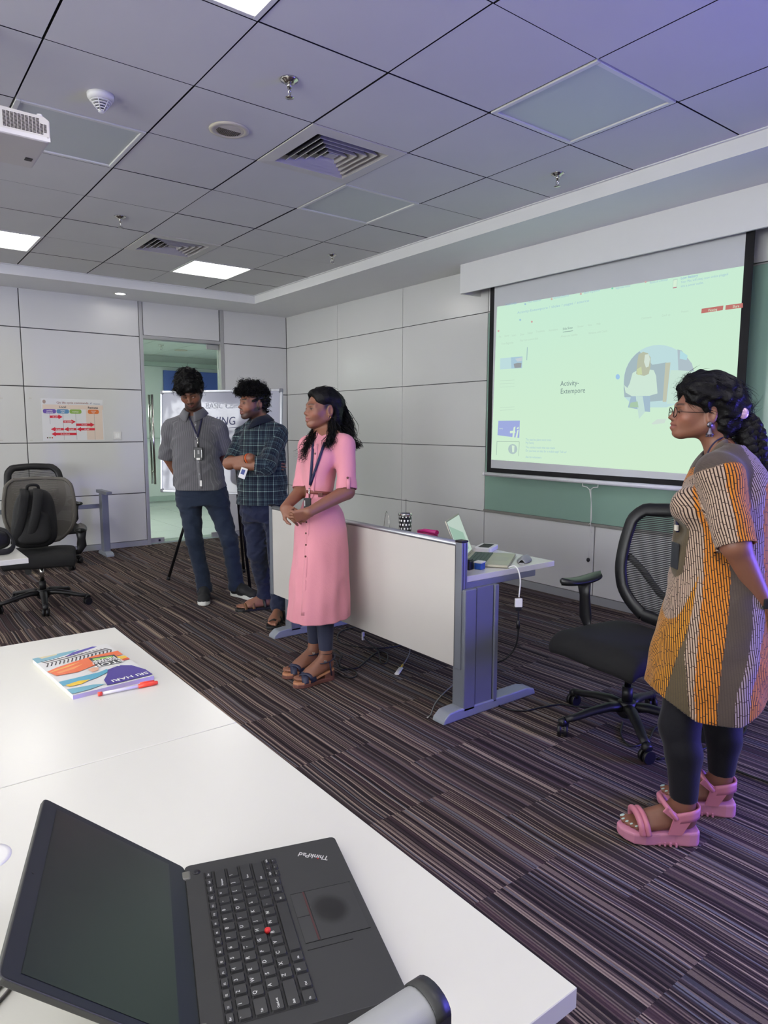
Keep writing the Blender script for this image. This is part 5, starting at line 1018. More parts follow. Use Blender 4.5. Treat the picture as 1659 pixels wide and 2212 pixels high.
# ---- head
class Head:
    def __init__(s, c, F, up, sc, zl=1.0):
        s.zl = zl
        s.c = np.array(c, float); s.F = nrm(F); s.S = nrm(np.cross(s.F, up)); s.U = np.cross(s.S, s.F); s.sc = sc   # S: the person's right
    def P(s, x, y, z): return s.c + s.sc * (x * s.S + y * s.F + (z if z > 0 else z * s.zl) * s.U)
    def loc(s, V): d = (V - s.c) / s.sc; z = d @ s.U; return np.stack([d @ s.S, d @ s.F, np.where(z > 0, z, z / s.zl)], 1)
    def sculpt(s, f, male=True, nose=1.0, lips=1.0, jaw=1.0):
        A = (s.S, s.F, s.U); q = s.sc
        E = lambda p, r, k=.02, sub=False: f.ell(s.P(*p), [r[0] * q, r[1] * q, r[2] * q * (s.zl if p[2] < -.02 else 1)], A, k, sub)
        C = lambda a, b, ra, rb, k=.015, sub=False: f.cone(s.P(*a), s.P(*b), ra * q, rb * q, k, sub)
        E((0, -.018, .040), (.073, .093, .082)); E((0, .030, -.010), (.064, .070, .080), .03); E((0, .040, -.058), (.047 * jaw, .050, .056), .03)
        for m in (-1, 1):
            C((m * .054 * jaw, -.004, -.062), (m * .018, .070, -.100), .019, .016, .03); E((m * .040, .068, -.030), (.024, .020, .026), .03); C((m * .012, .092, .022), (m * .046, .076, .022), .009, .008, .018)
            E((m * .032, .105, -.001), (.018, .018, .0125), .012, True)
            E((m * .032, .081, -.002), (.0165, .0140, .0130), .005)                                            # lids
            E((m * .074, -.012, -.012), (.010, .020, .033), .008); E((m * .083, -.008, -.010), (.007, .012, .022), .004, True); E((m * .077, -.004, -.040), (.007, .008, .010), .006)
            E((m * .0115 * nose, .102, -.036), (.0085, .0105, .0085), .006)                                          # nostrils
        C((0, .089, .014), (0, .108 + .003 * nose, -.027), .0075, .0090, .010); E((0, .114 + .002 * nose, -.031), (.0100, .0090, .0085), .006)
        E((0, .088, -.060), (.026, .015, .018), .02)
        C((-.020, .094, -.066), (0, .1075, -.0615), .0042, .0066, .003); C((.020, .094, -.066), (0, .1075, -.0615), .0042, .0066, .003)
        C((-.017, .0935, -.0765), (0, .1040, -.0790), .0048, .0084 * lips, .003); C((.017, .0935, -.0765), (0, .1040, -.0790), .0048, .0084 * lips, .003)
        C((-.024, .096, -.0702), (0, .1135, -.0700), .0022, .0028, .0015, True); C((.024, .096, -.0702), (0, .1135, -.0700), .0022, .0028, .0015, True)
        E((0, .082, -.108), (.021, .019, .016), .02)
    def paint(s, V, base, beard=0.0, brow=1.0, lip=(150, 84, 78), mous=0.0):
        L = s.loc(V); x, y, z = L[:, 0], L[:, 1], L[:, 2]; col = np.tile(np.array(lin(base)), (len(V), 1)); ax_ = np.abs(x); front = np.clip((y - .045) / .02, 0, 1)
        def blend(m, rgb): m = np.clip(m, 0, 1)[:, None]; col[:] = col * (1 - m) + m * np.array(lin(rgb))
        head = (np.linalg.norm(L, axis=1) < .2)
        g = lambda cx, cz, sx, sz: np.exp(-(((ax_ - cx) / sx) ** 2 + ((z - cz) / sz) ** 2)) * front
        blend(.35 * g(.032, -.004, .022, .014), tuple(int(c * .62) for c in base))            # darker lids
        blend(.30 * g(.045, -.035, .022, .02), (190, 112, 92))
        arch = .023 + .004 * np.cos((ax_ - .034) / .02) - .12 * np.maximum(ax_ - .045, 0)
        bm = np.clip(1.3 - np.abs(z - arch) / .0048, 0, 1) * np.clip((ax_ - .009) / .006, 0, 1) * np.clip((.056 - ax_) / .008, 0, 1) * front; blend(bm * .92 * brow, (22, 17, 16))
        lash = np.clip(1.2 - np.abs(np.hypot((ax_ - .032) / 1.9, (z + .002) * 1.0) - .0072) / .0022, 0, 1) * front * (z > -.003); blend(.75 * lash, (24, 18, 18))
        lm = np.clip(1.6 - np.hypot(x / .0245, (z + .0705) / .0135) * 1.35, 0, 1) * (y > .08); blend(lm * .9, lip); blend(.7 * np.clip(1.2 - np.abs(z + .0702) / .0022, 0, 1) * np.clip((.023 - ax_) / .004, 0, 1) * (y > .085), (70, 34, 32))
        sgm = lambda q: 1 / (1 + np.exp(-np.clip(q, -30, 30))); hm = np.maximum(sgm((.028 - y) / .004) * sgm((z + .002) / .005) * (ax_ < .0745), np.maximum(sgm((-.036 - y) / .004) * sgm((z + .078) / .005), sgm((z - .082) / .004))); blend(head * hm * (ax_ < .076), (18, 15, 15))
        if beard > 0:
            sg = lambda q: 1 / (1 + np.exp(-np.clip(q, -30, 30))); zb = -.030 - .42 * y
            m = sg((zb - z) / .0045) * sg((y + .012) / .006) * sg((z + .150) / .006); mouth = sg((.030 - ax_) / .003) * sg((z + .086) / .002) * sg((-.040 - z) / .003) * (y > .07)
            blend(head * beard * .82 * m * (1 - mouth) + head * beard * .6 * sg((ax_ - .052) / .004) * sg((.018 - np.abs(y - .012)) / .004) * sg((-z + .01) / .006) * sg((z + .06) / .004), (30, 24, 22))
        if mous > 0: blend(mous * np.clip(1.4 - np.abs(z + .052 + .25 * np.maximum(ax_ - .008, 0)) / .0055, 0, 1) * np.clip((.028 - ax_) / .006, 0, 1) * (y > .085), (28, 22, 20))
        return np.c_[col, np.ones(len(V))]
    def eyes(s, parent, look=(0, 0), openness=1.0):
        for m in (-1, 1):
            A = np.array([s.S, s.F, s.U]); c = s.P(m * .032, .0805, -.002)
            def fn(u, v, c=c):
                th, ph = 2 * math.pi * u, math.pi * (v - .5); q = np.array([.0142 * math.cos(ph) * math.cos(th), .0150 * math.sin(ph), .0070 * openness * math.cos(ph) * math.sin(th)]) * s.sc; return c + q @ A
            e = MB().quadgrid(fn, 16, 12, True, True).build('eye', EYEW, parent, True)
            ic = s.P(m * .032 + look[0], .0862, -.002 + look[1])
            def fi(u, v, ic=ic):
                th, ph = 2 * math.pi * u, math.pi * (v - .5); q = np.array([.0066 * math.cos(ph) * math.cos(th), .0112 * math.sin(ph), .0066 * openness * math.cos(ph) * math.sin(th)]) * s.sc; return ic + q @ A
            MB().quadgrid(fi, 14, 10, True, True).build('iris', IRIS, e, True)
def hand(f, wrist, d, n, side, sc=1.0, curl=(.5, .5, .55, .6), thumb=.5, spread=.06):
    """palm and five fingers: d points to the fingertips, n out of the back of the hand, side = +1 when the thumb lies on d x n"""
    d = nrm(d); n = nrm(n - d * np.dot(n, d)); t = nrm(np.cross(d, n)) * side; w = np.array(wrist, float); q = sc
    for o in (-.024, -.008, .008, .024): f.cone(w + t * o * .75 * q, w + d * .082 * q + t * o * 1.15 * q, .0135 * q, .0115 * q, .012)
    L = ((.040, .024, .020), (.045, .028, .021), (.042, .026, .021), (.032, .020, .018)); tips = []
    for i, o in enumerate((.029, .0095, -.010, -.029)):
        p = w + d * (.084 - .004 * abs(i - 1)) * q + t * o * q; a = curl[i] * .7; dd = nrm(d + t * spread * (1.5 - i) * .6)
        for j, l in enumerate(L[i]):
            v = dd * math.cos(a) - n * math.sin(a); e = p + v * l * q; f.cone(p, e, (.0088 - .0009 * j) * q, (.0082 - .0009 * j) * q, .004); p = e; a += curl[i] * (1.0 if j == 0 else .8)
        tips.append(p)
    p = w + d * .022 * q + t * .026 * q; v = nrm(d * .72 + t * .62 - n * thumb * .4); e = p + v * .042 * q; f.cone(p, e, .013 * q, .0105 * q, .012); v2 = nrm(d * .9 + t * (.35 - thumb * .5) - n * thumb * .6); e2 = e + v2 * .032 * q; f.cone(e, e2, .0100 * q, .0085 * q, .005); v3 = nrm(d * .9 + t * (.1 - thumb * .7) - n * thumb * .7); f.cone(e2, e2 + v3 * .022 * q, .0086 * q, .0068 * q, .004)
    return tips
def foot(f, heel, d, ankle_z=.085, L=.235, lift=0.0, w=1.0, lat=None, zb=0.0, toes=True):
    """bare foot standing at height zb (+lift at the heel); returns ankle point"""
    d = nrm(d); t = np.array([d[1], -d[0], 0.0]); h = np.array(heel, float); Z = UPZ
    def p(a, b, c): return h + d * a * L + t * b * w + Z * (zb + c + lift * (1 - min(1, a / .7)))
    f.ell(p(.12, 0, .030), (.034, .030, .030), (d, t, Z), .02); f.cone(p(.15, 0, .035), p(.68, .004, .022), .027, .022, .025); f.cone(p(.30, .012, .03), p(.70, .022, .020), .022, .019, .02); f.cone(p(.3, -.014, .022), p(.66, -.028, .016), .018, .014, .02)
    f.cone(p(.22, 0, .075), p(.60, .004, .034), .026, .022, .03)
    if toes:
        s = lat or 1
        for i, (o, l, r) in enumerate(((.026, 1.0, .0115), (.009, 1.01, .0085), (-.005, .97, .0080), (-.018, .92, .0075), (-.030, .86, .0072))): f.cone(p(.70, s * o * .9, .016), p(l - .03, s * o, .009 + r * .3), r * 1.1, r, .008)
    return p(.16, 0, ankle_z)
def finish(field, name, mat, parent, colour=None, drop=None, uv=None, rel=0, solid=0.0):
    V, Fq = field.mesh(name, drop)
    if rel: V = relax(V, Fq, rel)
    at = {}
    if colour is not None: at['Col'] = ('FLOAT_COLOR', colour(V))
    if uv is not None: at['puv'] = ('FLOAT_VECTOR', uv(V))
    o = link_mesh(name, fast_mesh(name, V, Fq, at), mat, parent, True)
    if solid: q = o.modifiers.new('cloth', 'SOLIDIFY'); q.thickness = solid; q.offset = -1
    return o, V, Fq
class Per:
    def __init__(s, D0): s.D0 = D0; s.s = FPX / D0; s.rows = []
    def J(s, u, v, dd=0.0): return atd(u, v, s.D0 + dd)
    def row(s, v, u, hw, dd, b):   # section of the torso read off the picture: row, centre, half width in px, depth offset, half depth
        p = s.J(u, v, dd); return (p[2], p @ RGT, p @ AWY, hw / s.s, b)
def coneuv(V, a, b):
    a, b = np.array(a), np.array(b); ab = b - a; L = np.linalg.norm(ab); d = ab / L; q = V - a; t = q @ d; r = q - t[:, None] * d; ref = nrm(np.cross(d, [.3, .5, .8])); r2 = np.cross(d, ref); th = np.arctan2(r @ r2, r @ ref); dist = np.linalg.norm(r, axis=1) + .5 * np.maximum(0, np.maximum(-t, t - L)); return dist, th, t
def ribbon(name, pts, wd, mat, parent, nrmv, th=.0012):
    """flat band along pts whose face looks along nrmv"""
    P = [Vector(p) for p in pts]; n = Vector(nrmv).normalized(); mb = MB(); vs = []
    for i, p in enumerate(P):
        t = (P[min(i + 1, len(P) - 1)] - P[max(i - 1, 0)]).normalized(); b = t.cross(n).normalized() * wd / 2; vs += [p - b, p + b]
    mb.add(vs, [(2 * i, 2 * i + 1, 2 * i + 3, 2 * i + 2) for i in range(len(P) - 1)], True); return mb.build(name, mat, parent, True, solid=th)
navy = M('lanyard_navy', (26, 26, 62), .6); badge_m = M('badge_black', (22, 22, 25), .4)
# ---------------------------------------------------------------- garments and hair helpers
def vnormals(V, Fq):
    n = np.cross(V[Fq[:, 2]] - V[Fq[:, 0]], V[Fq[:, 3]] - V[Fq[:, 1]]); N = np.zeros_like(V)
    for i in range(4): np.add.at(N, Fq[:, i], n)
    return N / (np.linalg.norm(N, axis=1, keepdims=True) + 1e-12)
def fuzz(V, Fq, parent, flow, n, length, r, seed, curl=.5, lift=.25, keep=None, name='hair_strands', m_=7, rnd=.35):
    rg = np.random.RandomState(seed); N = vnormals(V, Fq); idx = np.arange(len(V)) if keep is None else np.nonzero(keep(V))[0]; idx = rg.choice(idx, n); P = V[idx]; Nn = N[idx]
    fl = flow(P) + rg.randn(n, 3) * rnd; fl -= Nn * (fl * Nn).sum(1, keepdims=True); fl /= np.linalg.norm(fl, axis=1, keepdims=True) + 1e-9; L = length * rg.uniform(.5, 1.3, n)
    B = np.cross(fl, Nn); ph = rg.uniform(0, 6.28, n); out = []
    for j in range(m_):
        t = j / (m_ - 1); a = curl * 5 * t + ph
        out.append(P + Nn * (-.002 + lift * L * (t - t * t * .9))[:, None] - Nn * ((L * t) ** 2 / .17)[:, None] + fl * (L * t)[:, None] + B * (curl * L * .16 * (np.sin(a) - np.sin(ph)))[:, None] + Nn * (curl * L * .10 * (np.cos(a) - np.cos(ph)))[:, None])
    Pp = np.stack(out, 1); Rr = np.outer(r * rg.uniform(.6, 1.3, n), np.linspace(1, .15, m_)); o = strands(name, Pp, Rr, HAIR, parent); o['kind'] = 'stuff'; return o
def collar(parent, c, up, front, mat, rt, rb, ht, gap, drop_, name='collar'):
    c = np.array(c); U = nrm(up); Fw = nrm(front - U * np.dot(front, U)); S = np.cross(Fw, U); mb = MB(); vs = []; n = 36
    for i in range(n + 1):
        a = gap + (2 * math.pi - 2 * gap) * i / n; d = Fw * math.cos(a) + S * math.sin(a); k = max(0.0, math.cos(a)) ** 3
        vs += [c + d * rt + U * (ht * (1 - .5 * k) - .01), c + d * rt * 1.02 + U * (ht * (1 - .5 * k)), c + d * (rt * 1.14) + U * (ht * (1.0 - .5 * k)), c + d * (rb + .030 * k) + U * (-.006 - drop_ * k)]
    mb.add(vs, [(4 * i + q, 4 * i + 4 + q, 4 * i + 5 + q, 4 * i + 1 + q) for i in range(n) for q in (0, 1, 2)], True); return mb.build(name, mat, parent, True, solid=.003)
def lanyard(fld, parent, left, right, clip, badge_px, D0, vert=None):
    """ribbon from both sides of the collar to a clip and a badge below it"""
    back = -AWY
    for p in (left, right):
        pts = [fld.cast(p[0] + (clip[0] - p[0]) * t, p[1] + (clip[1] - p[1]) * t, .006, D0 - .5, D0 + .3) for t in np.linspace(0, 1, 9)]; pts = [q for q in pts if q is not None]; ribbon('lanyard', pts, .014, navy, parent, back)
def cloth(name, rgb, rough=.8, bump=.2, bs=300.0):
    t = NT(name); t.base(lin(rgb)); t.b.inputs['Roughness'].default_value = rough; t.b.inputs['Specular IOR Level'].default_value = .2; t.b.inputs['Sheen Weight'].default_value = .15
    nz = t.n('ShaderNodeTexNoise', {'Vector': t.co(), 'Scale': bs, 'Detail': 2.0}); n2 = t.n('ShaderNodeTexNoise', {'Vector': t.co(), 'Scale': 14.0, 'Detail': 3.0, 'Distortion': 1.0}); t.bump(t.math('ADD', t.math('MULTIPLY', nz.outputs[0], .25), n2.outputs[0]), bump, .012); return t
def shirt_uv(V, ctr, arms):
    """pattern coordinates: around the torso / along z, or around / along each sleeve bone"""
    q = V - np.array(ctr); P, Q = q @ RGT, q @ AWY; u = np.where(np.abs(P) < .13, P, np.sign(P) * (.13 + np.abs(np.abs(Q) - .06))); v = V[:, 2].copy(); w = np.zeros(len(V)); best = np.hypot(P, Q) - .145
    for k, (a, b, r) in enumerate(arms):
        d, th, t = coneuv(V, a, b); m = d - r < best; u[m] = (th * r)[m]; v[m] = t[m]; w[m] = k + 1; best = np.minimum(best, d - r)
    return np.stack([u, v, w], 1)
def shoe(parent, toe, d, L, upper, sole, name='shoe'):
    d = nrm(np.array([d[0], d[1], 0.0])); t = np.array([d[1], -d[0], 0]); heel = np.array([toe[0], toe[1], 0.0]) - d * L
    p = lambda a, b, c: heel + d * a * L + t * b + UPZ * c
    f = Field(np.min([p(-.1, -.06, 0), p(1.1, .06, 0), p(-.1, .06, 0), p(1.1, -.06, 0)], 0), np.max([p(-.1, -.06, .15), p(1.1, .06, .15), p(-.1, .06, .15), p(1.1, -.06, .15)], 0), .004)
    f.cone(p(.13, 0, .055), p(.13, 0, .10), .040, .036, .02); f.cone(p(.13, 0, .05), p(.45, 0, .05), .040, .040, .03); f.cone(p(.2, 0, .085), p(.55, 0, .065), .036, .030, .03); f.cone(p(.45, 0, .045), p(.80, 0, .035), .042, .036, .03); f.ell(p(.82, .0, .035), (.05, .043, .030), (d, t, UPZ), .03); f.cut(p(.5, 0, .022), -UPZ); f.cut(p(.13, 0, .118), UPZ)
    o, V, Fq = finish(f, name, upper, parent)
    out = [(a, b) for a, b in ((-.02, .028), (.10, .036), (.3, .034), (.5, .038), (.68, .047), (.82, .047), (.93, .036), (1.0, .015))]; poly = [p(a, b, 0) for a, b in out] + [p(a, -b, 0) for a, b in out[::-1]]
    n = len(poly); zt = [.042 if i in (0, 1, n - 1, n - 2) else .034 for i in range(n)]
    MB().add([q for q in poly] + [q + UPZ * z for q, z in zip(poly, zt)], [tuple(range(n)), tuple(range(n, 2 * n))] + [(i, (i + 1) % n, n + (i + 1) % n, n + i) for i in range(n)]).build('sole', sole, o, True, .006)
    for k in range(4):
        a = .36 + .085 * k; z = .092 - .009 * k; MB().tube(catmull([p(a, -.030, z - .018), p(a + .02, 0, z + .012), p(a, .030, z - .018)], 4), .0032, 6).build('lace', M('lace_dark', (30, 30, 32), .7), o, True)
    MB().tube(catmull([p(.36, .0, .105), p(.40, .035, .10), p(.46, .055, .07), p(.5, .05, .05)], 5), .0022, 5).build('lace', M('lace_dark', (30, 30, 32), .7), o, True)
    return heel

# ================================================================ man in the grey shirt
def man_grey():
    p = Per(5.45); J = p.J; t = thing('person', 'man in a grey striped shirt and dark jeans with head bowed, hands behind his back', 'person', tuple(onz(455, 1290, 0)))
    skin = (128, 85, 64)
    hd = Head(J(411, 842, -.10), -.80 * AWY + .10 * RGT - .66 * UPZ, UPZ - .10 * RGT, 1.06, .95)
    toeL, toeR = onz(440, 1309, 0), onz(556, 1297, 0); dL, dR = -AWY * .95 + RGT * .22, RGT * .80 - AWY * .60
    ank = []
    for toe, d in ((toeL, dL), (toeR, dR)): d = nrm(d); h = np.array(toe) - d * .285; ank.append(h + d * .04 + UPZ * .11)
    sL, sR, eL, eR = J(367, 926, .0), J(474, 926, .0), J(360, 984, .06), J(487, 972, .06); wL, wR = J(392, 1040, .17), J(452, 1040, .19)
    legs = ((J(409, 1078, .0), J(419, 1164, -.06), ank[0]), (J(466, 1078, .02), J(496, 1167, .0), ank[1]))
    b = Field([min(q[i] for q in (sL, sR, toeL, toeR)) - .25 for i in range(3)], [max(q[i] for q in (sL, sR, toeL, toeR, hd.P(0, 0, .12))) + .25 for i in range(3)], .004)
    hd.sculpt(b, True, 1.15, 1.0, 1.05); b.cone(J(419, 905, .03), hd.P(0, -.03, -.05), .066, .062, .03); b.cone(J(404, 916, .02), J(436, 916, .02), .05, .05, .05)
    b.loft([p.row(912, 420, 44, .01, .09), p.row(960, 424, 42, 0, .10), p.row(1070, 434, 42, 0, .09)], .04)
    for s, e, w in ((sL, eL, wL), (sR, eR, wR)):
        b.cone(s, e, .045, .040); b.cone(e, w, .041, .030, .02)
    hand(b, wL, RGT * .9 - UPZ * .3, AWY, 1, 1.0); hand(b, wR, -RGT * .9 - UPZ * .35, AWY, -1, 1.0)
    for h, k, a in legs: b.cone(h, k, .07, .045, .03); b.cone(k, a, .045, .035); b.cone(a, a - UPZ * .05, .035, .035)
    o, V, Fq = finish(b, 'body', SKIN, t, lambda V: hd.paint(V, skin, .95, 1.0, (120, 66, 62), .9)); hd.eyes(t, (0, -.003), .3)
    # trousers
    j = cloth('dark_jeans', (34, 44, 62), .8, .35); f = Field([q - .25 for q in np.min([legs[0][2], legs[1][2], legs[0][0]], 0)], [q + .22 for q in np.max([legs[0][0], legs[1][0], legs[1][2]], 0)], .005)
    f.loft([p.row(1040, 432, 53, .0, .115), p.row(1065, 436, 56, .0, .125), p.row(1090, 438, 52, .0, .11)], .02)
    for (h, k, a), bow in zip(legs, (0, 1)):
        f.cone(h, k, .094, .064, .04); f.cone(k, a - UPZ * .0, .064, .058, .03)
        f.cone(a - UPZ * .03, a - UPZ * .035, .064, .064, .02)
    f.wrinkle(.0032, .11, 3, 1.6)
    for h, k, a in legs: f.cut(a - UPZ * .062, -UPZ, .12)
    cz = min(ank[0][2], ank[1][2]) - .062; finish(f, 'trousers', j.m, t, drop=lambda V: V[:, 2] < cz + .003, solid=.004)
    # shirt
    st = cloth('grey_striped_shirt', (118, 118, 124), .8, .3); uv = st.attr('puv').outputs[1]; x = st.n('ShaderNodeSeparateXYZ', {0: uv}).outputs[0]; ln = st.math('LESS_THAN', st.math('FRACT', st.math('MULTIPLY', x, 62.0)), .22)
    st.base(st.mix(ln, lin((96, 95, 99)), lin((116, 115, 118))))
    f = Field([q - .3 for q in np.min([sL, sR, J(430, 1070, 0)], 0)], [q + .2 for q in np.max([sL, sR, J(430, 890, 0)], 0)], .0045)
    f.loft([p.row(893, 417, 20, .03, .075), p.row(902, 418, 42, .02, .095), p.row(913, 420, 52, .01, .115), p.row(945, 424, 52, -.01, .14), p.row(985, 425, 51, -.01, .145), p.row(1015, 428, 53, -.01, .145), p.row(1045, 432, 57, .0, .14), p.row(1066, 433, 57, .0, .138)], .03)
    f.cone(J(405, 908, .02), sL, .042, .054, .05); f.cone(J(437, 908, .02), sR, .042, .054, .05)
    for s, e in ((sL, eL), (sR, eR)):
        f.cone(s, e, .056, .060, .04); c = e + nrm(e - s) * .012; f.cone(c - nrm(e - s) * .07, c, .062, .064, .012)
    f.wrinkle(.0042, .15, 5, 1.5)
    f.cone(J(419, 905, .02), hd.P(0, -.02, -.06), .067, .067, .01, True)
    for s, e, w in ((sL, eL, wL), (sR, eR, wR)): f.cut(e + nrm(e - s) * .03, nrm(e - s), .11)
    hz = J(431, 1061, -.14)[2]; f.cut([0, 0, hz], -UPZ)
    for uu in (372, 496): f.cut(J(uu, 1046, 0), -UPZ + RGT * (.55 if uu > 430 else -.55))
    cuts = [(e + nrm(e - s) * .03, nrm(e - s)) for s, e in ((sL, eL), (sR, eR))]
    def drop(V): m = V[:, 2] < hz + .0035; return m | np.any([(np.abs((V - c) @ n) < .0035) & (np.linalg.norm(V - c, axis=1) < .11) for c, n in cuts], 0)
    so, V, Fq = finish(f, 'shirt', st.m, t, drop=drop, uv=lambda V: shirt_uv(V, J(426, 980, 0), [(sL, eL, .065), (sR, eR, .065)]), solid=.004)
    collar(so, J(419, 893, .005), UPZ - .25 * AWY, -AWY, cloth('grey_collar', (108, 107, 111)).m, .069, .112, .040, .22, .034)
    for v in (902, 918, 945, 972, 998, 1024, 1048):
        q = f.cast(421 + (v - 900) * .08, v, .002, 4.9, 5.7)
        if q is not None: MB().cyl(q, q - AWY * .003, .0048, n=10).build('button', M('button_grey', (150, 150, 156), .3), so, True)
    ribbon('placket', [f.cast(420 + (v - 900) * .085, v, .002, 4.9, 5.7) for v in range(912, 1058, 8)], .026, st.m, so, -AWY, .0015)
    q = f.cast(434, 1044, .004, 4.9, 5.7); MB().cbox(q, (.016, .003, .045), Matrix((RGT, AWY, UPZ)).transposed()).build('hem_tag', white_plastic, so, True)
    lanyard(f, t, (402, 886), (440, 884), (427, 944), None, 5.45)
    q = np.array(f.cast(427, 950, .008, 4.9, 5.7)); MB().tube([q + UPZ * .01, q - UPZ * .06], .0045, 8).build('lanyard_clip', chrome, t, True)
    q = np.array(f.cast(428, 980, .012, 4.9, 5.7)); Rm = Matrix((RGT, AWY, UPZ)).transposed(); bd = MB().cbox(q, (.068, .006, .098), Rm).build('id_badge', badge_m, t, True, .006)
    for s in (-1, 1): MB().cbox(q + RGT * s * .028 - AWY * .0035, (.005, .002, .06), Rm).build('badge_strip', white_plastic, bd, True)
    MB().cbox(q - AWY * .0035 - UPZ * .040, (.026, .002, .016), Rm).build('badge_strip', white_plastic, bd, True); MB().cbox(q - AWY * .0035 + UPZ * .012 + RGT * .004, (.014, .002, .03), Rm).build('badge_mark', M('badge_mark', (150, 150, 150), .5), bd, True)
    # hair
    f = Field(hd.c - .2, hd.c + .2, .004); A = (hd.S, hd.F, hd.U); E = lambda c, r, k=.02, sub=False: f.ell(hd.P(*c), [w * hd.sc for w in r], A, k, sub)
    E((0, -.022, .056), (.094, .108, .100)); E((.0, .040, .088), (.078, .062, .050), .03); E((.03, .070, .062), (.055, .035, .030), .03); E((-.04, .062, .066), (.045, .038, .030), .03); E((0, -.05, -.01), (.082, .07, .08), .03); E((0, .115, -.020), (.068, .06, .068), .012, True); E((0, .05, -.09), (.09, .10, .075), .015, True); f.cut(hd.P(0, 0, -.075), -hd.U)
    for m in (-1, 1): E((m * .09, .0, -.03), (.03, .03, .04), .01, True)
    f.wrinkle(.008, .05, 9); ho, V, Fq = finish(f, 'hair', HAIR, t)
    fuzz(V, Fq, ho, lambda P: np.tile(hd.F * .7 - hd.U * .5, (len(P), 1)) + .6 * (hd.loc(P)[:, :1] * 8) * hd.S, 2600, .045, .0016, 21, .35, .22)
    blk = M('shoe_black_knit', (26, 26, 28), .7, bump=.3, bscale=500); wh = M('shoe_white_foam', (214, 214, 208), .5); shoe(t, toeL, dL, .285, blk, wh); shoe(t, toeR, dR, .285, blk, wh)
    return t
man_grey()
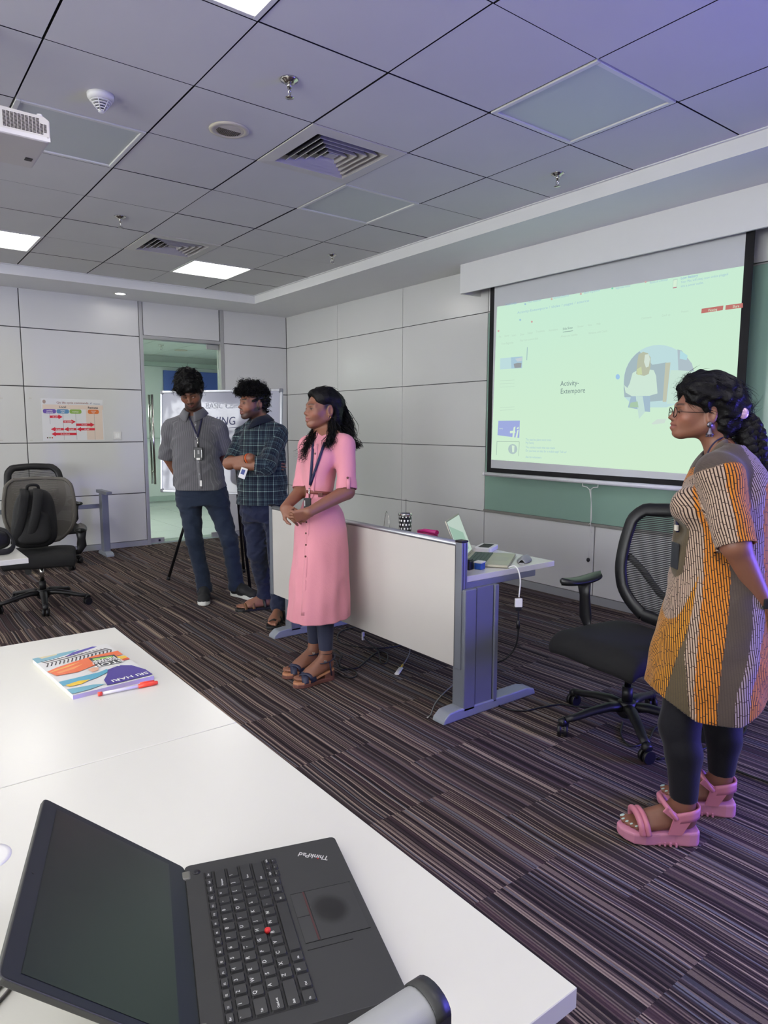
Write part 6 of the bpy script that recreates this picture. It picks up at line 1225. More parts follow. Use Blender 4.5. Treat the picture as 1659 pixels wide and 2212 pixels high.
# ================================================================ man in the plaid shirt
def strap_sandal(parent, heel, d, L, sole_m, strap_m, z1=.022, fw=1.0):
    d = nrm(np.array([d[0], d[1], 0.0])); t = np.array([d[1], -d[0], 0]); p = lambda a, b, c: np.array(heel) * [1, 1, 0] + d * a * L + t * b + UPZ * c
    out = [(-.03, .022), (.06, .034), (.3, .032), (.5, .037), (.7, .046), (.86, .044), (.98, .03), (1.04, .008)]; poly = [p(a, b * fw, 0) for a, b in out] + [p(a, -b * fw, 0) for a, b in out[::-1]]; n = len(poly)
    o = MB().add(poly + [q + UPZ * z1 for q in poly], [tuple(range(n)), tuple(range(n, 2 * n))] + [(i, (i + 1) % n, n + (i + 1) % n, n + i) for i in range(n)]).build('sandal', sole_m, parent, True, .005)
    return o, p
def man_plaid():
    p = Per(4.86); J = p.J; t = thing('person', 'man in a dark plaid shirt and jeans with folded arms, looking left', 'person', tuple(onz(575, 1335, 0)))
    skin = (138, 93, 72)
    hd = Head(J(548, 871, -.01), -.80 * RGT - .60 * AWY - .02 * UPZ, UPZ + .02 * RGT, .95, .92)
    a1, a2 = onz(585, 1314, 0), onz(606, 1338, 0)                      # heels
    d1, d2 = -RGT * .93 - AWY * .37, -AWY * .96 - RGT * .1
    foots = []
    sN, sF, eN, eF = J(600, 938, -.03), J(527, 938, .07), J(577, 1006, -.19), J(495, 1001, -.07); wF = J(541, 990, -.185); cN = J(549, 1004, -.205); wN = J(512, 1007, -.14)
    lo = np.min([a1, a2, sN, sF, eN, eF, onz(515, 1330, 0)], 0) - .2; hi = np.max([a1, a2, sN, sF, hd.P(0, 0, .12)], 0) + .2
    b = Field(lo, hi, .0038); hd.sculpt(b, True, 1.1, 1.05, 1.0); b.cone(J(562, 918, .02), hd.P(0, -.035, -.06), .056, .052, .03); b.cone(J(545, 932, .03), J(588, 932, .0), .045, .045, .05); b.loft([p.row(925, 566, 34, .01, .08), p.row(1000, 566, 40, .01, .10), p.row(1090, 567, 38, .01, .09)], .04)
    b.cone(sN, eN, .032, .034); b.cone(eN, wN, .037, .028); b.cone(sF, eF, .032, .038); b.cone(eF, wF, .043, .029, .02); b.cone(wF, J(566, 998, -.12), .028, .024); hand(b, J(568, 1001, -.10), RGT * .9 + AWY * .25 - UPZ * .25, -AWY, -1, .92, (.15, .15, .2, .2)); hand(b, wN, RGT * .3 + UPZ * .2 + AWY * .9, -RGT, 1, .8)
    an1 = foot(b, a1, d1, .09, .25, 0, 1.0, 1, .022); an2 = foot(b, a2, d2, .09, .25, 0, 1.0, -1, .022)
    legs = ((J(548, 1100, .08), J(556, 1195, .10), an1), (J(592, 1100, .03), J(600, 1200, .02), an2))
    for h, k, a in legs: b.cone(h, k, .06, .045, .03); b.cone(k, a, .045, .034)
    o, V, Fq = finish(b, 'body', SKIN, t, lambda V: hd.paint(V, skin, .95, 1.1, (132, 76, 72), .9)); hd.eyes(t, (-.002, 0), .85)
    j = cloth('navy_jeans', (32, 38, 62), .8, .35); f = Field(np.min([an1, an2, legs[0][0]], 0) - .2, np.max([an1, an2, legs[0][0], legs[1][0]], 0) + .2, .005)
    f.loft([p.row(1075, 567, 46, .03, .12), p.row(1105, 568, 48, .03, .12), p.row(1125, 568, 42, .04, .10)], .02)
    for h, k, a in legs: f.cone(h, k, .086, .066, .04); f.cone(k, a + UPZ * .02, .066, .054, .03); f.cone(a + UPZ * .01, a, .058, .060, .02)
    f.wrinkle(.0035, .10, 13, 1.6)
    for h, k, a in legs: f.cut(a - UPZ * .03, -UPZ, .10)
    finish(f, 'trousers', j.m, t, drop=lambda V: np.any([(np.abs(V[:, 2] - a[2] + .03) < .003) & (np.linalg.norm(V - a, axis=1) < .1) for a in (an1, an2)], 0), solid=.004)
    # plaid
    st = cloth('plaid_shirt', (24, 32, 48), .8, .25); uv = st.n('ShaderNodeSeparateXYZ', {0: st.attr('puv').outputs[1]}); x, y = uv.outputs[0], uv.outputs[1]
    def bands(c, off):
        f_ = st.math('FRACT', st.math('ADD', st.math('MULTIPLY', c, 1 / .105), off)); o_ = None
        for a, w, s in ((.10, .05, .8), (.22, .018, .55), (.30, .018, .55), (.55, .09, .35), (.66, .02, .6), (.80, .02, .45)):
            m_ = st.math('MULTIPLY', st.math('LESS_THAN', st.math('ABSOLUTE', st.math('SUBTRACT', f_, a)), w / 2), s); o_ = m_ if o_ is None else st.math('MAXIMUM', o_, m_)
        return o_
    wv = st.math('ADD', st.math('MULTIPLY', bands(x, .13), .5), st.math('MULTIPLY', bands(y, .4), .5)); st.base(st.ramp(wv, [(0.0, lin((19, 25, 40))), (.3, lin((58, 78, 86))), (.6, lin((128, 150, 138))), (.8, lin((168, 182, 164)))]))
    f = Field(np.min([sN, sF, eF, J(540, 1100, 0)], 0) - .2, np.max([sN, sF, J(560, 900, 0)], 0) + .2, .0045)
    f.loft([p.row(908, 563, 18, .03, .07), p.row(917, 564, 32, .02, .09), p.row(930, 566, 43, .01, .115), p.row(960, 566, 49, .01, .14), p.row(1000, 565, 52, .01, .145), p.row(1045, 567, 53, .01, .145), p.row(1080, 567, 55, .02, .15), p.row(1104, 567, 56, .02, .15)], .03)
    f.cone(J(575, 920, .0), sN, .05, .062, .05); f.cone(J(548, 920, .04), sF, .05, .055, .05); f.cone(sN, eN, .064, .058, .04); f.cone(eN, cN, .058, .060, .03); f.cone(sF, eF, .058, .050, .04)
    f.wrinkle(.0045, .13, 15, 1.4); f.cone(J(562, 918, .01), hd.P(0, -.03, -.06), .058, .058, .01, True); f.cone(J(545, 905, -.10), J(535, 935, -.17), .02, .012, .01, True)
    cF = eF - nrm(eF - sF) * .012; nF = nrm(nrm(eF - sF) + .6 * nrm(wF - eF)); f.cut(cN, nrm(cN - eN), .075); f.cut(cF, nF, .09); hz = J(536, 1094, -.14)[2]; f.cut([0, 0, hz], -UPZ)
    cuts = [(cN, nrm(cN - eN), .075), (cF, nF, .09)]
    so, V, Fq = finish(f, 'shirt', st.m, t, drop=lambda V: (V[:, 2] < hz + .0035) | np.any([(np.abs((V - c) @ n) < .0035) & (np.linalg.norm(V - c, axis=1) < R_) for c, n, R_ in cuts], 0), uv=lambda V: shirt_uv(V, J(566, 1000, .01), [(sN, eN, .06), (eN, cN, .055), (sF, eF, .055)]), solid=.004)
    collar(so, J(561, 910, .005), UPZ - .12 * AWY - .12 * RGT, -.80 * RGT - .60 * AWY, cloth('plaid_collar', (20, 26, 40)).m, .058, .104, .040, .3, .035)
    for q in range(3):  # thread bracelets
        c = wF * (1 - .04 * q) + eF * .04 * q + nrm(eF - wF) * .012; dv = nrm(eF - wF); n1 = nrm(np.cross(dv, UPZ)); n2 = np.cross(dv, n1)
        MB().tube([c + .033 * (n1 * math.cos(a) + n2 * math.sin(a)) for a in np.linspace(0, 6.283, 20)], .0042, 6, False).build('bracelet', M('thread_%d' % q, ((170, 50, 30), (210, 110, 30), (70, 20, 20))[q], .6), t, True)
    q = np.array(J(525, 1022, -.205)); Rm = Matrix.Rotation(.35, 3, Vector(AWY)) @ Matrix((RGT, AWY, UPZ)).transposed(); bd = MB().cbox(q, (.046, .004, .075), Rm).build('id_card', white_plastic, t, True, .003); MB().cbox(q - AWY * .003 + UPZ * .008, (.024, .002, .034), Rm).build('card_photo', M('card_blue', (40, 60, 130), .4), bd, True)
    # sandals
    sb = M('sandal_black', (26, 25, 26), .6); tan = M('sandal_tan_strap', (110, 74, 44), .5)
    for h, d, s in ((a1, d1, 1), (a2, d2, -1)):
        o, P_ = strap_sandal(t, h, d, .255, sb, sb)
        for a, z, m_ in ((.74, .050, tan if s > 0 else sb), (.52, .066, tan if s > 0 else sb), (.20, .085, sb)): ribbon('strap', catmull([P_(a, -.044, .018), P_(a + .02, -.034, z - .012), P_(a + .03, 0, z + .006), P_(a + .02, .034, z - .012), P_(a, .044, .018)], 5), .022, m_, o, tuple(nrm(d) + UPZ * .001) if False else tuple(UPZ + .2 * nrm(d)), .003)
    # curly hair
    f = Field(hd.c - .2, hd.c + .2, .004); A = (hd.S, hd.F, hd.U); E = lambda c, r, k=.02, sub=False: f.ell(hd.P(*c), [w * hd.sc for w in r], A, k, sub)
    E((0, -.020, .055), (.077, .096, .088)); E((0, .045, .100), (.068, .058, .040), .03); E((0, .080, .086), (.055, .028, .026), .02); E((0, -.06, .0), (.070, .052, .08), .03); E((0, .122, .0), (.075, .052, .074), .012, True); E((0, .055, -.09), (.095, .08, .085), .012, True); f.cut(hd.P(0, 0, -.08), -hd.U)
    for m in (-1, 1): E((m * .085, .0, -.02), (.022, .045, .045), .008, True)
    f.wrinkle(.012, .04, 19); ho, V, Fq = finish(f, 'hair', HAIR, t)
    fuzz(V, Fq, ho, lambda P: np.tile(hd.F * .6 + hd.U * .2, (len(P), 1)), 2300, .040, .0019, 23, 1.6, .5, keep=lambda V: hd.loc(V)[:, 2] > .055, m_=9); fuzz(V, Fq, ho, lambda P: np.tile(-hd.U - .4 * hd.F, (len(P), 1)), 1500, .022, .0014, 24, .5, .10, keep=lambda V: hd.loc(V)[:, 2] < .07)
    return t
man_plaid()

# ================================================================ woman in the pink dress
def wave_locks(guides, n, spread, amp, wl, r, seed, m_=26):
    """n wavy locks around each guide polyline"""
    rg = np.random.RandomState(seed); out = []; R_ = []
    for g in guides:
        G = np.array(catmull(g, 10)); t = np.linspace(0, 1, m_); idx = np.linspace(0, len(G) - 1, m_); G = np.stack([np.interp(idx, np.arange(len(G)), G[:, i]) for i in range(3)], 1); L = np.linalg.norm(np.diff(G, axis=0), axis=1).sum()
        T = np.gradient(G, axis=0); T /= np.linalg.norm(T, axis=1, keepdims=True); N = np.cross(T, RGT); N /= np.linalg.norm(N, axis=1, keepdims=True) + 1e-9; B = np.cross(T, N)
        for k in range(n):
            o = rg.randn(2) * spread; ph = rg.uniform(0, 6.28); a = amp * rg.uniform(.5, 1.4); w = L / wl * rg.uniform(.8, 1.2); e = rg.uniform(.75, 1.0)
            tt = t * e; Gk = np.stack([np.interp(tt, t, G[:, i]) for i in range(3)], 1); fl = (.35 + .65 * tt)[:, None] if True else 1
            out.append(Gk + N * ((o[0] * fl[:, 0] + a * tt * np.sin(6.283 * w * tt + ph))[:, None]) + B * ((o[1] * fl[:, 0] + a * tt * np.cos(6.283 * w * tt + ph))[:, None])); R_.append(r * rg.uniform(.5, 1.3) * (1 - .75 * t ** 2))
    return np.array(out), np.array(R_)
def woman_pink():
    p = Per(3.70); J = p.J; t = thing('person', 'woman in a long pink shirt dress with clasped hands and long black hair', 'person', tuple(onz(690, 1470, 0)))
    skin = (134, 89, 69)
    hd = Head(J(697, 884, -.005), -.84 * RGT - .54 * AWY + .01 * UPZ, UPZ + .02 * RGT, .90, .86)
    h1, h2 = onz(716, 1466, 0), onz(692, 1448, 0); dN, dF = -RGT * .80 - AWY * .60, -RGT * .82 - AWY * .57
    sN, sF, eN, eF = J(744, 962, -.06), J(664, 966, .07), J(749, 1062, -.10), J(650, 1060, .0); wN, wF = J(668, 1106, -.235), J(615, 1097, -.13)
    lo = np.min([h1, h2, sN, sF, wF, onz(650, 1480, 0)], 0) - .16; hi = np.max([h1, h2, sN, sF, eN, hd.P(0, 0, .12)], 0) + .16
    b = Field(lo, hi, .0033); hd.sculpt(b, False, .95, 1.1, .84); b.cone(J(706, 942, .01), hd.P(0, -.045, -.055), .044, .040, .02); b.cone(J(685, 950, .03), J(725, 950, -.02), .05, .05, .05); b.loft([p.row(950, 702, 34, .01, .07), p.row(1010, 690, 34, .0, .085), p.row(1070, 687, 26, .0, .075), p.row(1140, 692, 40, .0, .10)], .04)
    b.cone(sN, eN, .036, .036); b.cone(eN, wN, .041, .025, .02); b.cone(sF, eF, .036, .034); b.cone(eF, wF, .036, .024, .02)
    # far hand lies across, near hand closes over it
    hand(b, wF, nrm(RGT * .70 - UPZ * .38 - AWY * .62), -RGT * .35 - AWY * .75 + UPZ * .6, 1, .86, (.75, .8, .85, .9), .3)
    hand(b, wN, nrm(-RGT * .90 - UPZ * .30 - AWY * .0), -AWY * .85 - UPZ * .45, -1, .88, (.95, 1.0, 1.0, 1.05), .7, .03)
    zb = .030
    an1 = foot(b, h1, dN, .10, .215, .036, .92, 1, zb); an2 = foot(b, h2, dF, .10, .215, .036, .92, 1, zb)
    k1, k2 = J(702, 1330, -.0), J(680, 1320, .08)
    for k, a in ((k1, an1), (k2, an2)): b.cone(k, a, .046, .031, .02); b.cone(a, a - UPZ * .03, .030, .03, .02); b.cone(k, J(692, 1140, .0), .05, .06, .03)
    o, V, Fq = finish(b, 'body', SKIN, t, lambda V: hd.paint(V, skin, 0, .9, (150, 84, 84))); hd.eyes(t, (-.002, .0005), 1.1)
    lg = cloth('grey_blue_leggings', (54, 58, 78), .75, .12); f = Field(np.min([k1, k2, an1, an2], 0) - .12, np.max([k1, k2, an1, an2], 0) + .12, .004)
    for k, a in ((k1, an1), (k2, an2)): f.cone(k, a, .051, .036, .01); f.cut(a + UPZ * .012, -UPZ, .08); f.cut(k + UPZ * .06, UPZ, .1)
    finish(f, 'leggings', lg.m, t)
    # dress
    dm = cloth('pink_dress', (214, 142, 154), .75, .22)
    def fold(th, Z): z = np.clip((1.0 - Z / .85), 0, 1); return z * (.06 * np.sin(3 * th + .6) + .05 * np.sin(7 * th + 1.3 + 2 * Z) + .03 * np.sin(13 * th + .4)) * 1.0
    hem = J(700, 1350, -.16)[2]; bot = J(700, 1362, -.14)
    f = Field(np.min([J(612, 1362, -.25), J(612, 1362, .25), J(760, 1362, -.25)], 0) - .05, np.max([J(760, 1362, .25), J(620, 930, .2), J(770, 930, 0)], 0) + .05, .0045); f.D[:] = Field.TR
    f.ell(J(676, 990, -.06), (.06, .06, .06), (RGT, AWY, UPZ), .05); f.ell(J(700, 992, -.075), (.06, .055, .06), (RGT, AWY, UPZ), .05); f.loft([p.row(936, 704, 18, .03, .055), p.row(944, 703, 28, .02, .075), p.row(954, 702, 38, .01, .095), p.row(985, 693, 40, -.01, .118), p.row(1005, 690, 38, -.015, .12), p.row(1035, 688, 36, -.005, .108), p.row(1060, 687, 34, .0, .10), p.row(1070, 686, 30, .0, .092), p.row(1080, 688, 33, .0, .10), p.row(1100, 693, 46, .0, .125), p.row(1140, 694, 56, .0, .150), p.row(1200, 692, 60, .0, .165), p.row(1260, 689, 64, .0, .175), p.row(1320, 686, 68, .0, .185), p.row(1364, 684, 70, .0, .19)], .025, fold)
    f.cone(J(718, 946, -.0), sN, .040, .052, .04); f.cone(J(688, 946, .03), sF, .04, .046, .04); f.cone(sN, eN, .053, .051, .03); f.cone(sF, eF, .047, .045, .03)
    cN = eN - nrm(eN - sN) * .010; cF = eF - nrm(eF - sF) * .008
    for s, c, r in ((sN, cN, .055), (sF, cF, .049)): f.cone(c - nrm(c - s) * .03, c, r, r + .002, .008)
    f.wrinkle(.0034, .17, 31, .6); f.cone(J(706, 940, .0), hd.P(0, -.03, -.06), .047, .05, .008, True); f.cone(J(692, 930, -.06), J(683, 968, -.13), .022, .010, .008, True)
    f.cut(cN, nrm(eN - sN), .10); f.cut(cF, nrm(eF - sF), .075); f.cut([0, 0, hem], -UPZ)
    cuts = [(cN, nrm(eN - sN), .10), (cF, nrm(eF - sF), .075)]
    so, V, Fq = finish(f, 'dress', dm.m, t, drop=lambda V: (V[:, 2] < hem + .0035) | np.any([(np.abs((V - c) @ n) < .0035) & (np.linalg.norm(V - c, axis=1) < R_) for c, n, R_ in cuts], 0), solid=.0035)
    collar(so, J(703, 947, .0), UPZ - .1 * AWY - .2 * RGT, -.84 * RGT - .54 * AWY, dm.m, .048, .080, .024, .45, .030)
    cs = lambda u, v, o=.003: f.cast(u, v, o, 3.2, 4.0)
    bro = M('button_brown', (92, 52, 44), .35)
    for u, v in ((681, 980), (675, 1003), (674, 1026), (671, 1049), (669, 1076), (662, 1128), (661, 1152), (661, 1177), (660, 1202)):
        q = cs(u, v, .002)
        if q is not None: MB().lathe([(.0035, .002), (.0052, .0025), (.0055, .0), (.001, -.001)], (0, 0, 0), 12).build('button', bro, so).matrix_local = wmat(so).inverted() @ Matrix.Translation(Vector(q)) @ Vector(-AWY * .8 - RGT * .6).to_track_quat('Z', 'Y').to_matrix().to_4x4()
    ribbon('placket', [q for q in (cs(684 - (v - 950) * .085 if v < 1075 else 668 - (v - 1075) * .055, v, .001) for v in range(960, 1340, 10)) if q is not None], .022, dm.m, so, -AWY - .5 * RGT, .0015)
    bl_ = M('belt_brown', (120, 62, 54), .45); bt = ribbon('belt', [q for q in (cs(u, 1061 + (u - 655) * .13 - .0012 * (u - 655) * (u - 655) * .6, .004) for u in range(656, 722, 3)) if q is not None], .018, bl_, so, -AWY, .003)
    q = cs(692, 1069, .008)
    if q is not None: MB().cbox(q, (.024, .004, .022), Matrix((RGT, AWY, UPZ)).transposed()).build('buckle', M('buckle_dark', (92, 44, 38), .4), bt, True, .002)
    q = J(751, 1032, -.16); MB().cyl(q, np.array(q) - AWY * .004, .006, n=12).build('sleeve_button', bro, so, True); MB().tube([np.array(J(752, 1030, -.155)), np.array(J(753, 1056, -.156))], .010, 8, True, (tuple(AWY), .3)).build('sleeve_tab', dm.m, so, True)
    lanyard(f, t, (677, 950), (701, 956), (670, 1048), None, 3.70)
    q = np.array(cs(668, 1066, .012) if cs(668, 1066) is not None else J(668, 1066, -.12)); MB().tube([q + UPZ * .03, q - UPZ * .03], .004, 8).build('lanyard_clip', chrome, t, True)
    q = np.array(J(664, 1087, -.135)); Rm = Matrix((RGT, AWY, UPZ)).transposed(); bd = MB().cbox(q, (.040, .008, .056), Rm).build('id_badge', badge_m, t, True, .005); MB().cbox(q - AWY * .005 - RGT * .013, (.003, .002, .03), Rm).build('badge_strip', white_plastic, bd, True)
    # sandals: cork platform, navy crossed straps
    cork = M('cork_sole', (188, 132, 96), .6); wood = M('wood_sole', (112, 70, 60), .6); nav = M('navy_leather', (34, 38, 66), .45)
    for h, d in ((h1, dN), (h2, dF)):
        o, P_ = strap_sandal(t, h, d, .225, wood, nav, .022, .92)
        P3 = lambda a, b, c: P_(a, b, c + .036 * (1 - min(1, max(0, a) / .7)))
        out = [(-.03, .022), (.06, .033), (.3, .031), (.5, .036), (.7, .044), (.86, .042), (.98, .028), (1.03, .008)]; poly = [(a, b * .9) for a, b in out] + [(a, -b * .9) for a, b in out[::-1]]; n = len(poly)
        MB().add([P3(a, b, .018) for a, b in poly] + [P3(a, b, .030) for a, b in poly], [tuple(range(n)), tuple(range(n, 2 * n))] + [(i, (i + 1) % n, n + (i + 1) % n, n + i) for i in range(n)]).build('footbed', cork, o, True, .003)
        hp = [(-.03, .022), (.06, .032), (.25, .030)]; hp = [(a, b * .95) for a, b in hp] + [(a, -b * .95) for a, b in hp[::-1]]; MB().add([P_(a, b, 0) for a, b in hp] + [P3(a, b, .022) for a, b in hp], [tuple(range(6)), tuple(range(6, 12))] + [(i, (i + 1) % 6, 6 + (i + 1) % 6, 6 + i) for i in range(6)]).build('heel_block', wood, o, True, .003)
        for s in (-1, 1): ribbon('strap', catmull([P_(.60, s * .042, .025), P_(.64, s * .036, .058), P_(.72, s * .008, .070), P_(.80, -s * .026, .054), P_(.82, -s * .042, .025)], 6), .036, nav, o, tuple(UPZ + .25 * nrm(d)), .003)
        c = P_(.17, 0, .118); ribbon('ankle_strap', [c + .040 * (nrm(d) * math.cos(a) * 1.05 + np.array([d[1], -d[0], 0]) / np.linalg.norm(d) * math.sin(a)) + UPZ * (.012 * math.cos(a + 3.14)) for a in np.linspace(0, 6.283, 25)], .012, nav, o, (0, 0, 1), .003) if False else MB().tube([c + .046 * (nrm(d) * math.cos(a) * 1.1 + np.array([d[1], -d[0], 0]) * math.sin(a)) + UPZ * (.012 * math.cos(a + 3.14)) for a in np.linspace(0, 6.283, 25)], .007, 8, False, ((0, 0, 1), .4)).build('ankle_strap', nav, o, True)
        for s in (-1, 1): MB().tube([P_(.10, s * .037, .035), P_(.16, s * .041, .112)], .007, 8, True, (tuple(d), .4)).build('side_strap', nav, o, True)
        MB().cbox(c - AWY * .046 + RGT * .004, (.016, .004, .014), Rm).build('buckle', chrome, o, True, .002)
    MB().tube([an1 + UPZ * -.004 + .036 * (RGT * math.cos(a) + AWY * math.sin(a)) for a in np.linspace(0, 6.283, 22)], .0022, 5, False).build('anklet', M('anklet_thread', (40, 24, 28), .6), t, True)
    # hair: cap, gathered back, long wavy locks
    f = Field(hd.c - .22, hd.c + .2, .004); A = (hd.S, hd.F, hd.U); E = lambda c, r, k=.02, sub=False: f.ell(hd.P(*c), [w * hd.sc for w in r], A, k, sub)
    E((0, -.022, .050), (.080, .100, .083)); E((0, .025, .070), (.070, .065, .052), .03); E((0, -.075, .02), (.066, .055, .075), .03); E((0, -.07, -.07), (.062, .045, .085), .03); E((0, .122, .012), (.072, .066, .082), .014, True); E((0, .055, -.10), (.09, .085, .095), .014, True)
    for m in (-1, 1): E((m * .085, -.004, -.018), (.022, .028, .040), .008, True)
    f.wrinkle(.003, .05, 39); ho, V, Fq = finish(f, 'hair', HAIR, t)
    fuzz(V, Fq, ho, lambda P: np.tile(-hd.F * .8 - hd.U * .25, (len(P), 1)), 1300, .05, .0012, 41, .2, .05, rnd=.2, keep=lambda V: hd.loc(V)[:, 1] < .035)
    g = []
    for u0, v0, u1, v1, u2, v2, u3, v3, d0, d1, d2, d3 in ((722, 905, 735, 925, 752, 945, 762, 958, .06, .05, .02, .0), (728, 890, 745, 915, 755, 935, 757, 950, .10, .08, .06, .04), (715, 912, 716, 935, 708, 958, 704, 972, -.03, -.06, -.10, -.13), (712, 905, 718, 930, 718, 950, 716, 962, -.02, -.05, -.08, -.10), (722, 900, 728, 925, 734, 945, 735, 955, .02, .0, -.04, -.07), (735, 880, 752, 905, 757, 930, 760, 955, .10, .10, .07, .03), (730, 860, 745, 890, 752, 920, 756, 945, .08, .09, .07, .04), (690, 915, 680, 940, 664, 968, 648, 992, .04, -.01, -.07, -.11), (694, 918, 682, 948, 666, 975, 650, 998, .04, -.03, -.09, -.12), (688, 912, 678, 935, 668, 955, 658, 975, .06, .02, -.02, -.06), (740, 930, 760, 955, 770, 962, 776, 972, .05, .03, .0, .0)):
        g.append([J(u0, v0, d0), J(u1, v1, d1), J(u2, v2, d2), J(u3, v3, d3)])
    P_, R_ = wave_locks(g, 66, .017, .009, .085, .0020, 43); lo_ = strands('hair_locks', P_, R_, HAIR, ho, 5); lo_['kind'] = 'stuff'
    P_, R_ = wave_locks(g, 28, .018, .013, .07, .0011, 45); lo_ = strands('stray_hair', P_, R_, HAIR, ho, 3); lo_['kind'] = 'stuff'
    q = hd.P(-.045, -.085, .055); MB().tube([q, q - hd.U * .03 * .9], .004, 8).build('hair_clip', M('clip_teal', (120, 170, 170), .3), ho, True)
    q = hd.P(-.080, -.004, -.055); MB().tube([q + .007 * (hd.F * math.cos(a) + hd.U * math.sin(a)) for a in np.linspace(0, 6.283, 14)], .0018, 6, False).build('earring', M('gold', (206, 160, 80), .25, 1.0), t, True)
    return t
woman_pink()
# ================================================================ woman in the striped tunic
def woman_tunic():
    p = Per(2.37); J = p.J; t = thing('person', 'woman in an orange and brown striped tunic seen from the side, long braid, glasses', 'person', tuple(onz(1480, 1790, 0)))
    skin = (134, 90, 70)
    hd = Head(J(1518, 892, .0), -.985 * RGT + .14 * AWY + .06 * UPZ, UPZ + .05 * RGT, .90, .78)
    h1, h2 = onz(1496, 1817, 0), onz(1576, 1757, 0); d1, d2 = -RGT * .985 + AWY * .10, -RGT * .97 + AWY * .22
    sN, sF, eN, eF = J(1552, 1022, -.15), J(1606, 1022, .14), J(1588, 1176, -.215), J(1672, 1172, .10); wN, wF = J(1650, 1304, -.145), J(1678, 1300, .06)
    lo = np.min([onz(1328, 1800, 0), h1, h2, sN, sF, wN, onz(1420, 1700, 0)], 0) - .12; hi = np.max([h1, h2, sN, sF, eF, wF, hd.P(0, 0, .12), hd.P(0, -.1, .1)], 0) + .12
    b = Field(lo, hi, .0035); hd.sculpt(b, False, 1.0, 1.15, .95); b.cone(J(1560, 985, .0), hd.P(0, -.035, -.06), .048, .046, .03); b.cone(J(1560, 1005, -.08), J(1580, 1005, .10), .05, .05, .05)
    b.loft([p.row(1000, 1570, 55, .0, .10), p.row(1100, 1558, 75, .0, .13), p.row(1250, 1555, 80, .0, .13), p.row(1450, 1530, 80, .0, .13)], .04)
    b.cone(sN, eN, .045, .042); b.cone(eN, wN, .043, .027, .02); b.cone(sF, eF, .045, .042); b.cone(eF, wF, .043, .027, .02)
    hand(b, wN, RGT * .6 - UPZ * .7 + AWY * .3, RGT, 1, .88); hand(b, wF, RGT * .45 - UPZ * .8 - AWY * .3, RGT, -1, .88)
    zb = .042
    an1 = foot(b, h1, d1, .10, .225, .008, .98, 1, zb); an2 = foot(b, h2, d2, .10, .225, .008, .98, 1, zb)
    hp1, hp2 = J(1495, 1440, -.06), J(1550, 1440, .08); kn1, kn2 = J(1467, 1570, -.07), J(1560, 1560, .09)
    for hp, kn, a in ((hp1, kn1, an1), (hp2, kn2, an2)): b.cone(hp, kn, .07, .05, .03); b.cone(kn, a, .048, .034, .02); b.cone(a, a - UPZ * .03, .034, .034, .02)
    nails = []
    o, V, Fq = finish(b, 'body', SKIN, t, lambda V: hd.paint(V, skin, 0, .9, (132, 74, 70))); hd.eyes(t, (0, -.001), .85)
    nl = M('nail_polish', (190, 214, 206), .2)
    for h, d in ((h1, d1), (h2, d2)):
        d = nrm(d); tt = np.array([d[1], -d[0], 0])
        for i, (of, l, r) in enumerate(((.026, 1.0, .0115), (.009, 1.01, .0085), (-.005, .97, .0080), (-.018, .92, .0075), (-.030, .86, .0072))):
            q = h + d * (l - .03) * .225 + tt * of * .98 + UPZ * (zb + .009 + r * 1.15) + d * r * .35; MB().quadgrid(lambda u, v, q=q, r=r: q + d * (r * .7 * math.sin(math.pi * (v - .5))) + tt * (r * .6 * math.cos(math.pi * (v - .5)) * math.cos(6.283 * u)) + UPZ * (.0018 * math.cos(math.pi * (v - .5)) * math.sin(6.283 * u) - .25 * r * math.sin(math.pi * (v - .5))), 10, 6, True, True).build('toenail', nl, t, True)
    lg = cloth('black_leggings', (16, 16, 22), .7, .1); f = Field(np.min([an1, an2, kn1, hp1], 0) - .15, np.max([an1, an2, kn2, hp2], 0) + .15, .0045)
    for hp, kn, a in ((hp1, kn1, an1), (hp2, kn2, an2)): f.cone(hp, kn, .082, .060, .03); f.cone(kn, (kn + a) / 2 + UPZ * .03 + RGT * .006, .060, .056, .03); f.cone((kn + a) / 2 + UPZ * .03 + RGT * .006, a, .056, .043, .02); f.cut(a + UPZ * .000, -UPZ + RGT * .0, .08)
    lo_, V, Fq = finish(f, 'leggings', lg.m, t); q = f.cast(1471, 1738, .002, 2.0, 2.7)
    if q is not None: MB().cbox(q, (.008, .003, .018), Matrix((RGT, AWY, UPZ)).transposed()).build('brand_tab', M('tab_magenta', (206, 70, 190), .4), lo_, True)
    # tunic with printed panels
    cen = J(1545, 1250, 0)
    st = cloth('striped_tunic', (120, 100, 80), .85, .2); uv = st.n('ShaderNodeSeparateXYZ', {0: st.attr('puv').outputs[1]}); x, y = uv.outputs[0], uv.outputs[1]
    cell = st.math('FLOOR', st.math('MULTIPLY', x, 108.0)); fx = st.math('FRACT', st.math('MULTIPLY', x, 108.0)); rnd = st.n('ShaderNodeTexWhiteNoise', {'W': cell}, noise_dimensions='1D').outputs[0]
    fy = st.math('FRACT', st.math('ADD', st.math('MULTIPLY', y, 24.0), st.math('MULTIPLY', rnd, 9.0))); tick = st.math('LESS_THAN', fy, .045); linek = st.math('LESS_THAN', fx, .40); dark = st.math('MAXIMUM', linek, tick)
    vc = st.attr('Col'); bright = st.math('MULTIPLY', dark, st.attr('Col').outputs[3] if False else 1.0)
    hs = st.n('ShaderNodeSeparateColor', {0: vc.outputs[0]}); plain = st.math('LESS_THAN', hs.outputs[0], .13)
    dk2 = st.mix(plain, lin((48, 34, 30)), lin((66, 58, 54))); st.base(st.mix(st.math('MULTIPLY', dark, st.math('SUBTRACT', 1.0, st.math('MULTIPLY', plain, .65))), vc.outputs[0], dk2))
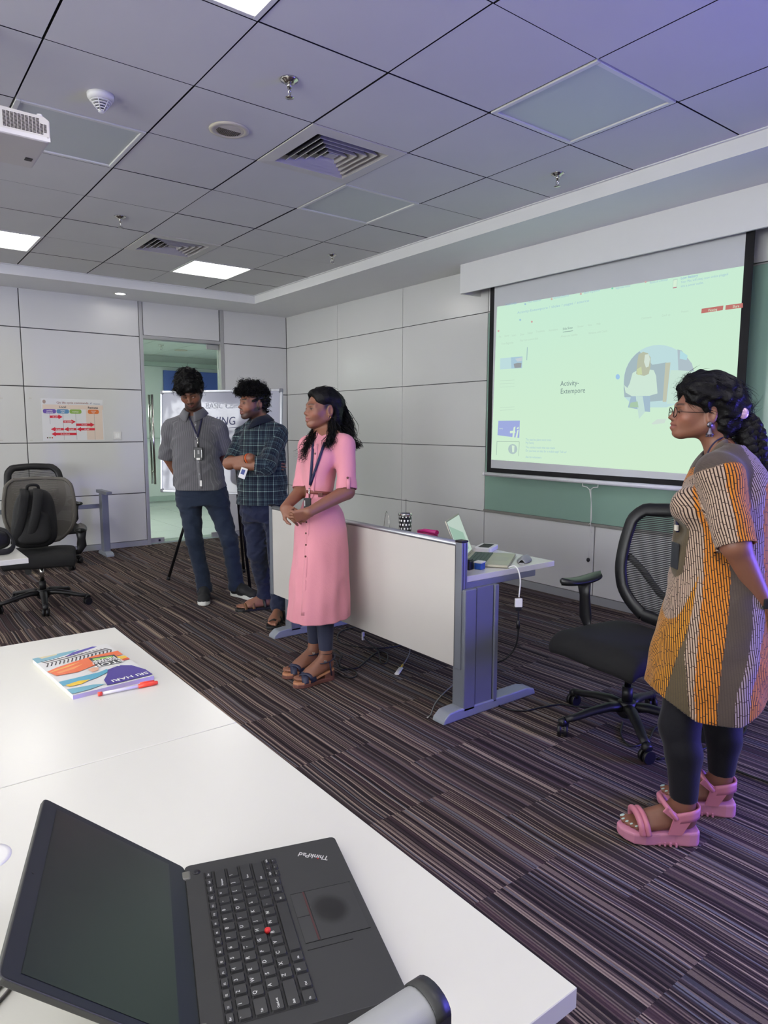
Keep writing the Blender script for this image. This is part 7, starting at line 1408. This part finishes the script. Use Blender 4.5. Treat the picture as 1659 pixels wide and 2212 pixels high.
    rows = [p.row(962, 1566, 26, .0, .075), p.row(975, 1568, 42, .0, .10), p.row(992, 1570, 58, .0, .135), p.row(1015, 1572, 66, .0, .160), p.row(1050, 1565, 78, .0, .175), p.row(1092, 1557, 88, .0, .18), p.row(1150, 1557, 90, .0, .175), p.row(1210, 1554, 94, .0, .175), p.row(1270, 1550, 98, .0, .185), p.row(1330, 1543, 104, .0, .20), p.row(1400, 1532, 112, .0, .215), p.row(1470, 1522, 119, .0, .225), p.row(1580, 1520, 121, .0, .23)]
    RW = np.array(sorted(rows))
    f = Field(np.min([J(1395, 1580, -.3), J(1395, 1580, .3), J(1650, 1580, -.3)], 0) - .05, np.max([J(1650, 1580, .3), J(1450, 955, .3), J(1690, 955, .2)], 0) + .06, .0045)
    def fold(th, Z): z = np.clip(1.0 - Z / .75, 0, 1); return z * (.030 * np.sin(4 * th + 1.0) + .018 * np.sin(9 * th + Z * 3))
    f.loft(rows, .025, fold); f.ell(J(1500, 1092, -.05), (.075, .07, .07), (RGT, AWY, UPZ), .04)
    f.cone(J(1566, 998, -.07), sN, .05, .062, .05); f.cone(J(1585, 998, .08), sF, .05, .06, .05); f.cone(sN, eN, .068, .062, .03); f.cone(sF, eF, .066, .062, .03)
    f.wrinkle(.0030, .12, 51, .9)
    f.cone(J(1560, 985, .0), hd.P(0, -.03, -.06), .055, .06, .008, True); f.cone(J(1548, 975, -.02), J(1522, 1000, -.02), .03, .02, .01, True)
    cN = eN + nrm(eN - sN) * .006; cF = eF; f.cut(cN, nrm(eN - sN), .09); f.cut(cF, nrm(eF - sF), .09)
    # shirt-tail hem: lower at the side than at the front and back
    hz = J(1550, 1566, -.2)[2]; f.cut(J(1480, 1548, -.2), nrm(-UPZ - .62 * RGT)); f.cut([0, 0, hz], -UPZ); f.cut(J(1630, 1548, -.2), nrm(-UPZ + .45 * RGT))
    cuts = [(cN, nrm(eN - sN), .09), (cF, nrm(eF - sF), .09), (J(1480, 1548, -.2), nrm(-UPZ - .62 * RGT), 9), (J(1630, 1548, -.2), nrm(-UPZ + .45 * RGT), 9)]
    def drop(V): return (V[:, 2] < hz + .0035) | np.any([(np.abs((V - c) @ n) < .0035) & (np.linalg.norm(V - c, axis=1) < R_) for c, n, R_ in cuts], 0)
    PAN = {'y': (192, 130, 38), 'o': (200, 124, 42), 'c': (178, 154, 134), 'g': (80, 70, 64), 'v': (158, 140, 152), 'k': (88, 77, 56)}
    VK = (1570, 1479, 1417, 1350, 1250, 1150, 1050, 985); ZK = [J(1520, v, -.15)[2] for v in VK]
    BU = {  # borders of the printed panels measured row by row, hem to shoulder
        'A': (1300, 1300, 1300, 1300, 1475, 1492, 1490, 1480), 'B': (1300, 1300, 1300, 1460, 1508, 1520, 1515, 1490), 'C': (1432, 1446, 1466, 1490, 1508, 1520, 1515, 1490), 'D': (1497, 1485, 1478, 1490, 1508, 1520, 1515, 1490), 'E': (1507, 1500, 1505, 1510, 1520, 1520, 1515, 1490), 'F': (1548, 1553, 1560, 1570, 1578, 1572, 1545, 1515), 'G': (1582, 1592, 1615, 1626, 1626, 1624, 1624, 1612), 'H': (1612, 1624, 1640, 1652, 1652, 1652, 1652, 1645)}
    def xof(u, v, z):
        r_ = [np.interp(z, RW[:, 0], RW[:, i]) for i in range(1, 5)]; xs = np.linspace(-.999, .999, 120); us = []
        for x_ in xs: q_ = CR @ (RGT * (r_[0] + r_[2] * x_) + AWY * (r_[1] - r_[3] * math.sqrt(1 - x_ * x_)) + UPZ * z - CC); us.append(IW / 2 + FPX * q_[0] / q_[2])
        k_ = int(np.argmax(us)); return -1.2 if u < us[0] else (1.2 if u > max(us) else float(np.interp(u, us[:k_ + 1], xs[:k_ + 1])))
    BD = {k: [xof(u, v, z) for u, v, z in zip(us, VK, ZK)] for k, us in BU.items()}
    def arr(V):
        zc = V[:, 2]; cx_ = np.interp(zc, RW[:, 0], RW[:, 1]); cy_ = np.interp(zc, RW[:, 0], RW[:, 2]); a = np.interp(zc, RW[:, 0], RW[:, 3]); bb = np.interp(zc, RW[:, 0], RW[:, 4]); P = (V @ RGT - cx_) / a; Q = (V @ AWY - cy_) / bb; return P, Q, a, zc
    def uvf(V):
        P, Q, a, zc = arr(V); u = np.arctan2(Q, P); uu = u * a * 1.15; vv = zc.copy(); best = np.full(len(V), -.01)
        for A_, B_ in ((sN, eN), (sF, eF)):
            d, th, tt = coneuv(V, A_, B_); m = (d < .078) & (tt > -.01) & (tt < .3) & ((d - .07) < (np.hypot(P, Q) - 1.0) * .2 + .004); uu[m] = (th * .066)[m]; vv[m] = tt[m]; best[m] = 1
        return np.stack([uu, vv, best], 1)
    def colr(V):
        P, Q, a, zc = arr(V); z_ = np.array(ZK); order = np.argsort(z_); X = P / np.maximum(np.hypot(P, Q), .3); Bv = {k: np.interp(zc, z_[order], np.array(v)[order]) for k, v in BD.items()}; low = zc < ZK[3]
        col = np.zeros((len(V), 3)); col[:] = lin(PAN['o'])
        def setm(m, k): col[m] = lin(PAN[k])
        for k, c_ in zip('HGFEDCBA', 'vgockyck'): setm(X <= Bv[k], c_)
        for A_, B_ in ((sN, eN), (sF, eF)):
            d, th, tt = coneuv(V, A_, B_); m = (d < .078) & (tt > -.01) & (tt < .3) & ((d - .07) < (np.hypot(P, Q) - 1.0) * .2 + .004); q = V - (np.array(A_) + tt[:, None] * nrm(np.array(B_) - A_)); lat = q @ nrm(RGT - nrm(np.array(B_) - A_) * (RGT @ nrm(np.array(B_) - A_)))
            col[m & (lat < -.018)] = lin(PAN['c']); col[m & (lat >= -.018)] = lin(PAN['o'])
        return np.c_[col, np.ones(len(V))]
    so, V, Fq = finish(f, 'tunic', st.m, t, drop=drop, uv=uvf, colour=colr, solid=.0035)
    MB().tube(catmull([J(1532, 998, -.05), J(1540, 980, -.085), J(1556, 962, -.085), J(1575, 952, -.03), J(1590, 952, .04)], 6), .010, 8, True, (tuple(UPZ), .35)).build('neck_band', cloth('tunic_band', (96, 84, 70)).m, so, True)
    MB().tube(catmull([J(1526, 985, -.07), J(1534, 968, -.075), J(1548, 952, -.07), J(1566, 944, -.02)], 6), .008, 8, True, (tuple(UPZ), .3)).build('lanyard', navy, t, True)
    q = np.array(J(1462, 1150, -.01)); MB().tube([J(1463, 1125, -.01), J(1464, 1150, -.01)], .006, 8, True, (tuple(AWY), .4)).build('lanyard_end', navy, t, True); MB().cbox(J(1458, 1200, .0), (.006, .055, .09), Matrix((RGT, AWY, UPZ)).transposed()).build('id_card', M('card_dark', (40, 42, 46), .4), t, True, .002); MB().cbox(J(1461, 1140, -.01), (.010, .016, .02), Matrix((RGT, AWY, UPZ)).transposed()).build('lanyard_clip', M('clip_pale', (214, 206, 190), .4), t, True, .002)
    # pink moulded sandals
    pk = M('sandal_pink', (204, 136, 158), .5); pk2 = M('sandal_pink_strap', (206, 128, 146), .45)
    for h, d in ((h1, d1), (h2, d2)):
        d = nrm(d); tt = np.array([d[1], -d[0], 0]); P_ = lambda a, b, c: np.array(h) * [1, 1, 0] + d * a * .232 + tt * b + UPZ * c
        out = [(-.06, .020), (-.02, .036), (.1, .041), (.3, .038), (.5, .041), (.7, .050), (.86, .049), (.98, .034), (1.05, .012)]; poly = [(a, b) for a, b in out] + [(a, -b) for a, b in out[::-1]]; n = len(poly)
        zt = lambda a: .052 - .010 * min(1, max(0, a) / .6) + .006 * max(0, (a - .8) / .25); zl = lambda a: .016 * max(0, (a - .75) / .3) ** 1.5
        o = MB().add([P_(a, b * .96, zl(a)) for a, b in poly] + [P_(a, b, zt(a)) for a, b in poly], [tuple(range(n)), tuple(range(n, 2 * n))] + [(i, (i + 1) % n, n + (i + 1) % n, n + i) for i in range(n)]).build('sandal', pk, t, True, .008, 3)
        for k in range(9): MB().cbox(P_(.28 + k * .075, 0, .008 + zl(.28 + k * .075)), (.006, .090 - .002 * k, .012), Matrix((d, tt, UPZ)).transposed()).build('tread', pk, o, True)
        for da in (-.03, .045): MB().tube(catmull([P_(.70 + da, -.050, .040), P_(.73 + da, -.042, .076), P_(.76 + da, -.005, .094), P_(.78 + da, .036, .084), P_(.76 + da, .048, .042)], 6), .0115, 10, True, (tuple(d), .9)).build('toe_strap', pk2, o, True)
        ribbon('heel_strap', catmull([P_(.22, -.044, .105), P_(.08, -.043, .118), P_(-.03, -.020, .120), P_(-.045, 0, .120), P_(-.03, .020, .120), P_(.08, .043, .118), P_(.22, .044, .105)], 5), .032, pk2, o, (0, 0, 0.001 + 1) if False else tuple(-d), .006) if False else MB().quadgrid(lambda u, v: Vector(np.array(catmull([P_(.30, -.045, .100), P_(.10, -.046, .112), P_(-.02, -.026, .114), P_(-.05, 0, .114), P_(-.02, .026, .114), P_(.10, .046, .112), P_(.30, .045, .100)], 5)[int(round(u * 30))]) + UPZ * (v - .5) * .034), 30, 3).build('heel_strap', pk2, o, True, solid=.007)
        MB().tube(catmull([P_(.30, -.046, .10), P_(.40, -.040, .128), P_(.47, -.012, .146), P_(.47, .016, .146), P_(.40, .040, .128), P_(.30, .046, .10)], 6), .0105, 10, True, (tuple(d), .8)).build('instep_strap', pk2, o, True)
        for s in (-1, 1): MB().add([P_(.10, s * .046, .10), P_(.34, s * .046, .10), P_(.40, s * .044, .045), P_(.22, s * .043, .045)], [(0, 1, 2, 3)]).build('side_strap', pk2, o, True, solid=.007)
        MB().cbox(P_(.38, -.046, .118), (.05, .006, .024), Matrix.Rotation(.0, 3, 'X') @ Matrix((nrm(d * .8 - UPZ * -.6), tt, np.cross(nrm(d * .8 + UPZ * .6), tt))).transposed()).build('closure', pk2, o, True, .004)
    # watch
    c = wN + nrm(eN - wN) * .01; dv = nrm(eN - wN); n1 = nrm(np.cross(dv, UPZ)); n2 = np.cross(dv, n1); wt_ = MB().tube([c + .031 * (n1 * math.cos(a) + n2 * math.sin(a)) for a in np.linspace(0, 6.283, 24)], .009, 8, False, (tuple(dv), .35)).build('watch', M('watch_strap', (46, 50, 46), .5), t, True)
    MB().cbox(c - AWY * .033, (.03, .008, .034), Matrix((RGT, AWY, UPZ)).transposed()).build('watch_case', black_plastic, wt_, True, .004)
    # glasses
    gm = M('glasses_metal', (52, 40, 38), .3, .7); gls = MB()
    for m_ in (-1, 1): gls.tube([hd.P(m_ * .033 + .024 * math.cos(a), .1125 - .004 * abs(math.cos(a)), -.008 + .023 * math.sin(a)) for a in np.linspace(0, 6.283, 26)], .0014, 6, False)
    gls.tube([hd.P(-.010, .115, -.002), hd.P(0, .119, .001), hd.P(.010, .115, -.002)], .0013, 6)
    for m_ in (-1, 1): gls.tube([hd.P(m_ * .056, .108, -.004), hd.P(m_ * .074, .06, -.004), hd.P(m_ * .078, -.01, .0), hd.P(m_ * .078, -.03, -.012)], .0012, 6)
    gls.build('glasses', gm, t, True)
    # earring
    sil = M('oxidised_silver', (120, 116, 126), .35, .9); q = hd.P(-.082, -.006, -.058); er = MB().lathe([(.001, .004), (.009, .003), (.010, -.001), (.004, -.003)], (0, 0, 0), 16)
    e_ = er.build('earring', sil, t); e_.matrix_local = wmat(t).inverted() @ Matrix.Translation(Vector(q)) @ Vector(-AWY).to_track_quat('Z', 'Y').to_matrix().to_4x4()
    MB().lathe([(.001, -.010), (.004, -.014), (.007, -.024), (.0125, -.031), (.0125, -.034), (.001, -.034)], q - AWY * .002, 18).build('earring', sil, t, True)
    for k in range(7): a = k * .9; MB().tube([q + [.010 * math.cos(a), .010 * math.sin(a), -.034], q + [.010 * math.cos(a), .010 * math.sin(a), -.041]], .0016, 5).build('earring_bead', sil, t, True)
    # hair: swept back, clip, thick braid down the back
    f = Field(hd.c - .22, hd.c + .22, .004); A = (hd.S, hd.F, hd.U); E = lambda c, r, k=.02, sub=False: f.ell(hd.P(*c), [w * hd.sc for w in r], A, k, sub)
    E((0, -.028, .058), (.090, .116, .104)); E((0, .030, .084), (.076, .064, .060), .03); E((0, -.085, .020), (.078, .062, .088), .03); E((0, -.115, .03), (.05, .04, .05), .03); E((0, -.075, -.055), (.066, .05, .06), .03); E((0, .126, .004), (.085, .062, .092), .012, True); E((0, .062, -.10), (.09, .092, .095), .014, True)
    for m_ in (-1, 1): E((m_ * .090, -.008, -.022), (.026, .026, .036), .008, True); E((m_ * .06, .03, .075), (.035, .05, .04), .03)
    f.wrinkle(.0045, .05, 59); ho, V, Fq = finish(f, 'hair', HAIR, t)
    fuzz(V, Fq, ho, lambda P: np.tile(-hd.F * .9 - hd.U * .2, (len(P), 1)), 1800, .06, .0010, 61, .2, .03, rnd=.16)
    fuzz(V, Fq, ho, lambda P: np.tile(hd.F * .4 + hd.U * .5, (len(P), 1)), 70, .035, .0005, 63, 2.2, .4, keep=lambda V: (hd.loc(V)[:, 1] > .06) & (hd.loc(V)[:, 2] > .02))
    spine = np.array(catmull([J(1606, 905, -.0), J(1622, 945, -.02), J(1634, 1000, -.03), J(1650, 1050, -.03), J(1655, 1110, -.03), J(1652, 1170, -.02), J(1648, 1215, -.01)], 14)); n = len(spine); br = []
    for k in range(3):
        ph = k * 2.094; tt = np.linspace(0, 1, n); a = 6.283 * 7.5 * tt + ph; w = .030 * (1 - .35 * tt); br.append(spine + np.outer(w * np.sin(a), RGT) * .9 + np.outer(w * .7 * np.sin(2 * a), AWY)); MB().tube([tuple(q) for q in br[-1]], [.026 * (1 - .4 * x_) for x_ in tt], 10).build('braid_strand', HAIR, ho, True)
    g = [[b_[i] for i in range(0, n, 7)] for b_ in br]; P_, R_ = wave_locks(g, 60, .016, .004, .2, .0009, 65, 60); o = strands('stray_hair', P_, R_, HAIR, ho, 3); o['kind'] = 'stuff'
    MB().tube([J(1648, 1212, -.01), J(1646, 1250, -.01)], [.018, .006], 8).build('braid_tail', HAIR, ho, True)
    q = J(1607, 893, -.07); MB().quadgrid(lambda u, v: Vector(q) + Vector(RGT) * (.017 * math.sin(math.pi * v) * math.cos(6.283 * u)) + Vector(UPZ) * (-.019 * math.cos(math.pi * v)) + Vector(AWY) * (.010 * math.sin(math.pi * v) * math.sin(6.283 * u)), 10, 7, True, True).build('hair_clip', M('pearl_clip', (214, 176, 206), .15, .2, coat=.8), ho, True)
    return t
woman_tunic()
